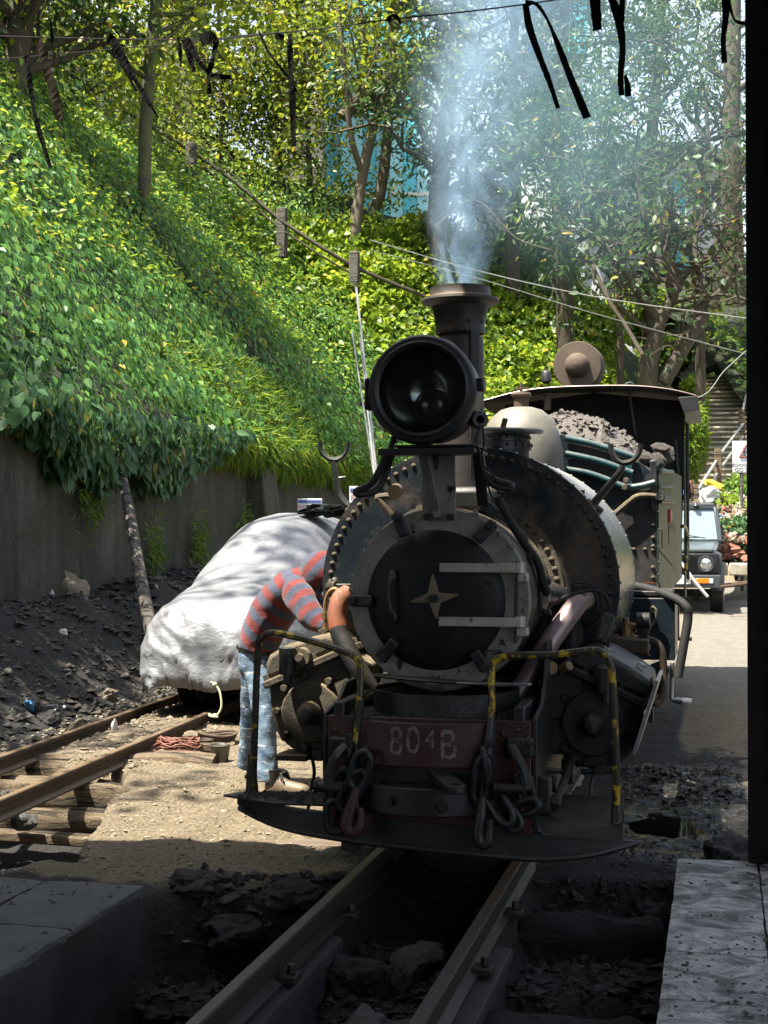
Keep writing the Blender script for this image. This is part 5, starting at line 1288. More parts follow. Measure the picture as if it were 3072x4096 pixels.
for k, (x, y, v, s, lab) in enumerate(((2580, 1835, BV + .12, .075, 'big grey coal lump at the bunker edge, above the corner post'), (2570, 1905, BV + .06, .065, 'squarish coal lump wedged low behind the bunker bracket'), (2660, 1815, BV + .35, .06, 'pale coal lump topping the bunker corner beside the cab'),
        (2640, 1790, BV + .3, .05, 'small dark coal lump on the crest near the cab corner'), (2525, 1855, BV + .05, .055, 'flat coal lump behind the U shaped rest'), (2620, 1850, BV + .1, .06, 'middle sized coal lump resting on the bunker corner'))):
    o = put('coal_lump', rk[k % 4], None, None, PV(x, y, v), (k, k*2, k*3)); o.scale = (s*1.2, s, s*.8); tag(o, lab, 'coal lump', 'coal lumps on the bunker')
pk = thing('poker', 'iron poker with a ring handle standing in the bunker coal', 'poker', PV(2545, 1740, CVv - .15))
po = Vector(pk.location)
put('rod', MB().tube([PV(2543, 1740, CVv - .15) - po, PV(2518, 1580, CVv - .2) - po], .0125, 8), M['black'], pk)
rcx = PV(2517, 1554, CVv - .2) - po
put('ring_handle', MB().tube([rcx + Vector((.052*math.cos(a), 0, .055*math.sin(a))) for a in np.linspace(0, 6.283, 25)[:-1]], .0125, 8, close=True), M['black'], pk)
# ================================================================== SHED ROUND THE CAMERA
shed = thing('open_shed', 'dark open engine shed whose tall black post stands at the right edge', 'shed', (1.5, .55, 0))
so = Vector(shed.location)
pxl = PV(2990, 2000, .55).x
put('post', MB().box((pxl + .13, .60, 2.4), (.26, .025, 5.2)).box((pxl + .13, .72, 2.4), (.26, .025, 5.2)).box((pxl + .135, .66, 2.4), (.03, .10, 5.2)).box((pxl + .13, .66, -.01), (.34, .22, .02)), M['post'], shed, -so, bevel=.003)
put('door_stile', MB().box((pxl + .19, .50, 2.4), (.10, .06, 5.1)), M['soot_shade'], shed, -so, bevel=.004)
edges = [(-9, -1.2), (-5.0, -.78), (-4.3, -.72), (-3.85, -.55), (-3.4, -.42), (-2.95, -.36), (-2.6, -.38), (-2.35, -.62), (-1.6, -.64), (-1.25, -.46), (-.74, -.40), (-.735, .12), (.1, .15), (.35, .15), (.355, 1.0), (2.4, 1.0), (4.0, 1.0)]  # unseen eave line shaped for its shade, pushed out right to darken the post
for k in range(len(edges) - 1):
    u0, e0 = edges[k]; u1, e1 = edges[k+1]
    if u1 - u0 < .02: continue
    nn = max(4, int((u1 - u0) / .055)); m = MB()
    for i in range(nn + 1):
        u = u0 + (u1 - u0 + .03) * i / nn; e = e0 + (e1 - e0) * i / nn
        z = 5.02 + .012 * (k % 2) + (.016 if i % 2 else -.016)
        m.v += [(u, e, z), (u, -12.2, z - .25), (u, -12.2, z - .245), (u, e, z + .005)]
    for i in range(nn):
        for q in range(4):
            q2 = (q+1) % 4; m.f.append((i*4+q, i*4+4+q, i*4+4+q2, i*4+q2))
    m.f.append((0, 1, 2, 3)); m.f.append((nn*4+3, nn*4+2, nn*4+1, nn*4))
    put('roof_sheet', m.mesh('roof_sheet', 0), M['shedgrey'], shed, -so)
put('back_wall', MB().box((-1.5, -12.1, 2.2), (13.2, .2, 5.1)), M['shedgrey'], shed, -so)

# wires across the opening with rags hanging from them
WV = .05
w1 = thing('hanging_wire', 'upper thin black wire across the top of the shed opening', 'wire', PV(700, 160, WV))
def wpath(pts, org): return [PV(x, y, WV) - org for x, y in pts]
put('strand', MB().tube(smooth_path(wpath([(-200, 135), (200, 150), (760, 158), (1000, 140), (1250, 118), (1560, 78), (1850, 48), (2120, 14), (2400, -30)], Vector(w1.location)), 4), .0035, 5), M['wire'], w1)
w2 = thing('hanging_wire', 'lower thin black wire sagging across the left of the shed opening', 'wire', PV(300, 215, WV))
put('strand', MB().tube(smooth_path(wpath([(-200, 250), (100, 228), (450, 196), (800, 165), (1150, 130)], Vector(w2.location)), 4), .003, 5), M['wire'], w2)
def rag(lab, strips, mat='rag', v=WV):
    x0, y0 = strips[0][0][0], strips[0][0][1]
    t = thing('hanging_rag', lab, 'rag', PV(x0, y0, v - .01), group='black rags hanging at the shed opening'); o = Vector(t.location)
    for sI, st in enumerate(strips):
        m = MB(); pts = [(x, y, w) for x, y, w in st]
        sp_ = smooth_path([(x, y, w) for x, y, w in pts], 5)
        n = len(sp_)
        for i, q in enumerate(sp_):
            c = PV(q.x, q.y, v - .012 - .006 * sI) - o
            nx = sp_[min(i+1, n-1)] - sp_[max(i-1, 0)]
            d = Vector((nx.x, 0, -nx.y)).normalized(); s = Vector((d.z, 0, -d.x)) * PX(6.0, q.z / 2) * (1 + .18 * mnoise.noise(Vector((q.x*.05, q.y*.05, sI))))
            tw = Vector((0, .006 * math.sin(i*.9 + sI), 0)); th = Vector((0, .006, 0))
            m.v += [tuple(c - s - tw), tuple(c + s + tw), tuple(c + s + tw + th), tuple(c - s - tw + th)]
        for i in range(n - 1):
            for k in range(4):
                k2 = (k+1) % 4; m.f.append((i*4+k, i*4+4+k, i*4+4+k2, i*4+k2))
        m.f.append((0, 1, 2, 3)); m.f.append((n*4-1, n*4-2, n*4-3, n*4-4))
        put('cloth_strip', m.mesh('cloth_strip', 0), M[mat], t)
rag('leftmost long thin black rag strip hanging from the lower wire', [[(105, 222, 24), (118, 330, 20), (140, 470, 20), (170, 570, 22), (200, 670, 10)]])
rag('broad brownish rag strip hanging left of the mossy trunk', [[(155, 150, 28), (178, 250, 40), (215, 370, 44), (240, 480, 26)]], 'ragbrown')
rag('thin straight black strip hanging from the top left edge', [[(188, 0, 8), (205, 130, 8), (213, 260, 9)]])
rag('slanting black rag crossing towards the mossy trunk', [[(430, 150, 30), (455, 165, 36), (500, 240, 26), (540, 320, 22), (590, 400, 18), (632, 470, 8)], [(450, 195, 22), (490, 260, 16), (545, 365, 12)]])
rag('tangled black rag knot with several short tails and a sideways scrap', [[(712, 150, 14), (720, 210, 14), (722, 265, 10)], [(740, 155, 44), (760, 230, 26), (775, 285, 18)], [(745, 158, 34), (800, 250, 18), (850, 300, 22), (925, 308, 18)], [(800, 160, 60), (840, 150, 50), (870, 175, 24)], [(865, 165, 20), (850, 230, 18), (835, 300, 20), (836, 375, 16)]])
rag('single straight broad black rag strip ending in front of the hill crest', [[(1100, 142, 26), (1135, 150, 22)], [(1158, 135, 20), (1160, 230, 20), (1168, 380, 24), (1174, 585, 22)]])
rag('thin twisted black strip joining the broad straight rag', [[(1035, 125, 8), (1075, 210, 10), (1150, 305, 14), (1170, 340, 14), (1200, 385, 6)]])
rag('small black loop of rag on the wire at the centre', [[(1550, 85, 20), (1565, 62, 14), (1590, 70, 14), (1600, 90, 10)]])
rag('pair of long black rag tails hanging before the blue trimmed house', [[(2101, 14, 26), (2118, 110, 30), (2160, 230, 26), (2195, 320, 22), (2232, 432, 16)], [(2101, 12, 22), (2145, 16, 16), (2190, 80, 12), (2240, 200, 24), (2290, 330, 30), (2348, 470, 34)]])
rag('short thick black rag stub right of the long tails', [[(2378, -20, 44), (2385, 60, 40), (2389, 120, 36)]])
rag('forked black rag ending in a knotted bulb', [[(2440, -20, 26), (2470, 60, 36), (2490, 180, 26), (2482, 300, 24), (2486, 380, 22)], [(2490, -10, 22), (2485, 90, 26)], [(2500, 300, 12), (2510, 340, 22), (2512, 385, 26)]])
rag('rightmost black rag strip beside the shed post', [[(2905, -10, 36), (2902, 70, 26), (2893, 160, 20), (2898, 250, 22)], [(2915, 10, 14), (2940, 80, 10), (2990, 95, 10)]])

# ================================================================== THE MAN
def skin(name, joints, edges, mat, parent, root, sub=2, org=Vector((0, 0, 0))):
    names = list(joints); idx = {n: i for i, n in enumerate(names)}
    me = bpy.data.meshes.new(name)
    me.from_pydata([tuple(Vector(joints[n][0]) - org) for n in names], [(idx[a], idx[b]) for a, b in edges], [])
    o = bpy.data.objects.new(name, me); COL.objects.link(o); o.parent = parent
    md = o.modifiers.new('skin', 'SKIN'); md.use_smooth_shade = True; md.branch_smoothing = .4
    sv = me.skin_vertices[0].data
    for n in names:
        r = joints[n][1]; sv[idx[n]].radius = r if isinstance(r, tuple) else (r, r)
        sv[idx[n]].use_root = (n == root)
    s2 = o.modifiers.new('sub', 'SUBSURF'); s2.levels = sub; s2.render_levels = sub
    me.materials.append(mat); return o
man = thing('person', 'person in a red and blue striped hoodie and ripped jeans bending over beside the engine', 'person', (-1.5, 2.45, gh(-1.5, 2.45)))
mo = Vector(man.location)
J = lambda x, y, v, r: (PV(x, y, v), r)
g1 = PW(1085, 3150, gh(-1.42, 2.27) + .09); g2 = PW(1000, 3085, gh(-1.72, 2.75) + .10)
hipc = PV(1032, 2612, 2.47)
body = {'hip': (hipc, .08), 'sp1': J(1060, 2520, 2.46, .08), 'sp2': J(1115, 2425, 2.44, .085), 'chest': J(1180, 2360, 2.42, .08), 'neck': J(1240, 2312, 2.40, .052), 'head': J(1278, 2295, 2.39, .075), 'brow': J(1310, 2292, 2.385, .085), 'jaw': J(1318, 2335, 2.385, .055), 'nose': (PV(1340, 2322, 2.385), .016),
  'shn': J(1180, 2362, 2.27, .04), 'eln': J(1245, 2462, 2.16, .036), 'wrn': J(1322, 2508, 2.06, .028), 'shf': J(1205, 2360, 2.57, .04), 'elf': J(1280, 2455, 2.52, .036), 'wrf': J(1352, 2490, 2.35, .028),
  'hipn': (hipc + Vector((0, -.085, -.05)), .065), 'kn': J(1058, 2862, 2.33, .05), 'an': (Vector((PV(1068, 3070, 2.30).x, 2.31, g1.z + .06)), .04), 'hipf': (hipc + Vector((-.02, .085, -.05)), .065), 'kf': J(1018, 2850, 2.62, .05), 'af': (Vector((PV(988, 3050, 2.72).x, 2.73, g2.z + .06)), .04)}
bE = [('hip', 'sp1'), ('sp1', 'sp2'), ('sp2', 'chest'), ('chest', 'neck'), ('neck', 'head'), ('head', 'brow'), ('brow', 'jaw'), ('brow', 'nose'), ('chest', 'shn'), ('shn', 'eln'), ('eln', 'wrn'), ('chest', 'shf'), ('shf', 'elf'), ('elf', 'wrf'), ('hip', 'hipn'), ('hipn', 'kn'), ('kn', 'an'), ('hip', 'hipf'), ('hipf', 'kf'), ('kf', 'af')]
# hands: palm, four fingers and a thumb each, joined to the wrists
def hand(pre, wrist, d, side):
    d = Vector(d).normalized(); s = Vector(side).normalized(); n = d.cross(s)
    w = Vector(body[wrist][0])
    body[pre + 'pa'] = (w + d*.05, (.034, .02)); bE.append((wrist, pre + 'pa'))
    for k, L in enumerate((.062, .072, .068, .054)):
        b0 = w + d*.095 + s*(.026 - .0175*k)
        b1 = b0 + d*L*.5 + n*.008; b2 = b1 + d*L*.3 - n*.03
        body[f'{pre}f{k}a'] = (b0, .0105); body[f'{pre}f{k}b'] = (b1, .009); body[f'{pre}f{k}c'] = (b2, .008)
        bE.extend([(pre + 'pa', f'{pre}f{k}a'), (f'{pre}f{k}a', f'{pre}f{k}b'), (f'{pre}f{k}b', f'{pre}f{k}c')])
    t1 = w + d*.05 + s*.042; t2 = t1 + d*.035 + s*.012 - n*.015
    body[pre + 't1'] = (t1, .012); body[pre + 't2'] = (t2, .0095); bE.extend([(pre + 'pa', pre + 't1'), (pre + 't1', pre + 't2')])
hand('near', 'wrn', (.9, -.35, -.15), (0, .3, 1))
hand('far', 'wrf', (.85, -.5, -.1), (0, .3, 1))
skin('body', body, bE, M['skin'], man, 'hip', 2, mo)
def loft(m, secs, n=22, folds=.0, seed=0, closed=True):
    """elliptical sections (centre, half width in the walking plane, half width sideways) along a path"""
    P_ = [Vector(s_[0]) for s_ in secs]; k = 4; C_ = smooth_path(P_, k); N_ = len(C_)
    ra = np.interp(np.linspace(0, len(secs)-1, N_), range(len(secs)), [s_[1] for s_ in secs]); rb_ = np.interp(np.linspace(0, len(secs)-1, N_), range(len(secs)), [s_[2] for s_ in secs])
    o = len(m.v)
    for i, c in enumerate(C_):
        t_ = (C_[min(i+1, N_-1)] - C_[max(i-1, 0)]).normalized(); y = Vector((0, 1, 0)); y = (y - t_*t_.dot(y)).normalized(); x = y.cross(t_)
        for j in range(n):
            a = 2*math.pi*j/n; q = 1 + folds * (mnoise.noise(Vector((math.cos(a)*1.6, math.sin(a)*1.6, i*.42 + seed))) + .6*mnoise.noise(Vector((math.cos(a)*3.5, math.sin(a)*3.5, i*.9 + seed))))
            m.v.append(tuple(c + x*(math.cos(a)*ra[i]*q) + y*(math.sin(a)*rb_[i]*q) - mo))
    for i in range(N_ - 1):
        for j in range(n):
            j2 = (j+1) % n; m.f.append((o+i*n+j, o+i*n+j2, o+i*n+n+j2, o+i*n+n+j))
    m.f.append(tuple(o + j for j in reversed(range(n)))); m.f.append(tuple(o + (N_-1)*n + j for j in range(n)))
    return m
def cloth(name, m, mat, vox=.011):
    o = put(name, m.mesh(name, 180), mat, man)
    md = o.modifiers.new('fuse', 'REMESH'); md.mode = 'VOXEL'; md.voxel_size = vox; md.use_smooth_shade = True
    sm_ = o.modifiers.new('smooth', 'SMOOTH'); sm_.factor = .5; sm_.iterations = 4
    return o
ax = (PV(1240, 2290, 2.42) - PV(1015, 2590, 2.46)); ax.normalize()
M['hood1'] = m_stripes('striped_hoodie_body', tuple(ax), .108, .15)
cloth('hoodie', loft(MB(), [(PV(1028, 2600, 2.46), .120, .170), (PV(1042, 2555, 2.46), .128, .178), (PV(1072, 2485, 2.46), .138, .185), (PV(1112, 2418, 2.45), .142, .195), (PV(1162, 2362, 2.43), .132, .205), (PV(1205, 2330, 2.42), .105, .180), (PV(1242, 2305, 2.41), .075, .095)], 26, .045, 3), M['hood1'])
M['slvn'] = m_stripes('striped_near_sleeve', (PV(1285, 2492, 2.11) - PV(1172, 2345, 2.28)).normalized()[:], .108, .0)
M['slvf'] = m_stripes('striped_far_sleeve', (PV(1318, 2475, 2.43) - PV(1205, 2345, 2.58)).normalized()[:], .108, .3)
cloth('sleeve', loft(MB(), [(PV(1168, 2352, 2.32), .095, .085), (PV(1195, 2385, 2.24), .098, .085), (PV(1225, 2435, 2.18), .088, .078), (PV(1255, 2472, 2.14), .080, .072), (PV(1290, 2494, 2.10), .064, .06), (PV(1322, 2510, 2.06), .05, .05)], 20, .10, 7), M['slvn'], .009)
cloth('sleeve', loft(MB(), [(PV(1205, 2350, 2.55), .085, .085), (PV(1242, 2400, 2.55), .085, .08), (PV(1280, 2452, 2.52), .075, .072), (PV(1318, 2475, 2.43), .062, .06), (PV(1348, 2488, 2.36), .05, .05)], 20, .08, 9), M['slvf'], .009)
# hood: a shell open towards the face, which looks down to the right
hc = PV(1288, 2290, 2.39); M['hood2'] = m_stripes('striped_hood', (-.75, 0, .66), .098, .1)
hm_ = MB(); fdir = Vector((.80, 0, -.60)).normalized(); xx, yy, _ = frame_of(fdir); rows = []
for i in range(11):
    a = math.pi * (1 - .66 * i / 10)
    for k in range(24):
        b = 2*math.pi*k/24
        e = xx*math.cos(b) + yy*math.sin(b)
        rr = .122 * (1 + .05 * mnoise.noise(Vector((math.cos(b)*2, math.sin(b)*2, i*.3))))
        hm_.v.append(tuple(hc + fdir*(math.cos(a)*rr*1.12) + e*(math.sin(a)*rr*(.98 if abs(e.y) > .7 else 1.08)) - mo))
for i in range(10):
    for k in range(24):
        k2 = (k+1) % 24; hm_.f.append((i*24+k, i*24+k2, i*24+24+k2, i*24+24+k))
put('hood', hm_.mesh('hood', 180), M['hood2'], man, solid=.012, sub=1)
jm = loft(MB(), [(PV(1034, 2560, 2.47), .105, .150), (PV(1030, 2610, 2.47), .118, .160), (PV(1030, 2670, 2.46), .115, .150), (PV(1034, 2715, 2.46), .085, .11)], 26, .03, 1)
loft(jm, [(PV(1034, 2660, 2.40), .100, .090), (PV(1045, 2740, 2.37), .092, .082), (PV(1054, 2820, 2.35), .080, .075), (PV(1060, 2880, 2.33), .074, .070), (PV(1062, 2960, 2.32), .070, .066), (PV(1066, 3040, 2.31), .070, .066), (Vector((PV(1070, 3090, 2.31).x, 2.31, g1.z - .012)), .074, .068)], 20, .09, 4)
loft(jm, [(PV(1022, 2660, 2.54), .100, .090), (PV(1018, 2740, 2.57), .090, .082), (PV(1012, 2820, 2.60), .080, .075), (PV(1006, 2880, 2.63), .074, .070), (PV(1000, 2960, 2.67), .068, .066), (PV(994, 3020, 2.70), .068, .064), (Vector((PV(990, 3060, 2.73).x, 2.73, g2.z - .012)), .072, .066)], 20, .09, 6)
cloth('jeans', jm, M['jeans'], .010)
put('belt', MB().tube([hipc + Vector((.116*math.cos(a), .156*math.sin(a), .025 - .02*math.cos(a))) - mo for a in np.linspace(0, 6.283, 33)[:-1]], .017, 8, close=True), M['leatherdark'], man)
def shoe(c, yaw, mat, lab):
    m = MB(); secs = [(-.085, .030, .085), (-.06, .038, .10), (-.02, .038, .10), (.02, .040, .085), (.06, .044, .066), (.11, .048, .056), (.155, .046, .05), (.185, .034, .04), (.20, .012, .022)]
    n = 16
    for x, hw, hh in secs:
        for k in range(n):
            a = 2*math.pi*k/n; z = math.sin(a)
            m.v.append((x, hw*math.cos(a), .022 + (hh * max(0, z)**.8 if z > 0 else .012 * z)))
    for i in range(len(secs) - 1):
        for k in range(n):
            k2 = (k+1) % n; m.f.append((i*n+k, i*n+k2, i*n+n+k2, i*n+n+k))
    m.f.append(tuple(reversed(range(n)))); m.f.append(tuple((len(secs)-1)*n + k for k in range(n)))
    b = put('boot', m.mesh('boot', 60), mat, man, c - mo, (0, 0, yaw)); b['label'] = lab
    sole = [(-.098, -.03), (-.098, .03), (-.03, .04), (.06, .05), (.15, .052), (.195, .03), (.21, 0), (.195, -.03), (.15, -.05), (.06, -.048), (-.03, -.04)]
    put('sole', MB().prism([(x, y, -.002) for x, y in sole][::-1], (0, 0, .026)), M['rubber'], b, bevel=.004)
    put('boot_collar', MB().tube([(-.045, 0, .05), (-.04, 0, .10), (-.045, 0, .15)], [.040, .046, .050], 14), M['leatherdark'], b)
    lc = MB()
    for i in range(4): lc.tube([(.0 + .022*i, -.03, .098 - .010*i), (.012 + .022*i, 0, .112 - .010*i), (.0 + .022*i, .03, .098 - .010*i)], .0045, 5)
    lc.tube(smooth_path([(-.01, 0, .115), (.02, -.03, .13), (.04, -.045, .10), (.01, -.02, .115), (.03, .02, .135), (.045, .04, .11)], 4), .004, 5)
    put('lace', lc, M['lace'], b)
shoe(Vector((g1.x - .03, 2.29, gh(-1.42, 2.29) + .004)), R(-6), M['leather'], 'dusty tan boot nearest the rail guard')
shoe(Vector((g2.x - .02, 2.74, gh(-1.7, 2.74) + .004)), R(-4), M['leatherdark'], 'black boot set further back')

# ================================================================== COVERED CAR ON THE LEFT TRACK
car = thing('covered_car', 'parked car under a crumpled silver cover on the left track', 'car', (-2.9, 7.0, 0)); co = Vector(car.location)
def car_h(v): return float(np.interp(v, [5.1, 5.25, 5.5, 6.0, 6.25, 6.6, 6.95, 7.3, 8.0, 8.6, 8.95], [.80, .90, .98, 1.10, 1.20, 1.44, 1.60, 1.67, 1.68, 1.60, 1.2]))
def car_w(v): return float(np.interp(v, [5.1, 5.4, 6.0, 7, 8.2, 8.9], [.62, .74, .77, .78, .77, .68]))
NV, NT_ = 130, 96; cm = MB()
for i in range(NV):
    t = i / (NV - 1)
    if t < .22:
        ph = t / .22 * math.pi/2; v = 5.1 + .30 * (1 - math.cos(ph)); sc2 = math.sin(ph)**.55
    else:
        v = 5.4 + (8.95 - 5.4) * (t - .22) / .78; sc2 = 1
    H, Wd = car_h(v), car_w(v); zb = .13 + .03*math.sin(v*5); zc_ = .22
    for j in range(NT_):
        a = math.pi * j / (NT_ - 1)
        ca, sa = math.cos(a), math.sin(a)
        x = -Wd * math.copysign(abs(ca)**.62, ca); z = zb + (H - zb) * sa**.62
        if z > .85: x *= 1 - .20 * min(1, (z - .85) / .75)
        x *= .72 + .28*sc2 if sc2 < 1 else 1
        z = zc_ + (z - zc_) * (sc2 if sc2 < 1 else 1)
        p = Vector((x, v, z))
        low = max(0, 1 - (z - .2) / .8)
        fr = max(0, 1 - (v - 5.1) / 1.1)
        q = Vector((x, v, z))
        kx, kz = x + .02, (z - .18) + .35*(v - 5.1)
        ang, rad_ = math.atan2(kz, kx), math.hypot(kx, kz)
        rdg = lambda nn: (1 - min(1, abs(nn) * 2.6))**1.6
        star_ = rdg(mnoise.noise(Vector((ang*4.2, rad_*1.1, 3)))) + .6*rdg(mnoise.noise(Vector((ang*9, rad_*2.6, 8))))
        cr = rdg(mnoise.noise(q * 3.1 + Vector((z*2, 0, x)))) + .6*rdg(mnoise.noise(q * 6.3 + Vector((7, z*3, 0))))
        drape = rdg(mnoise.noise(Vector((x*1.2 + z*1.5, v*2.4 - z*2.2, 5)))) + .5*rdg(mnoise.noise(Vector((x*2 + z*3, v*5 - z*4, 9))))
        kd = max(0, 1 - rad_/.9)
        d = Vector((x / Wd * .8, -fr, (z - .4) * 1.0)); d.normalize()
        p += d * (low * (.3 + .7*fr) * .027 * (star_ * (.35 + kd) + cr) + .013 * drape + .006 * cr - .03*low)
        if fr > 0 and z < .4: p += Vector((-x * .08 * fr * (1 - z/.4), -.02 * fr * max(0, 1 - abs(x)*3), -.035 * fr * max(0, 1 - abs(x)*2.2)))
        p.z = max(p.z, .12)
        # turn the car slightly and set it down
        cm.v.append((p.x, p.y - co.y, p.z))
for i in range(NV - 1):
    for j in range(NT_ - 1):
        a = i*NT_ + j; cm.f.append((a, a + NT_, a + NT_ + 1, a + 1))
cov = put('cover', cm.mesh('cover', 180), M['tarp'], car, solid=.004)
put('underbody', MB().box((0, .25, .33), (1.1, 2.9, .28)), M['rubber'], car, bevel=.05)
for sx in (-1, 1):
    for v in (6.15, 8.2): put('wheel', MB().lathe([(0, .09), (.17, .09), (.19, .07), (.265, .085), (.285, .05), (.285, -.05), (.265, -.085), (0, -.09)], (sx*.52, v - co.y, .20), (1, 0, 0), 28), M['rubber'], car)
kn = PV(860, 2738, 5.06) - co
put('cover_cord', MB().tube(smooth_path([kn + Vector((-.04, 0, .02)), kn, kn + Vector((.05, -.02, -.06)), kn + Vector((.07, -.04, -.18)), kn + Vector((.03, -.06, -.25)), kn + Vector((-.02, -.08, -.235)), kn + Vector((.0, -.1, -.25)), kn + Vector((.06, -.09, -.255))], 6), .009, 7).ball(kn, .022).ball(kn + Vector((.02, -.06, -.25)), .02), M['rope'], car)
cb = PV(1325, 2070, 7.3)
for k, (x, y, s, lab, mt_) in enumerate(((1262, 2078, .10, 'low black cloth lying flat at the left end of the bundle on the car', 'rag'), (1305, 2068, .105, 'dark green cloth folded in the middle of the bundle on the car', 'darkcloth'), (1350, 2058, .12, 'black cloth heaped highest on the covered car', 'rag'), (1395, 2066, .11, 'black cloth at the engine end of the bundle on the car', 'rag'))):
    p = PV(x, y, 7.25); m = rock_mesh('cloth', 80 + k, .55, .34, 3, 60)
    o = put('cloth', m, M[mt_], None, (p.x, p.y, 1.715), (0, 0, k)); o.scale = (s*1.5, s*1.2, s*1.5); tag(o, lab, 'cloth', 'dark cloths on the covered car')

# ================================================================== SMALL THINGS ON THE GROUND
def on(u, v, h=0): return Vector((u, v, gh(u, v) + h))
b0 = PW(880, 3020, -.08)
def bucket(name, lab, p, s, mat):
    t = thing(name, lab, 'tin', p)
    put('can', MB().lathe([(0, .004), (.045*s, .004), (.05*s, .0), (.062*s, .10*s), (.066*s, .105*s), (.064*s, .11*s), (.056*s, .10*s), (.045*s, .02), (0, .02)], (0, 0, 0), (0, 0, 1), 24), mat, t)
    put('handle', MB().tube([(.062*s*math.cos(a), .004, .10*s + .02*s*math.sin(a)) for a in np.linspace(0, math.pi, 12)], .003, 5), M['wire'], t)
bucket('small_bucket', 'small dented dark tin bucket by the cable coil', on(b0.x, b0.y), 1.15, M['bucket'])
p = PW(808, 2990, -.07); bucket('tin_can', 'rusty open tin behind the coil of brown cable', on(p.x, p.y + .08), .85, M['rustbrown'])
c0 = PW(715, 2985, -.05); cz0 = gh(c0.x, c0.y)
blk = tag(put('wood_block', MB().box((0, 0, .045), (.26, .09, .05), (0, .03, .25)), M['log'], None, (c0.x + .13, c0.y + .06, cz0), bevel=.006), 'short wooden block under the brown cable coil', 'wood block')
coil = MB()
for k in range(15):
    rr = .10 + .012 * math.sin(k*2.1); pts = []
    for a in np.linspace(0, 2*math.pi, 26)[:-1]:
        pts.append((rr*1.45*math.cos(a) + .012*math.sin(k*1.7), rr*.62*math.sin(a) + .012*math.cos(k*2.3), .045 + .005*k*.9 + .016*math.sin(2*a + k) + .008*math.sin(5*a + k*2)))
    coil.tube(pts, .0055, 5, close=True)
coil.tube(smooth_path([(.1, .0, .08), (-.02, -.08, .03), (-.16, -.03, .02), (-.22, .06, .02), (-.26, .10, .03)], 5), .005, 5).tube(smooth_path([(-.12, .03, .1), (-.2, .08, .06), (-.25, .03, .02)], 5), .005, 5)
tag(put('cable_coil', coil.mesh('cable_coil', 180), M['redwire'], None, (c0.x, c0.y, cz0 - .005)), 'tangled coil of brownish red cable on the earth bank', 'cable')
h0 = PW(870, 2940, -.05); hc_ = MB()
for k in range(3): hc_.tube([((.13 + .01*k)*math.cos(a), (.11 + .008*k)*math.sin(a), .018 + .02*k + .01*math.sin(a*2)) for a in np.linspace(0, 6.283, 25)[:-1]], .010, 7, close=True)
tag(put('hose_loop', hc_, M['rustbrown'], None, on(h0.x, h0.y, .0)), 'loop of thick grimy hose behind the tin bucket', 'hose')
tag(put('grey_stone', rock_mesh('grey_stone', 3), M['stonetan'], None, on(PW(775, 2935, -.05).x, PW(775, 2935, -.05).y, .03)), 'dusty stone behind the cable coil', 'stone').scale = (.09, .07, .05)
def wrap(name, lab, cat, x, y, w, s, mat, seed):
    p = PW(x, y, w); z = gh(p.x, p.y)
    d = ray(x, y)
    for _ in range(30):
        p = CAM + d * ((z - CAM.z) / d.z) if d.z < 0 else p
        z = .5*z + .5*gh(p.x, p.y)
    m = rock_mesh(name, seed, .6, .4, 2, 15)
    o = put(name, m, mat, None, (p.x, p.y, gh(p.x, p.y) + s*.25), (seed, seed*.5, seed*2.1)); o.scale = (s*1.3, s*.8, s); return tag(o, lab, cat)
wrap('plastic_wrapper', 'crumpled blue and silver wrapper at the foot of the coal heap', 'wrapper', 118, 2838, -.1, .075, M['bluewrap'], 1.0)
wrap('plastic_wrapper', 'crumpled green wrapper halfway up the coal heap', 'wrapper', 120, 2508, .4, .06, M['greenwrap'], 2.0)
wrap('paper_scrap', 'white paper scrap between the left rails', 'paper', 458, 2917, -.08, .05, M['paper'], 3.0)
wrap('paper_scrap', 'white scrap on the coal heap near the stony patch', 'paper', 205, 2590, .3, .05, M['paper'], 4.0)
wrap('paper_scrap', 'pale scrap low on the coal heap above the rails', 'paper', 252, 2712, .1, .045, M['paper'], 5.0)
wrap('paper_scrap', 'pale scrap lying high on the coal heap', 'paper', 75, 2362, .8, .06, M['stonetan'], 6.0)
bo = PW(195, 2885, -.1)
bt_ = thing('plastic_bottle', 'crushed clear plastic bottle lying at the foot of the coal heap', 'bottle', on(bo.x, bo.y, .03))
bt_.rotation_euler = (0, R(90), R(20))
put('bottle_body', MB().lathe([(0, -.11), (.03, -.11), (.034, -.10), (.031, -.06), (.034, -.04), (.030, 0), (.034, .03), (.030, .06), (.014, .10), (.013, .12), (0, .12)], (0, 0, 0), (0, 0, 1), 18), M['bottle'], bt_)
put('cap', MB().cyl((0, 0, .12), (0, 0, .138), .015, n=14), M['pvc'], bt_)
# stones on the heap and at the rails
for k, (x, y, w, s, mt_, lab) in enumerate(((150, 2430, .6, .10, 'stone', 'grey stone on the heap by the green wrapper'), (310, 2625, .25, .13, 'stonetan', 'brown stone on the heap above the rails'), (330, 2300, 1.0, .09, 'stone', 'stone near the crest of the coal heap'), (95, 2590, .35, .16, 'stone', 'flat grey slab on the heap under the green wrapper'), (430, 2800, -.05, .08, 'stonetan', 'tan stone beside the far left rail'), (190, 2780, .0, .12, 'stonedark', 'black stone at the heap foot above the bottle'), (290, 2620, .25, .08, 'stonetan', 'rounded tan stone beside the brown stone'), (165, 2800, 0, .09, 'stonedark', 'smaller black stone beside the black stone'))):
    o = wrap('heap_stone', lab, 'stone', x, y, w, s, M[mt_], 20 + k)
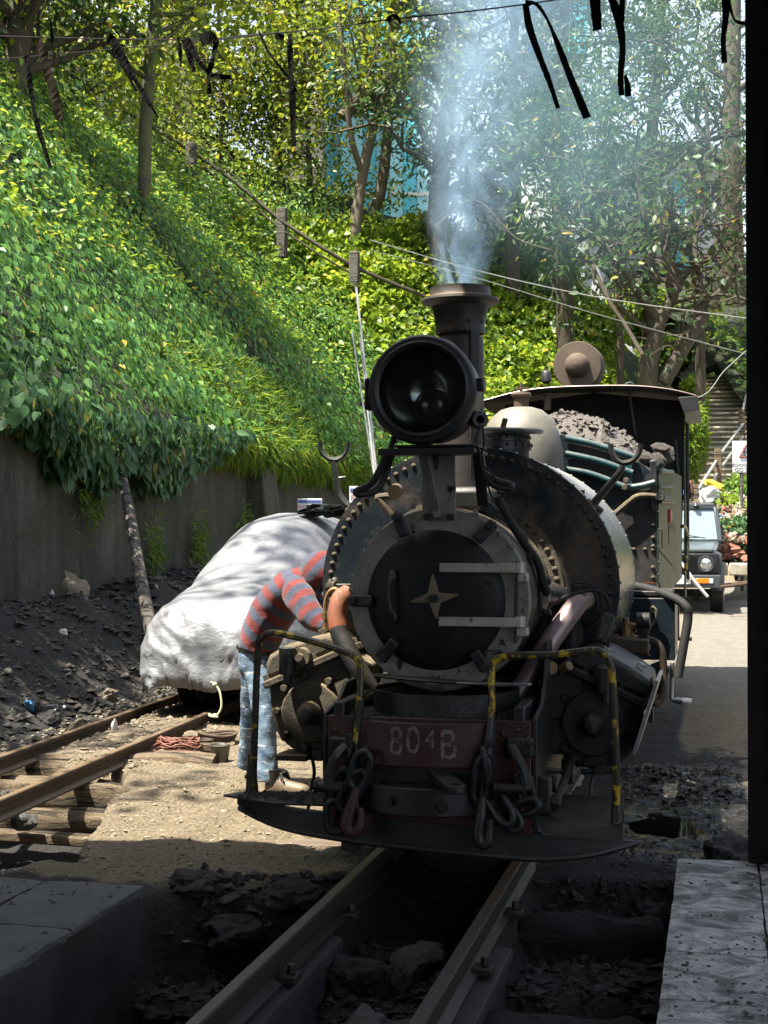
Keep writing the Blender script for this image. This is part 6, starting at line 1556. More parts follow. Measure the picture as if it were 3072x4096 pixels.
# rubble scattered over the heap, ballast and mud (nobody could count it)
def scatter(name, n, fn, s0, s1, mat, seed, label, cat='rubble'):
    rg = np.random.default_rng(seed); V = []; F = []
    T = np.array([(1, .1, 0), (-1, -.1, .1), (.1, .9, -.1), (-.1, -.9, .1), (.1, .05, .75), (0, 0, -.75)]); TF = [(0, 2, 4), (2, 1, 4), (1, 3, 4), (3, 0, 4), (2, 0, 5), (1, 2, 5), (3, 1, 5), (0, 3, 5)]
    P_ = [fn(rg) for _ in range(n)]; U_ = np.array([p[0] for p in P_]); V_ = np.array([p[1] for p in P_]); Z_ = ground_h(U_[:, None], V_[:, None])[:, 0]
    for i in range(n):
        a = rg.uniform(0, 6.28); s = s0 + (s1 - s0) * rg.random()**3; ca, sa = math.cos(a), math.sin(a); Q = T * rg.uniform(.55, 1.15, 3) + rg.normal(0, .20, (6, 3)); o = len(V)
        for q in Q: V.append((U_[i] + s*(q[0]*ca - q[1]*sa), V_[i] + s*(q[0]*sa + q[1]*ca), Z_[i] + s*q[2]*.7 + s*.2))
        F += [(a_+o, b_+o, c_+o) for a_, b_, c_ in TF]
    m = MB(); m.v = V; m.f = F
    return tag(put(name, m.mesh(name, 0), M[mat]), label, cat, kind='stuff')
scatter('heap_rubble', 5200, lambda g: (g.uniform(-6.1, -3.9), g.uniform(3, 16)), .012, .085, 'coal', 31, 'loose black ash and coal rubble on the heap')
scatter('heap_rubble', 700, lambda g: (g.uniform(-6.0, -3.7), g.uniform(3.5, 14)), .01, .06, 'stone', 36, 'scattered greyer stones on the coal heap')
scatter('track_gravel', 2600, lambda g: (v := g.uniform(2.9, 7.5), left_cen(v) + g.uniform(-.9, .55))[::-1], .008, .035, 'stonetan', 32, 'tan gravel lying between and beside the left rails')
scatter('mud_clods', 1500, lambda g: (g.uniform(.62, 1.5) , .5 + 4.2 * g.random()**1.3), .004, .019, 'coal', 33, 'black mud clods strewn along the engine on the platform side')
scatter('mud_clods', 420, lambda g: (.55 + .75 * g.random(), 2.6 + 1.2 * g.random()), .012, .042, 'coal', 37, 'ridge of raised black mud beside the cylinder')
scatter('track_ash', 2600, lambda g: (g.uniform(-.30, .30), g.uniform(-2.5, .7)), .006, .04, 'stonedark', 34, 'wet ash and pebbles between the near rails')
scatter('track_ash', 2600, lambda g: (g.uniform(.40, 1.04), g.uniform(-2.3, .6)), .006, .045, 'stonedark', 35, 'wet ash and pebbles between the near rail and the platform')
scatter('bank_grit', 2200, lambda g: (g.uniform(-2.4, -.5), g.uniform(-.3, 4.8)), .004, .022, 'stonetan', 38, 'fine grit on the tan earth bank')
scatter('pit_rubble', 900, lambda g: (g.uniform(-1.15, -.36), g.uniform(-1.5, .3)), .008, .06, 'stonedark', 39, 'black rubble in the ash pit by the near rail')
for k, (u, v, s, mt_, lab) in enumerate(((-.02, -1.25, (.20, .26, .15), 'stone', 'largest rough grey rock between the near rails'), (.03, -.32, (.13, .10, .07), 'stone', 'light rock between the rails just below the rail guard'), (-.16, -.62, (.13, .14, .09), 'stonedark', 'dark rock between the rails beside the near left rail'), (.0, -.62, (.05, .05, .09), 'stone', 'pointed grey stone standing between the rails'), (-.17, -1.75, (.12, .10, .08), 'stonedark', 'rock at the bottom edge between the rails'),
    (-.53, -.28, (.11, .22, .11), 'stonedark', 'big black boulder against the outside of the near left rail'), (-.86, -.12, (.14, .12, .07), 'stonedark', 'dark boulder at the head of the ash pit'), (-1.06, .02, (.12, .12, .05), 'stonedark', 'low black rock by the corner of the floor slab'), (-.98, -.66, (.07, .05, .035), 'stonedark', 'flat stone lying on the wet ledge in the ash pit'), (-.60, -.02, (.12, .12, .06), 'stonedark', 'black rock under the left of the rail guard'),
    (.55, -1.55, (.09, .12, .08), 'stonedark', 'wet black stone beside the near right rail'), (.60, -.78, (.055, .045, .03), 'stone', 'small flat stone near the platform log'), (.95, .45, (.13, .10, .06), 'stonedark', 'dark rock at the corner of the tiled platform'), (1.28, .98, (.16, .12, .09), 'stonedark', 'lumpy dark clod beyond the end of the tiled platform'), (.62, .28, (.08, .07, .05), 'stonedark', 'dark stone above the big black log'))):
    o = put('rock', rock_mesh('rock', 100 + k, .5, 1.0, 3, 32), M[mt_], None, (u, v, gh(u, v) + s[2]*.35), (0, 0, k*1.3)); o.scale = s; tag(o, lab, 'rock')
tag(put('glass_shard', MB().prism([(0, 0, 0), (.10, .03, .01), (.12, .05, .015), (.03, .02, .005)], (0, 0, .006)), M['bottle'], None, on(.93, -.72, .02)), 'shard of clear plastic near the platform edge', 'shard')

# leaning pole before the wall
pp0, pp1 = PD(466, 1800, 17.2), PD(566, 2325, 15.2)
pp1 = pp1 + (pp1 - pp0) * .35
tag(put('leaning_pole', MB().tube([pp0, pp0.lerp(pp1, .35) + Vector((.015, 0, 0)), pp0.lerp(pp1, .7), pp1], [.056, .062, .066, .070], 12), M['polewood']), 'grey wooden pole leaning against the mossy wall out of the heap', 'pole')
# banners by the wall
def banner(x0, y0, x1, y1, dep, lab, lines):
    a, b = PD(x0, y1, dep), PD(x1, y0, dep); W_, H_ = (b - a).dot(_r), b.z - a.z
    t = thing('wall_banner', lab, 'banner', (a + b) / 2, YAW)
    put('banner_sheet', MB().box((0, 0, 0), (W_, .02, H_)), M['signwhite'], t, bevel=.004)
    put('printed_band', MB().box((0, -.0125, H_*.33), (W_*.94, .004, H_*.15)), M['posterblue'], t)
    put('printed_band', MB().box((0, -.0125, -H_*.38), (W_*.94, .004, H_*.18)), M['postercream'], t)
    for s, zz_, sz, mt_ in lines:
        tm = text_mesh('lettering', s, sz * H_, .001); 
        wmax = max(abs(v.co.x) for v in tm.vertices); k_ = min(1.0, W_*.47 / wmax)
        for v in tm.vertices: v.co.x *= k_
        tm.materials.append(M[mt_]); put('lettering', tm, None, t, (0, -.0115, zz_*H_), (R(90), 0, 0))
    for s in (-1, 1): put('banner_stake', MB().cyl((s*W_*.46, .03, -H_*.5 - 1.6), (s*W_*.46, .03, H_*.5), .02, n=8), M['polewood'], t)
banner(1190, 1994, 1288, 2065, 23.0, 'small white banner with red lettering above the covered car', [('BINAY & AZAHAR', .02, .30, 'posterred'), ('DETECTIVE', -.19, .11, 'posterblue')])
banner(1398, 1945, 1490, 2042, 23.5, 'white banner with blue band half hidden by the tank edge', [('BINAY', .02, .30, 'posterred')])
# leaning poles at the wall end
for k, (x0, y0, x1, y1, d) in enumerate(((1425, 1150, 1512, 1890, 25.0), (1408, 1330, 1502, 1880, 25.2), (1440, 1350, 1500, 1860, 24.8))):
    tag(put('thin_pole', MB().tube([PD(x0, y0, d + 1.2), PD(x1, y1 + 60, d)], .022 if k == 0 else .017, 8), M['pole']), ('tall pale pole, topmost of the three leaning behind the headlamp', 'short pale pole leftmost at its top behind the headlamp', 'pale pole nearest the headlamp, in front of two others')[k], 'pole', 'pale poles behind the headlamp')
# ================================================================== BEHIND THE YARD
# ---- jeep
jz = .22
jeep = thing('parked_jeep', 'slate grey jeep parked facing the camera behind the engine', 'jeep', (.565, 16.3, jz))
def JP(name, mb, mat, bevel=.01, parent=None): return put(name, mb, M[mat], parent or jeep, bevel=bevel)
JP('body', MB().prism([(-.70, .12, .48), (.70, .12, .48), (.70, .12, .93), (.62, .12, .99), (-.62, .12, .99), (-.70, .12, .93)], (0, 3.1, 0)).prism([(-.62, .15, .98), (.62, .15, .98), (.66, 1.22, 1.10), (-.66, 1.22, 1.10)], (0, 0, .04)), 'jeepgrey', .025)
JP('bonnet', MB().prism([(-.57, .10, .97), (.57, .10, .97), (.62, 1.2, 1.09), (-.62, 1.2, 1.09)], (0, 0, .055)), 'jeepgrey', .02)
JP('cabin', MB().prism([(-.68, 1.2, 1.0), (.68, 1.2, 1.0), (.68, 3.2, 1.0), (-.68, 3.2, 1.0)], (0, 0, .14)).prism([(-.62, 1.50, 1.60), (.62, 1.50, 1.60), (.62, 3.1, 1.60), (-.62, 3.1, 1.60)], (0, 0, .10)), 'jeepgrey', .03)
JP('roof', MB().prism([(-.585, 1.42, 1.70), (.585, 1.42, 1.70), (.57, 3.15, 1.74), (-.57, 3.15, 1.74)], (0, 0, .06)), 'jeepgrey', .025)
for s in (-1, 1): JP('windscreen_pillar', MB().bar((s*.665, 1.22, 1.13), (s*.595, 1.46, 1.69), .07, .07), 'jeepgrey', .012)
JP('windscreen_frame', MB().bar((-.66, 1.21, 1.15), (.66, 1.21, 1.15), .06, .05).bar((-.59, 1.45, 1.69), (.59, 1.45, 1.69), .06, .06), 'jeepgrey', .012)
ws = JP('windscreen', MB().prism([(-.63, 1.235, 1.17), (.63, 1.235, 1.17), (.565, 1.45, 1.66), (-.565, 1.45, 1.66)], (0, .01, .004)), 'carglass', 0)
sg = JP('sticker', MB().prism([(.10, 1.418, 1.575), (.26, 1.418, 1.575), (.255, 1.446, 1.64), (.10, 1.446, 1.64)], (0, -.004, 0)), 'red', 0, ws)
tm = text_mesh('sticker_lettering', 'POLICE', .075, .001, 'RIGHT'); tm.materials.append(M['platewhite']); put('sticker_lettering', tm, None, ws, (.25, 1.420, 1.608), (R(66), 0, 0))
for s in (-1, 1): JP('side_window', MB().box((s*.655, 2.2, 1.38), (.012, 1.5, .38)), 'darkglass', 0)
JP('wiper', MB().tube([(.0, 1.18, 1.165), (.12, 1.19, 1.20), (.36, 1.205, 1.205)], .010, 6).tube([(.16, 1.16, 1.235), (.44, 1.21, 1.19)], .008, 6), 'jeepblack', 0)
JP('antenna_knob', MB().lathe([(.05, 0), (.035, .02), (.01, .06), (0, .065)], (.29, 1.40, 1.72), (0, 0, 1), 10), 'jeepblack', 0)
gr = JP('grille', MB().box((0, .10, .80), (1.28, .05, .32)), 'jeepblack', .02)
for k in range(5): JP('grille_slot', MB().box((.02, .07, .70 + .05*k), (.62, .012, .022)), 'soot_shade', 0, gr)
for s in (-1, 1):
    hl_ = JP('headlight', MB().lathe([(.105, -.03), (.118, -.035), (.125, -.02), (.125, .03)], (s*.455, .065, .80), (0, 1, 0), 32), 'jeepgrey', 0)
    put('lens', MB().lathe([(0, -.03), (.06, -.024), (.105, .0)], (s*.455, .06, .80), (0, 1, 0), 28), M['chrome'], hl_)
    ml = MB()
    for k in range(4): ml.box((s*.455 - .045 + .03*k, .030, .775), (.006, .006, .07))
    put('lens_ridge', ml, M['jeepblack'], hl_)
    tyre_o = JP('wheel', MB().lathe([(.14, .10), (.30, .10), (.325, .085), (.335, .05), (.335, -.05), (.325, -.085), (.30, -.10), (.14, -.10)], (s*.615, .62, .335), (1, 0, 0), 40), 'rubber', 0)
    tr_ = MB()
    for k in range(36):
        a = 2*math.pi*k/36
        for q in (-.055, 0.0, .055): tr_.box((s*.615 + q, .62 + .336*math.sin(a + q*2), .335 + .336*math.cos(a + q*2)), (.034, .030, .012), (-(a + q*2), 0, 0))
    put('tread', tr_, M['rubber'], tyre_o)['kind'] = 'stuff'
    put('hub', MB().lathe([(0, .03), (.14, .03), (.14, -.05)], (s*.70, .62, .335), (s, 0, 0), 24), M['frame'], tyre_o)
    JP('wheel', MB().lathe([(.0, .10), (.30, .10), (.335, .05), (.335, -.05), (.30, -.10), (0, -.10)], (s*.615, 2.65, .335), (1, 0, 0), 32), 'rubber', 0)
    fn = []
    for k in range(13):
        a = R(0 + 180*k/12); fn.append((.62 + .43*math.cos(a), .42 + .42*math.sin(a)))
    m = MB(); 
    for (y, z) in fn: m.v += [(s*.52, y, z), (s*.735, y, z - .02), (s*.735, y, z - .045), (s*.52, y, z - .03)]
    for k in range(12):
        for q in range(4):
            q2 = (q+1) % 4; m.f.append((k*4+q, k*4+4+q, k*4+4+q2, k*4+q2))
    JP('fender', m, 'jeepgrey', 0)
bu = JP('bumper', MB().box((0, .0, .53), (1.36, .14, .20)), 'jeepgrey', .02)
put('indicator', MB().box((.40, -.075, .54), (.20, .02, .075)), M['orange'], bu, bevel=.006); put('indicator', MB().box((-.40, -.075, .54), (.20, .02, .075)), M['orange'], bu, bevel=.006)
put('indicator_lamp', MB().box((.535, -.075, .54), (.06, .018, .07)), M['platewhite'], bu, bevel=.004)
np_ = put('number_plate', MB().box((0.02, -.08, .56), (.42, .012, .14)), M['platewhite'], bu)
tm = text_mesh('plate_digit', '7', .14, .001); tm.materials.append(M['signblack']); put('plate_digit', tm, None, np_, (.19, -.0875, .56), (R(90), 0, 0))
JP('crash_bar', MB().tube(smooth_path([(.02, -.05, .86), (.10, -.14, .80), (.30, -.14, .52), (.48, -.10, .30)], 5), .024, 8), 'pvc', 0)
JP('axle', MB().box((0, .62, .33), (1.1, .12, .12)).box((.30, .5, .30), (.10, .18, .18)), 'rubber', .02)

# ---- far person on the steps' foot
fp = PD(2728, 1960, 29.0)
far = thing('person', 'person in a dark top with a blue print standing at the foot of the steps', 'person', (fp.x, fp.y, fp.z - 1.05)); fo = Vector(far.location)
fz = PX(29, 1); hd = PD(2726, 1912, 29.0)
jj = {'p': (fo + Vector((0, 0, .85)), .12), 'c': (fo + Vector((0, 0, 1.2)), .13), 'n': (Vector((hd.x, hd.y, hd.z - .12)), .05), 'h': (hd, .085), 'sl': (fo + Vector((-.17, 0, 1.22)), .06), 'el': (fo + Vector((-.2, 0, .95)), .045), 'sr': (fo + Vector((.17, 0, 1.22)), .06), 'er': (fo + Vector((.2, .0, .95)), .045), 'kl': (fo + Vector((-.09, 0, .45)), .07), 'al': (fo + Vector((-.09, 0, .04)), .05), 'kr': (fo + Vector((.09, 0, .45)), .07), 'ar': (fo + Vector((.09, 0, .04)), .05)}
skin('body', jj, [('p', 'c'), ('c', 'n'), ('n', 'h'), ('c', 'sl'), ('sl', 'el'), ('c', 'sr'), ('sr', 'er'), ('p', 'kl'), ('kl', 'al'), ('p', 'kr'), ('kr', 'ar')], M['skin'], far, 'p', 1, fo)
skin('shirt', {'a': (Vector((0, 0, .82)), (.19, .13)), 'b': (Vector((0, 0, 1.1)), (.20, .14)), 'c': (Vector((0, 0, 1.3)), (.17, .11))}, [('a', 'b'), ('b', 'c')], M['rag'], far, 'b', 1)
put('shirt_print', MB().box((.05, -.15, 1.0), (.10, .02, .10)), M['blue'], far)
put('hair', MB().ball((hd.x - fo.x, .02, hd.z - fo.z + .05), .10, sc=(1, 1, .8)), M['rag'], far)

# ---- steps up the slope, hand rail with concrete posts
stp = thing('stone_staircase', 'long straight flight of weathered stone steps climbing the slope', 'staircase', (1.4, 28.6, 1.9)); sto = Vector(stp.location)
for k in range(27):
    v = 28.5 + .415*k; w = 2.12 + .163*k; u0 = .42 + .006*k
    s_ = put('step', MB().box(((u0 + 2.6)/2 - sto.x, v + .9 - sto.y, w - .45 - sto.z), (2.6 - u0, 1.8, .9)), M['riser'], stp)
    put('tread', MB().box(((u0 + 2.6)/2 + .02*math.sin(k*3) - sto.x, v + .22 - sto.y, w + .012 - sto.z), (2.58 - u0, .50, .055), (0, .004*math.sin(k*5), .006*math.sin(k*7))), M['pale'], s_, bevel=.01)
rlg = thing('stair_railing', 'pipe handrail on concrete posts beside the stone steps', 'railing', PD(2870, 1920, 31)); ro = Vector(rlg.location)
pst = [(2778, 1965, 1938, 29), (2872, 1930, 1795, 31.5), (2968, 1770, 1668, 35.5), (2966, 1670, 1640, 37.5), (2985, 1600, 1552, 41)]
for x, yb, yt, d in pst:
    a, b = PD(x, yb + 30, d), PD(x, yt, d); put('railing_post', MB().box(((a.x+b.x)/2 - ro.x, a.y - ro.y, (a.z+b.z)/2 - ro.z), (.16, .16, b.z - a.z)), M['log'], rlg, bevel=.015)
for (x0, y0, d0_, x1, y1, d1_) in ((2785, 1968, 29, 2866, 1842, 31.5), (2822, 1985, 29, 2868, 1895, 31.5), (2884, 1812, 31.5, 2975, 1692, 35.5), (2886, 1868, 31.5, 2974, 1745, 35.5), (2972, 1640, 36, 2984, 1580, 40)):
    put('railing_pipe', MB().tube([PD(x0, y0, d0_) - ro, PD(x1, y1, d1_) - ro], .030, 8), M['pole'], rlg)

# ---- school sign
sp_ = PD(2968, 1830, 26.0)
sgn = thing('school_sign', 'white school warning sign with a red triangle on a thin grey pole', 'sign', (sp_.x, sp_.y, 1.0), YAW)
a, b = PD(2930, 1890, 26.0), PD(3052, 1764, 26.0); W_ = (b - a).dot(_r); H_ = b.z - a.z; zc2 = (a.z + b.z)/2 - 1.0; xc = ((a + b)/2 - sp_).dot(_r)
put('sign_pole', MB().cyl((0, .03, -.6), (0, .03, zc2 + H_*.3), .033, n=12), M['polewood'], sgn)
bd = put('sign_board', MB().box((xc, 0, zc2), (W_, .015, H_)), M['signwhite'], sgn, bevel=.004)
def tri(c, r, th):
    pts = [(c[0] + r*math.sin(2*math.pi*k/3), c[1] + r*math.cos(2*math.pi*k/3)) for k in range(3)]
    m = MB()
    for k in range(3):
        p, q = pts[k], pts[(k+1) % 3]; m.bar((p[0], -.011, p[1]), (q[0], -.011, q[1]), .008, th, up=(0, 0, 1)) if False else m.tube([(p[0], -.011, p[1]), (q[0], -.011, q[1])], th/2, 6)
    return m
put('warning_triangle', tri((xc, zc2 + H_*.14), H_*.30, .028), M['signred'], bd)
def kid(x, z, s, fl):
    m = MB().lathe([(0, -.004), (.028*s, -.004), (.028*s, .004), (0, .004)], (x, -.011, z + .11*s), (0, 1, 0), 12)
    for p0, p1 in (((0, .08), (0, 0)), ((0, .0), (-.04*fl, -.08)), ((0, .0), (.05*fl, -.07)), ((0, .06), (.06*fl, .03)), ((0, .06), (-.05*fl, .02))): m.tube([(x + p0[0]*s, -.011, z + p0[1]*s), (x + p1[0]*s, -.011, z + p1[1]*s)], .011*s, 6)
    return m
put('child_figure', kid(xc - .065, zc2 + H_*.09, .85, 1), M['signblack'], bd); put('child_figure', kid(xc + .065, zc2 + H_*.08, .72, -1), M['signblack'], bd)
for s, z, sz in (('SCHOOL AHEAD', -.27, .072), ('GO SLOW', -.42, .098)):
    tm = text_mesh('sign_lettering', s, sz*1.05, .001); tm.materials.append(M['signblack']); put('sign_lettering', tm, None, bd, (xc, -.009, zc2 + H_*z), (R(90), 0, 0))

# ---- rubbish bank, bricks, kerb stones
rg = random.Random(5)
bh = thing('brick_heap', 'small heap of broken red bricks beside the jeep', 'brick heap', PD(2910, 2235, 24)); bho = Vector(bh.location)
for k in range(22):
    x = rg.uniform(2885, 2960); y = 2232 - rg.uniform(0, 70) * (1 - abs(x - 2910) / 70)
    p = PD(x, y, 24 + rg.uniform(-.2, .5))
    put('brick', MB().box((0, 0, 0), (.17, .085, .06)), M['brick'], bh, p - bho, (rg.uniform(-.5, .5), rg.uniform(-.4, .4), rg.uniform(-1, 1)), bevel=.006)
tag(put('clay_shard', rock_mesh('clay_shard', 5, .5, .5), M['brick'], None, PD(2990, 2235, 23.5), (.4, .2, 0)), 'orange clay shard by the kerb next to the post', 'shard').scale = (.13, .10, .08)
kb = thing('kerb', 'pale stone kerb at the roadside below the bricks', 'kerb', PD(2950, 2262, 23)); ko = Vector(kb.location)
for k in range(6): put('kerb_stone', MB().box((-.35 + .42*k, .0, -.06), (.40, .25, .20), (0, 0, .02*math.sin(k*4))), M['pale'], kb, bevel=.02)
rb = thing('railway_track', 'distant pair of dark rails crossing the road beyond the jeep wheel', 'railway track', PD(2950, 2330, 22)); rbo = Vector(rb.location)
for dz in (0, .14): put('rail', MB().tube([PD(2880, 2348 - dz*40, 21.3 + dz*5) - rbo, PD(3100, 2320 - dz*40, 21.6 + dz*5) - rbo], .028, 6), M['rail'], rb)
def waste(n):
    m = MB()
    for i in range(n):
        x = rg.uniform(2865, 3010); y = rg.uniform(1980, 2170); p = PD(x, y, 27.0 - (y - 1980) / 190 * 3.0 + rg.uniform(-.2, .2))
        m.box(p, (rg.uniform(.03, .14), rg.uniform(.03, .1), rg.uniform(.02, .08)), (rg.random()*3, rg.random()*3, rg.random()*3))
    return m
bank = []
for i in range(18):
    for j in range(14):
        x = 2855 + 230*i/17; y = 1945 + 300*j/13
        bank.append(tuple(PD(x, y, 28.3 - 4.2*j/13) + Vector((0, 0, .12*mnoise.noise(Vector((i*.5, j*.5, 2))) - .12))))
tag(put('rubbish_bank', MB().grid(bank, 18, 14, True).mesh('rubbish_bank', 180), M['soil']), kind='structure')
for k, (mt_, n, lab) in enumerate((('paper', 60, 'pale paper and plastic litter strewn on the bank behind the jeep'), ('brick', 40, 'reddish litter strewn on the bank behind the jeep'), ('stonetan', 160, 'tan rubble strewn on the bank behind the jeep'), ('bluewrap', 6, 'bluish plastic litter on the bank behind the jeep'))):
    tag(put('litter', waste(n).mesh('litter', 0), M[mt_]), lab, 'litter', kind='stuff')
wrapb = PD(2838, 1985, 26.5)
tag(put('white_sack', rock_mesh('white_sack', 8, .5, .7), M['pvc'], None, wrapb, (0, .3, .5)), 'crumpled white sack above the jeep roof', 'sack').scale = (.20, .2, .24)
tag(put('yellow_sheet', rock_mesh('yellow_sheet', 9, .6, .3), M['yellowwrap'], None, PD(2858, 1940, 27.5), (.5, .3, .5)), 'yellow plastic sheet below the stair railing post', 'plastic sheet').scale = (.2, .15, .2)

# ================================================================== PLANTS
def plant_leaves(name, lab, cat, P_, n_, d_, size, mat, shape, jit, kind='stuff', tipmix=(1.0, .35), parent=None, spread=1.0):
    tip = d_ * tipmix[0] + n_ * tipmix[1]
    o = put(name, leaf_mesh(name, P_, tip, n_, size, shape, jit, spread), M[mat], parent)
    if parent is None: tag(o, lab, cat, kind=kind)
    return o
sA, sB, sC = s_of_v(1), s_of_v(12), s_of_v(20.5)
def keep(t, mk): return tuple(a[mk] for a in t)
# main ivy blanket: pointed leaves hanging down
t = hill_pts(80000, s_of_v(3), sC + 8.0, -.1, 9.0, (.0, .35), 1.4, .5)
t = (t[0], t[1], t[2]*.45 + np.array([0, -.1, -.9]))
plant_leaves('hillside_ivy', 'thick blanket of pointed green ivy leaves over the hillside', 'ivy', t[0], t[1], t[2], RNG.uniform(.10, .165, len(t[0])), 'ivy', 'oval', .32)
t = hill_pts(11000, s_of_v(6), sC + 7, 2.0, 9.0, (.2, .45), 1.4, .5)
plant_leaves('young_ivy_shoots', 'paler young shoots standing out of the hillside ivy', 'ivy', t[0], t[1], t[2], RNG.uniform(.07, .14, len(t[0])), 'bright', 'oval', .6)
# upper slope shrubs (lighter) left
t = hill_pts(40000, s_of_v(4), sC + 9.5, 7.0, 17.5, (.1, .7), 1.4, .35)
plant_leaves('upper_slope_shrubs', 'mixed sunlit shrubs on the upper left slope', 'shrubs', t[0], t[1], t[2], RNG.uniform(.10, .20, len(t[0])), 'mid', 'oval', .7)
t = hill_pts(24000, s_of_v(4), sC + 9.5, 8.0, 17.5, (.6, 1.6), 1.4, .35)
plant_leaves('upper_slope_shrubs', 'yellow green leaf tips above the upper left slope', 'shrubs', t[0], t[1], t[2], RNG.uniform(.08, .17, len(t[0])), 'yleaf', 'oval', .8)
# overhang on the wall top: dark creeper at the left, grass to the right
def overhang(n, v0, v1, drop, mat, shape, s0, s1, name, lab, cat, seed, out=(.02, .45), jit=.35, up=0.0):
    rg2 = np.random.default_rng(seed)
    v = rg2.uniform(v0, v1, n); q = rg2.random(n)
    dl = drop(v) * (.35 + .65 * np.clip(.5 + 1.2*fbm(v * 1.6, v*0, 3, seed), 0, 1.2))
    P_ = np.stack([-5.98 + out[0] + (out[1] - out[0]) * rg2.random(n) * (1 - .55*q), v, 2.95 + up - q * dl], 1)
    n_ = np.tile([1.0, -.15, .25], (n, 1)); d_ = np.tile([.15, -.05, -1.0], (n, 1))
    o = put(name, leaf_mesh(name, P_, d_, n_, rg2.uniform(s0, s1, n), shape, jit), M[mat]); return tag(o, lab, cat, kind='stuff')
overhang(5200, 4.5, 13.4, lambda v: np.interp(v, [4, 6, 7.4, 8.4, 9.2, 10.2, 11.2, 12.4, 13.4], [.55, .55, .65, 1.1, 1.25, 1.0, 1.1, .8, .3]), 'ivydark', 'oval', .12, .22, 'wall_creeper', 'dark glossy creeper hanging over the retaining wall', 'creeper', 61, (.02, .75))
overhang(8500, 12.0, 21.5, lambda v: np.interp(v, [12, 14, 17, 21], [.35, .35, .4, .5]), 'grass', 'blade', .3, .6, 'wall_grass', 'long green grass hanging over the right part of the wall', 'grass', 62, (.0, .35), .45, .1)
t = hill_pts(9000, s_of_v(13.0), sC + 3.5, -.1, 1.1, (.0, .2))
plant_leaves('wall_grass', 'bright grass growing along the top of the retaining wall', 'grass', t[0], t[1], t[2], RNG.uniform(.25, .5, len(t[0])), 'grass', 'blade', .5, tipmix=(.5, .9))
for k, (v, w) in enumerate(((9.1, 1.9), (12.6, 1.35), (14.6, 1.5), (11.0, 1.3))):
    n = 260; P_ = np.stack([np.full(n, -5.86) + RNG.random(n)*.06, v + RNG.normal(0, .16, n), w + RNG.normal(0, .2, n)], 1)
    plant_leaves('wall_weed', ('mossy weed clump on the shaded left part of the wall', 'pale trailing weed on the wall behind the leaning pole', 'weed tuft on the wall close to the buttress', 'small weed low on the wall right of the pole')[k], 'weed', P_, np.tile([1., 0, .2], (n, 1)), np.tile([.3, 0, -.9], (n, 1)), RNG.uniform(.05, .12, n), 'grass', 'long', .6, kind='thing')
# single broad leaves of the creeper at the left edge
bv = thing('broadleaf_vine', 'big heart leaved vine at the left edge above the wall', 'vine', (-5.6, 8.4, 3.2)); bvo = Vector(bv.location)
lfs = []
for k in range(5):
    hp_ = [(0, -.02), (.22, .12), (.42, .08), (.54, -.10), (.52, -.36), (.36, -.66), (.14, -.92), (0, -1.06)]; hp_ += [(-x, z) for x, z in hp_[-2:0:-1]]
    hv = [(x, .10*abs(x) + .10*z*z - .05 + .03*math.sin(7*z + k), z) for x, z in hp_]; nh = len(hv); hv += [(0, -.06, -.12), (0, -.03, -.5), (0, .05, -.85)]
    lm = MB(); lm.v = hv; lm.f = [(0, 1, nh), (1, 2, nh), (2, 3, nh), (3, 4, nh+1), (3, nh+1, nh), (4, 5, nh+1), (5, 6, nh+2), (5, nh+2, nh+1), (6, 7, nh+2), (7, 8, nh+2), (8, 9, nh+2), (9, nh+1, nh+2), (9, 10, nh+1), (10, 11, nh+1), (11, nh, nh+1), (11, 12, nh), (12, 13, nh), (13, 0, nh)]
    lf = lm.mesh('leaf', 180); at_ = lf.attributes.new('rnd', 'FLOAT', 'POINT'); at_.data.foreach_set('value', np.full(len(lm.v), .15 + .17*k, dtype=np.float32)); lf.materials.append(M['vine']); lfs.append(lf)
vs = MB(); rl = random.Random(9)
for k in range(120):
    x = rl.uniform(-60, 330) * (1 if k % 3 else .6); y = rl.uniform(1180, 1680)
    if x > 150 and y > 1560: y -= 250
    d = (hill_dep(x, y) if y < 1560 else 14.6) - 1.55 + rl.uniform(-.25, .2)
    p = PD(x, y, d) - bvo
    o = bpy.data.objects.new('leaf', lfs[k % 5]); COL.objects.link(o); o.parent = bv; s = rl.uniform(.075, .135)
    o.location = p; o.scale = (s*1.25, s, s*1.1); o.rotation_euler = (rl.uniform(-.7, .25), rl.uniform(-.5, .5), YAW + rl.uniform(-.6, .6))
    if k % 15 == 0: vs.tube([p, p + Vector((-.03, .05, .10)), p + Vector((-.02, .12, .2))], .005, 5)
put('stem', vs, M['bark'], bv)
# back slope between the wall end and the steps
t = hill_pts(28000, sC + 6.5, S_STAIR0 - .4, -.3, 7.5, (.1, .6), 1.5, .5)
plant_leaves('back_slope_shrubs', 'bright sunlit shrubs covering the slope behind the engine', 'shrubs', t[0], t[1], t[2], RNG.uniform(.11, .22, len(t[0])), 'bright', 'round', .75, tipmix=(.6, .6))
t = hill_pts(16000, sC + 5, S_STAIR0 - .4, -.3, 8.0, (.0, .5), 1.0, .6)
plant_leaves('back_slope_shrubs', 'darker undergrowth between the shrubs behind the engine', 'shrubs', t[0], t[1], t[2], RNG.uniform(.12, .26, len(t[0])), 'mid', 'oval', .7)
t = hill_pts(9000, S_STAIR1 + .3, S_END, -.5, 9, (.1, .7), 1.2, .5)
plant_leaves('bank_shrubs', 'green shrubs on the bank to the right of the steps', 'shrubs', t[0], t[1], t[2], RNG.uniform(.14, .28, len(t[0])), 'mid', 'round', .75)
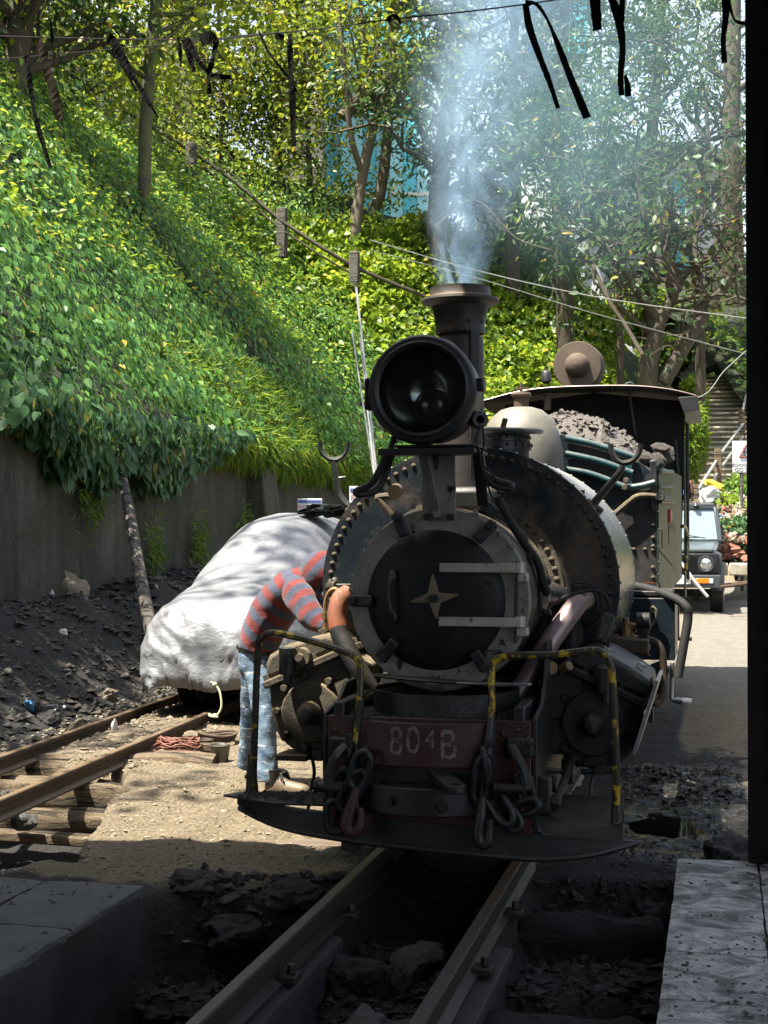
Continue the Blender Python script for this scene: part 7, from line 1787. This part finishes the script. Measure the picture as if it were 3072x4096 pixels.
def bush(name, lab, c, rad, n, mat, s0, s1, shape='oval', kindcat='bush'):
    d = RNG.normal(0, 1, (n, 3)); d /= np.linalg.norm(d, axis=1, keepdims=True); r_ = RNG.random(n)**.33
    q = d * r_[:, None]; lump = 1 + .35*fbm(d[:, 0]*2.5 + 9, d[:, 2]*2.5 + d[:, 1], 3, int(abs(c[0])*10))
    P_ = np.array(c)[None] + q * np.array(rad)[None] * lump[:, None]
    tip = d*.6 + np.array([0, 0, -.5])
    t_ = thing(name, lab, kindcat, (c[0], c[1], c[2] - rad[2])); to = np.array(t_.location)
    put('foliage', leaf_mesh('foliage', P_ - to, tip, d, RNG.uniform(s0, s1, n), shape, .5), M[mat], t_)
    st = MB()
    for k in range(6):
        a = k * 1.05; st.tube([(0, 0, -.4), (.3*rad[0]*math.cos(a), .3*rad[1]*math.sin(a), rad[2]*.8), (.7*rad[0]*math.cos(a), .7*rad[1]*math.sin(a), rad[2]*1.5)], [.03, .02, .008], 6)
    put('stem', st, M['bark'], t_); return t_
c = PD(2748, 1745, 32.5); bush('clipped_bush', 'dense bright green bush beside the lower steps', tuple(c), (.46, .8, .95), 4600, 'grass', .10, .2, 'long')
c = PD(2775, 1610, 38); bush('yellow_bush', 'yellowish bush beside the upper steps', tuple(c), (.36, .7, .75), 1800, 'bright', .10, .2)
c = PD(2945, 2150, 25); bush('roadside_bush', 'dark green bush round the foot of the sign pole', tuple(c), (.48, .5, .36), 2000, 'ivydark', .08, .15)
c = PD(2915, 2030, 26.5); bush('roadside_bush', 'light green weed bush on the rubbish bank', tuple(c), (.35, .4, .25), 700, 'bright', .08, .16)
c = PD(2965, 1960, 28); bush('roadside_bush', 'leafy bush below the school sign board', tuple(c), (.42, .5, .28), 900, 'mid', .08, .18)
for k, (x, y, d, r_, mt_, lab) in enumerate(((1640, 1290, 30, .9, 'mid', 'shrub filling the gap left of the chimney'), (2120, 1200, 35, 1.3, 'mid', 'dark shrub right of the smoke above the chimney'), (2330, 1330, 34, 1.5, 'bright', 'broad bright shrub behind the roof drum'), (2560, 1250, 36, 1.4, 'bright', 'bright shrub at the foot of the twisted tree'), (1700, 960, 37, 1.3, 'bright', 'bright shrub on the crest left of the smoke'), (1560, 1480, 27, .8, 'ivy', 'dark shrub hanging behind the headlamp'), (2650, 1420, 36, 1.0, 'mid', 'shrub between the twisted tree and the steps'), (2200, 1480, 32, 1.0, 'bright', 'low bright shrub behind the cab roof'), (1180, 1080, 31, .9, 'mid', 'shrub below the fence pipe'))):
    d = hill_dep(x, y) + .1; r_ *= .85
    bush('hill_shrub', lab, tuple(PD(x, y, d)), (r_, r_, r_*.7), int(2200*r_), mt_, .14, .28, 'round' if k % 2 else 'oval')

# ---- trees
def tube_tree(m, pts, radii, n=8): m.tube(smooth_path(pts, 4), list(np.interp(np.linspace(0, len(pts)-1, 4*(len(pts)-1)+1), range(len(radii)), radii)), n)
def tree(name, lab, trunk, radii, crown, leafmat, n_leaf, size, bark='bark', seed=0, nb=16, blen=2.2, shape='oval', spread=.55, bare=0, droop=.3, limbs=()):
    rg3 = random.Random(seed)
    if name in ('slender_tree', 'forked_tree', 'leaning_tree', 'thin_tree', 'tall_tree'):     # stand the trunk where its foot meets the slope
        q = trunk[0] - CAM; dq = q.dot(_f); ks = (hill_dep(1536 + FPX*q.dot(_r)/dq, 2048 - FPX*q.dot(_u)/dq) + .25) / dq
        trunk = [CAM + (p - CAM)*ks for p in trunk]; limbs = [([CAM + (p - CAM)*ks for p in l_], [r*ks for r in rr_]) for l_, rr_ in limbs]; radii = [r*ks for r in radii]
    trunk = [trunk[0] - Vector((0, 0, 5.0))] + list(trunk); radii = [radii[0]*1.1] + list(radii); crown = (crown[0]*.84 + .16, crown[1]); base = Vector(trunk[0]); t_ = thing(name, lab, 'tree', base)
    T = [Vector(p) - base for p in trunk]; m = MB(); tube_tree(m, T, radii, 10)
    path = smooth_path(T, 6); tips = []
    bm_ = MB()
    def branch(p, d, L, r, lev):
        pts = [p]; d = d.normalized()
        for k in range(4):
            d = (d + Vector((rg3.gauss(0, .28), rg3.gauss(0, .28), rg3.gauss(.04, .22)))).normalized(); pts.append(pts[-1] + d * L/4)
        bm_.tube(pts, [r, r*.8, r*.62, r*.45, r*.25], 6 if lev == 0 else 4)
        tips.append((pts[-1], d))
        if lev < 2:
            for k in range(3 if lev == 0 else 2):
                q = pts[rg3.randint(1, 4)]; branch(q, d + Vector((rg3.gauss(0, .7), rg3.gauss(0, .7), rg3.gauss(.1, .5))), L*.55, r*.45, lev+1)
    for k in range(nb):
        f = crown[0] + (crown[1] - crown[0]) * (k + rg3.random()) / nb; i = min(len(path)-1, int(f * (len(path)-1)))
        a = rg3.uniform(0, 6.283); rr = np.interp(f*(len(radii)-1), range(len(radii)), radii)
        branch(path[i], Vector((math.cos(a), math.sin(a), rg3.uniform(-.1, .7))), blen * rg3.uniform(.6, 1.2), float(rr)*.45, 0)
    for lb in limbs:
        lp = [Vector(p) - base for p in lb[0]]; tube_tree(m, lp, lb[1], 8); 
        for q in smooth_path(lp, 3)[2:]:
            branch(q, Vector((rg3.gauss(0, 1), rg3.gauss(0, 1), rg3.gauss(.4, .6))), blen*.6, lb[1][-1]*.7, 1)
    put('trunk', m.mesh('trunk', 60), M[bark], t_)
    put('branches', bm_.mesh('branches', 60), M[bark], t_)
    if n_leaf:
        tp = np.array([tuple(p) for p, d in tips]); td = np.array([tuple(d) for p, d in tips]); idx = RNG.integers(0, len(tp), n_leaf)
        off = RNG.normal(0, 1, (n_leaf, 3)) * spread * RNG.random((n_leaf, 1))**.5
        P_ = tp[idx] + off
        o_ = off / (np.linalg.norm(off, axis=1, keepdims=True) + 1e-6)
        tip = o_ * .5 + td[idx] * .4 + np.array([0, 0, -droop])
        put('crown', leaf_mesh('crown', P_, tip, o_ + np.array([0, 0, .6]), RNG.uniform(size*.7, size*1.3, n_leaf), shape, .5), M[leafmat], t_)
    return t_
def TP(l): return [PD(x, y, d) for x, y, d in l]
tree('slender_tree', 'slender mossy tree rising out of the ivy on the left slope', TP([(572, 900, 26), (578, 760, 26), (580, 560, 26), (595, 320, 26), (620, 60, 26), (640, -200, 26), (655, -520, 26)]), [.06, .12, .12, .12, .11, .10, .06], (.5, 1), 'yleaf', 3800, .17, 'barkmoss', 3, 14, 2.2, limbs=[(TP([(640, 130, 26), (720, 90, 26.2), (780, 60, 26.5), (850, 180, 27), (960, 300, 27.5)]), [.05, .04, .035, .03, .015])])
tree('dark_tree', 'thick dark tree trunk at the top left corner', TP([(20, 800, 25), (40, 500, 25.5), (70, 200, 26), (100, -100, 26), (130, -500, 26)]), [.3, .27, .25, .24, .2], (.45, 1), 'treeleaf', 5200, .18, 'bark', 4, 18, 3.0)
tree('forked_tree', 'bare forked tree standing left of the smoke', TP([(1400, 1120, 34), (1415, 960, 34), (1450, 700, 34.3), (1500, 480, 34.5), (1560, 250, 35), (1590, -50, 35), (1600, -400, 35)]), [.16, .15, .13, .12, .10, .08, .05], (.45, 1), 'yleaf', 2600, .2, 'barkpale', 5, 14, 2.6, limbs=[(TP([(1370, 470, 34.3), (1450, 380, 34.4), (1560, 300, 34.6), (1680, 250, 35), (1790, 225, 35.3)]), [.16, .15, .13, .09, .05]), (TP([(1450, 700, 34.3), (1400, 520, 34), (1370, 200, 34), (1340, -100, 34)]), [.08, .07, .06, .03]), (TP([(1500, 470, 34.5), (1470, 250, 34.8), (1440, 0, 35), (1420, -300, 35)]), [.07, .06, .05, .03])])
tree('leaning_tree', 'pale leaning trunk right of the forked tree', TP([(1490, 920, 35), (1520, 780, 35), (1545, 600, 35.2), (1560, 350, 35.5), (1575, 50, 36), (1590, -300, 36)]), [.15, .14, .13, .11, .09, .05], (.5, 1), 'yleaf', 2200, .2, 'barkpale', 6, 12, 2.4)
tree('tall_tree', 'tall straight tree trunk directly behind the smoke', TP([(1735, 1200, 36), (1745, 1000, 36), (1755, 780, 36.2), (1790, 450, 36.5), (1830, 100, 37), (1850, -300, 37), (1860, -700, 37)]), [.30, .27, .25, .21, .18, .15, .10], (.25, 1), 'treeleaf', 6800, .25, 'bark', 7, 24, 3.4, 'long', .46)
tree('smoky_tree', 'dark leafy tree to the right of the smoke plume', TP([(2260, 1250, 38), (2250, 1000, 38), (2230, 700, 38.4), (2240, 350, 38.6), (2260, 0, 39), (2270, -400, 39)]), [.24, .22, .2, .17, .13, .08], (.15, 1), 'treeleaf', 6500, .26, 'bark', 8, 28, 3.2, 'long', .48)
tree('smoky_tree', 'leafy tree hanging over the twisted tree near the post', TP([(2600, 1150, 40), (2590, 850, 40), (2610, 500, 40.5), (2640, 150, 41), (2650, -250, 41)]), [.22, .2, .17, .14, .08], (.2, 1), 'treeleaf', 3800, .26, 'bark', 9, 22, 3.0, 'long', .46)
tree('red_trunk_tree', 'reddish brown tall trunk beside the shed post', TP([(2935, 1250, 46), (2930, 950, 46), (2925, 600, 46), (2930, 250, 46.5), (2935, -150, 47), (2935, -500, 47)]), [.40, .36, .32, .28, .24, .18], (.35, 1), 'treeleaf', 3200, .24, 'bark', 10, 16, 3.0, 'long', .36)
tree('twisted_tree', 'bare twisted tree with crooked pale limbs above the steps', TP([(2590, 1560, 34), (2610, 1400, 34), (2640, 1280, 34), (2700, 1150, 34.2), (2660, 980, 34.4), (2620, 820, 34.6)]), [.26, .22, .17, .13, .10, .06], (.45, 1), 'treeleaf', 900, .2, 'bark', 11, 18, 2.2,
  limbs=[(TP([(2650, 1530, 34), (2740, 1380, 34), (2830, 1240, 34.2), (2920, 1120, 34.4), (3000, 1060, 34.6)]), [.20, .17, .13, .10, .06]), (TP([(2640, 1290, 34), (2560, 1180, 33.8), (2480, 1060, 33.6), (2400, 960, 33.6)]), [.12, .10, .08, .05]), (TP([(2700, 1150, 34.2), (2760, 1080, 34.1), (2840, 1040, 34), (2900, 960, 34)]), [.10, .08, .07, .04]), (TP([(2660, 980, 34.4), (2590, 900, 34), (2560, 760, 34), (2540, 650, 34)]), [.09, .08, .06, .03]), (TP([(2740, 1380, 34), (2800, 1150, 34.3), (2780, 980, 34.6), (2830, 800, 34.8)]), [.10, .08, .06, .03]), (TP([(2600, 1330, 34), (2500, 1250, 33.6), (2380, 1130, 33.3)]), [.07, .06, .03])])
tree('thin_tree', 'thin leafy tree between the fence and the cyan building', TP([(1240, 800, 33), (1235, 600, 33), (1225, 350, 33.2), (1200, 50, 33.5), (1190, -200, 33.5)]), [.07, .06, .05, .04, .03], (.25, 1), 'yleaf', 4600, .19, 'bark', 12, 22, 2.2)
tree('thin_tree', 'thin leafy tree right of the mossy slender tree', TP([(880, 650, 31), (890, 450, 31), (880, 200, 31), (870, -100, 31)]), [.06, .055, .05, .03], (.15, 1), 'yleaf', 4600, .19, 'bark', 13, 22, 2.4)
tree('thin_tree', 'thin leafy tree left of the mossy slender tree', TP([(330, 520, 29), (340, 300, 29), (335, 50, 29.5), (330, -250, 29.5)]), [.055, .05, .045, .03], (.15, 1), 'yleaf', 4400, .18, 'bark', 14, 20, 2.4)
tree('thin_tree', 'leafy tree rising against the grey brown house', TP([(1120, 640, 35), (1110, 400, 35), (1090, 150, 35), (1080, -150, 35)]), [.06, .05, .045, .03], (.1, .9), 'treeleaf', 1800, .2, 'bark', 15, 18, 2.2)
tree('smoky_tree', 'dark crowned tree far up behind the smoke plume', TP([(2050, 1000, 40), (2060, 750, 40), (2050, 400, 40.5), (2060, 50, 41), (2070, -300, 41)]), [.2, .18, .16, .13, .08], (.2, 1), 'treeleaf', 5200, .25, 'bark', 16, 24, 2.8, 'long', .46)
tree('overhanging_tree', 'leafy tree on the slope above the left wall, mostly above the picture', [Vector(p) for p in ((-9.6, 1.5, 5.5), (-9.3, 1.7, 8.0), (-8.8, 2.0, 10.5), (-8.3, 2.4, 13.0))], [.22, .18, .14, .07], (.45, 1), 'treeleaf', 2400, .20, 'bark', 21, 20, 3.2, 'oval', .35, limbs=[([Vector(p) for p in ((-9.0, 1.9, 9.6), (-7.6, 3.0, 10.4), (-6.4, 4.2, 10.8), (-5.6, 5.2, 11.2))], [.12, .09, .07, .03])])
tree('bare_tree', 'leafless grey tree with tangled twigs in front of the terraced house', TP([(2800, 1330, 36), (2790, 1180, 36), (2770, 1000, 36), (2790, 800, 36.2), (2830, 600, 36.4), (2820, 350, 36.6)]), [.13, .12, .10, .09, .07, .04], (.2, 1), 'treeleaf', 120, .2, 'bark', 31, 22, 2.4, limbs=[(TP([(2770, 1000, 36), (2700, 900, 35.8), (2640, 740, 35.6), (2650, 580, 35.5)]), [.08, .07, .05, .03]), (TP([(2780, 1080, 36), (2860, 980, 36), (2930, 860, 36), (2990, 700, 36)]), [.08, .07, .05, .03])])
tree('bare_tree', 'slim leafless tree with crooked twigs left of the leafless grey tree', TP([(2480, 1300, 37), (2470, 1120, 37), (2440, 950, 37), (2460, 780, 37), (2430, 600, 37)]), [.10, .09, .07, .06, .03], (.2, 1), 'treeleaf', 160, .2, 'bark', 32, 18, 2.2)
# fallen  bare branches before the slope
for k, l in enumerate((((2370, 1060, 33), (2440, 1210, 32.6), (2500, 1300, 32.4), (2570, 1420, 32)), ((1740, 905, 34), (1900, 800, 34), (2060, 950, 33.6), (2200, 1000, 33.5)), ((2760, 2000, 27), (2640, 1600, 31), (2900, 1480, 32), (2990, 1250, 33)))[:2]):
    tag(put('bare_branch', MB().tube(smooth_path(TP(l), 5), .05 if k == 0 else .025, 6), M['bark']), ('dark fallen branch slanting behind the roof drum', 'thin arching bare branch across the smoke')[k], 'branch')

# ---- pipe fence running down the slope
fn_ = thing('pipe_fence', 'rusty pipe rail on stubby concrete posts running down the slope', 'fence', PD(750, 600, 32)); fno = Vector(fn_.location)
fpts = [(150, 205, 29.5), (240, 270, 30), (430, 400, 31), (560, 480, 31.5), (760, 600, 32), (930, 720, 32.5), (1120, 880, 33), (1270, 980, 33.5), (1420, 1070, 34), (1560, 1130, 35), (1700, 1185, 36)]
fpts = [(x, y, hill_dep(x, y + 20) - 2.7) for x, y, d in fpts]
put('fence_pipe', MB().tube([PD(*p) - fno for p in fpts], .05, 8), M['bark'], fn_)
put('fence_pipe', MB().tube([PD(x, y + 34, d) - fno for x, y, d in fpts[3:9]], .03, 8), M['bark'], fn_)
for x, y, d in ((765, 640, 32), (1128, 900, 33), (1418, 1075, 34), (320, 340, 30.5)):
    a = PD(x, y - 45, hill_dep(x, y) - 2.75); put('fence_post', MB().box((a.x - fno.x, a.y - fno.y, a.z - fno.z - .5), (.24, .24, 1.3)), M['polewood'], fn_, bevel=.03)

# ---- power lines
for k, (l, r_, mt_, lab) in enumerate((([(1480, 960, 30), (1900, 1080, 30), (2400, 1190, 30), (3000, 1275, 30)], .012, 'palewire', 'upper pale cable sagging across the slope behind the chimney'), ([(1480, 1000, 30), (1900, 1110, 30.5), (2400, 1260, 31), (3000, 1420, 32)], .010, 'palewire', 'lower pale cable dropping to the right behind the engine'), ([(1750, 180, 30), (2200, 470, 30.5), (2600, 720, 31), (3020, 960, 31)], .011, 'wire', 'dark cable slanting down through the smoky trees'), ([(2200, 470, 31), (2600, 650, 31.5), (3020, 800, 32)], .010, 'wire', 'second dark cable above the twisted tree'), ([(2480, 40, 33), (2700, 190, 33), (3020, 400, 33)], .012, 'wire', 'dark cable against the white sky at the upper right'), ([(1650, 330, 32), (2000, 200, 32), (2350, 240, 32)], .010, 'wire', 'thin dark cable across the blue trimmed house'), ([(2540, 1560, 30), (2790, 1590, 30), (2900, 1480, 30), (3010, 1380, 30)], .009, 'palewire', 'pale loose cable looping before the steps'))):
    tag(put('power_cable', MB().tube(smooth_path(TP(l), 8), r_, 5), M[mt_]), lab, 'cable', 'cables over the slope')

# ---- unseen long low store added to darken reflections in engine side and wet ground
sb_ = thing('added_reflection_store', 'unseen long low green store added to darken reflections from the right of the yard', 'building', (7.5, 10, 0))
put('wall', MB().box((1.5, 0, 2.0), (3.0, 22, 4.4)), M['facade'], sb_)
put('roof', MB().prism([(-.6, -11.4, 4.15), (-.6, 11.4, 4.15), (3.2, 11.4, 5.2), (3.2, -11.4, 5.2)], (0, 0, .08)), M['roof'], sb_)
for k in range(6):
    f = put('window', MB().box((-.03, -9 + 3.6*k, 2.6), (.06, 1.3, 1.1)), M['frame'], sb_); put('pane', MB().box((-.065, -9 + 3.6*k, 2.6), (.02, 1.1, .9)), M['darkglass'], f)
for k in range(2): put('door', MB().box((-.03, -7.2 + 10.8*k, 1.05), (.07, 1.0, 2.1)), M['log'], sb_, bevel=.01)
# ---- buildings
def building(name, lab, x0, x1, ytop, ybot, dep, depth, wall, rot=0.0):
    a, b = PD(x0, ybot, dep), PD(x1, ytop, dep); W_ = (b - a).dot(_r); H_ = b.z - a.z; c = (a + b)/2
    t_ = thing(name, lab, 'building', (c.x, c.y, a.z), YAW + rot)
    put('wall', MB().box((0, depth/2, H_/2), (W_, depth, H_)), M[wall], t_); put('plinth', MB().box((0, depth/2, -3.5), (W_ + .1, depth + .1, 7)), M[wall], t_)
    return t_, W_, H_
def window(t_, x, z, w, h, grid=(2, 2), glass='darkglass', fr='frame'):
    f = put('window', MB().box((x, -.03, z + h/2), (w, .06, .07)).box((x, -.03, z - h/2), (w, .06, .07)).box((x - w/2, -.03, z), (.07, .06, h)).box((x + w/2, -.03, z), (.07, .06, h)), M[fr], t_)
    put('pane', MB().box((x, -.012, z), (w - .05, .02, h - .05)), M[glass], f)
    mm = MB()
    for i in range(1, grid[0]): mm.box((x - w/2 + w*i/grid[0], -.03, z), (.04, .035, h))
    for i in range(1, grid[1]): mm.box((x, -.034, z - h/2 + h*i/grid[1]), (w, .035, .04))
    if mm.v: put('glazing_bar', mm, M[fr], f)
    return f
t_, W_, H_ = building('cyan_building', 'tall cyan clad building behind the forked tree', 1290, 1720, -700, 1000, 52, 5, 'cyanpale')
for i in range(8): put('cladding_sheet', MB().box((-W_/2 + W_*(i + .5)/8, -.03 - .012*(i % 2), H_/2), (W_/8 - .03, .05, H_)), M['cyanpale' if i % 3 else 'cyan'], t_)
for x in (-1.28, .3): put('down_pipe', MB().cyl((x, -.16, 0), (x, -.16, H_), .09, n=10), M['cyan'], t_)
for z in (2.0, 5.2, 8.4): put('floor_band', MB().box((0, -.09, z), (W_, .08, .12)), M['frame'], t_)
t_, W_, H_ = building('grey_house', 'grey brown house half hidden behind the thin trees', 1085, 1285, -500, 430, 49, 5, 'greyhouse')
for x in (-.5, .45):
    for z in (3.4, 5.6): window(t_, x, z, .62, 1.1)
for z in (2.4, 4.6, 6.8): put('floor_band', MB().box((0, -.05, z), (W_ + .2, .12, .14)), M['riser'], t_)
put('roof_sheet', MB().box((-.3, -.7, 7.6), (3.0, 1.6, .08), (.12, 0, 0)), M['redroof'], t_)
t_, W_, H_ = building('red_roofed_hut', 'hut with a red sheet roof peeping through leaves at the top', 600, 780, -300, 60, 42, 3, 'greyhouse')
put('roof_sheet', MB().box((0, -.3, .75), (W_*.8, .9, .06), (.5, 0, 0)), M['redroof'], t_)
t_, W_, H_ = building('blue_trimmed_house', 'pale house with blue trim and lattice windows behind the smoke', 2080, 2330, -220, 620, 50, 5, 'whitewall')
window(t_, -.05, 5.4, .85, 1.7, (3, 4)); window(t_, .05, 2.6, .9, 1.0, (3, 2)); window(t_, -.6, 7.0, .5, 1.0)
put('blue_panel', MB().box((-.55, -.05, 3.75), (.6, .08, .42)), M['blue'], t_)
for i in range(3): put('cladding_sheet', MB().box((.62 + .26*i, -.06 - .01*(i % 2), 5.3), (.24, .06, 3.6)), M['cyan'], t_)
put('awning', MB().box((0, -.5, 3.35), (W_ + .5, 1.2, .07), (.28, 0, 0)), M['roof'], t_)
put('roof', MB().prism([(-W_/2 - .6, -.6, 8.8), (W_/2 + 1.2, -.6, 6.4), (W_/2 + 1.2, -.6, 6.55), (-W_/2 - .6, -.6, 8.98)], (0, 6, 0)), M['roof'], t_)
t_, W_, H_ = building('terrace_house', 'white terraced house with cyan panels right of the smoke', 2290, 2960, 640, 1150, 50, 6, 'whitewall')
for x, z, w, h in ((-2.1, 3.0, .7, .9), (-.2, 3.2, .5, 1.3), (1.9, 3.3, .8, 1.0), (-1.3, 1.0, .5, 1.1), (-.4, 1.0, .45, 1.2), (2.3, 1.1, .6, .8)): window(t_, x, z, w, h)
for x, z, h in ((.75, 3.1, 1.4), (.75, 1.0, 1.5), (1.1, .9, .9)): put('cyan_panel', MB().box((x, -.06, z), (.5, .08, h)), M['cyan'], t_)
put('blue_panel', MB().box((1.35, -.06, 2.2), (.5, .08, .5)), M['blue'], t_)
put('balcony', MB().box((-.6, -.6, 1.85), (3.4, 1.2, .14)), M['riser'], t_)
for i in range(14): put('baluster', MB().box((-2.2 + .25*i, -1.15, 2.2), (.04, .04, .6)), M['frame'], t_)
put('roof', MB().prism([(-W_/2 - .5, -1.0, 4.3), (-.8, -1.0, 4.9), (W_/2 + .5, -1.0, 4.3), (W_/2 + .5, -1.0, 4.42), (-.8, -1.0, 5.02), (-W_/2 - .5, -1.0, 4.42)], (0, 7, 0)), M['roof'], t_)
put('awning', MB().box((-1.2, -.6, 2.55), (2.6, 1.3, .06), (.3, 0, 0)), M['roof'], t_)
t_, W_, H_ = building('low_white_house', 'low white house wall glimpsed between trunks left of the terrace', 1860, 2080, 720, 900, 46, 4, 'whitewall')
window(t_, .2, .9, .5, .8)
put('roof', MB().box((0, -.3, H_ + .05), (W_ + .5, 1.2, .1), (.2, 0, 0)), M['roof'], t_)
# ================================================================== SMOKE
def smoke_mat(name, dens, col, k0, k1, scale, x0, z0, lean, r0, grow, power=1.0):
    t = NT(name)
    sx = t.n('ShaderNodeSeparateXYZ'); t.l(t.tc.outputs['Object'], sx.inputs[0])
    h = t.math('MAXIMUM', sx.outputs[2], 0.0)
    cx_ = t.math('MULTIPLY', t.math('POWER', h, 1.25), lean)
    rad = t.math('ADD', t.math('MULTIPLY', h, grow), r0)
    wob = t.math('MULTIPLY', t.math('SUBTRACT', t.noise(1.1, 3, .6, .0, t.scaled(1, 1, 1)), 0.5), t.math('MULTIPLY', h, .30))
    dx = t.math('ADD', t.math('SUBTRACT', sx.outputs[0], cx_), wob); dy = sx.outputs[1]
    d = t.math('SQRT', t.math('ADD', t.math('MULTIPLY', dx, dx), t.math('MULTIPLY', dy, dy)))
    q = t.math('DIVIDE', d, rad)
    fall = t.ramp(q, [(0.15, 1.0), (1.0, 0.0)], 'EASE')
    n = t.noise(scale, 6, .66, 2.0, t.scaled(1.25, 1.25, .75))
    dn = t.ramp(n, [(k0, 0.0), (k1, 1.0)])
    D_ = t.math('MULTIPLY', t.math('MULTIPLY', fall, dn), dens)
    D_ = t.math('DIVIDE', D_, t.math('ADD', t.math('POWER', h, power), .34))
    v = t.n('ShaderNodeVolumePrincipled'); v.inputs['Color'].default_value = (*col, 1); v.inputs['Anisotropy'].default_value = .25
    t.l(D_, v.inputs['Density']); t.l(v.outputs[0], t.out.inputs['Volume']); return t.m
M['smoke'] = smoke_mat('rising_smoke', 8.5, (.54, .77, 1.0), .43, .64, 2.6, 0, 0, .15, .13, .30, .80)
sm = MB()
for i in range(15):
    h = 3.9 * i / 14; c = .15 * h**1.25; r_ = .15 + .38*h + .02
    for k in range(20):
        a = 2*math.pi*k/20; sm.v.append((c + r_*math.cos(a)*1.12, r_*math.sin(a), h))
for i in range(14):
    for k in range(20):
        k2 = (k+1) % 20; sm.f.append((i*20+k, i*20+k2, i*20+20+k2, i*20+20+k))
sm.f.append(tuple(reversed(range(20)))); sm.f.append(tuple(14*20+k for k in range(20)))
tag(put('smoke', sm.mesh('smoke', 180), M['smoke'], None, (0, CV, 2.716)), 'grey blue smoke rising from the chimney', 'smoke', kind='stuff')
t = NT('drifting_smoke')
n = t.noise(.55, 4, .55, .8); dn = t.ramp(n, [(.34, 0.0), (.70, 1.0)])
gd = t.n('ShaderNodeVectorMath', operation='LENGTH'); t.l(t.tc.outputs['Object'], gd.inputs[0])
fall = t.ramp(gd.outputs['Value'], [(.2, 1.0), (1.0, 0.0)], 'EASE')
mp = t.scaled(5, 5, 5); n2 = t.noise(.62, 4, .55, .8, mp); dn = t.ramp(n2, [(.32, .15), (.70, 1.0)])
v = t.n('ShaderNodeVolumePrincipled'); v.inputs['Color'].default_value = (.50, .84, 1.0, 1)
t.l(t.math('MULTIPLY', t.math('MULTIPLY', fall, dn), .048), v.inputs['Density']); t.l(v.outputs[0], t.out.inputs['Volume'])
c = PD(2330, 430, 22)
bl_ = put('drifting_smoke', MB().ball((0, 0, 0), 1.0, 28, 18), t.m, None, c, (0, R(-12), 0)); bl_.scale = (3.4, 5.0, 3.2)
tag(bl_, 'thin blue smoke haze drifting among the trees to the right', 'smoke', kind='stuff')

# coal dust flakes on the floor slabs and the platform
def dust(name, n, u0, u1, v0, v1, seed, lab):
    rg5 = np.random.default_rng(seed); V = []; F = []
    for i in range(n):
        u, v = rg5.uniform(u0, u1), rg5.uniform(v0, v1)
        if fbm(np.array([u*3.0]), np.array([v*3.0]), 3, seed)[0] < rg5.uniform(-.15, .12): continue
        s_ = .003 + .016 * rg5.random()**4; a = rg5.uniform(0, 6.28); o = len(V)
        for q, h in ((0, 0), (2.1, 0), (4.2, 0)): V.append((u + s_*math.cos(a + q)*rg5.uniform(.5, 1.2), v + s_*math.sin(a + q)*rg5.uniform(.5, 1.2), .0035))
        V.append((u, v, .0035 + s_*.4)); F += [(o, o+1, o+3), (o+1, o+2, o+3), (o+2, o, o+3)]
    m = MB(); m.v = V; m.f = F; tag(put(name, m.mesh(name, 0), M['coal']), lab, 'coal dust', kind='stuff')
dust('coal_dust', 2600, 1.06, 2.0, -2.6, .62, 71, 'coal dust and chips strewn on the tiled platform')
dust('coal_dust', 3000, -3.2, -1.16, -2.6, -.42, 72, 'coal dust and chips strewn on the left floor slab')
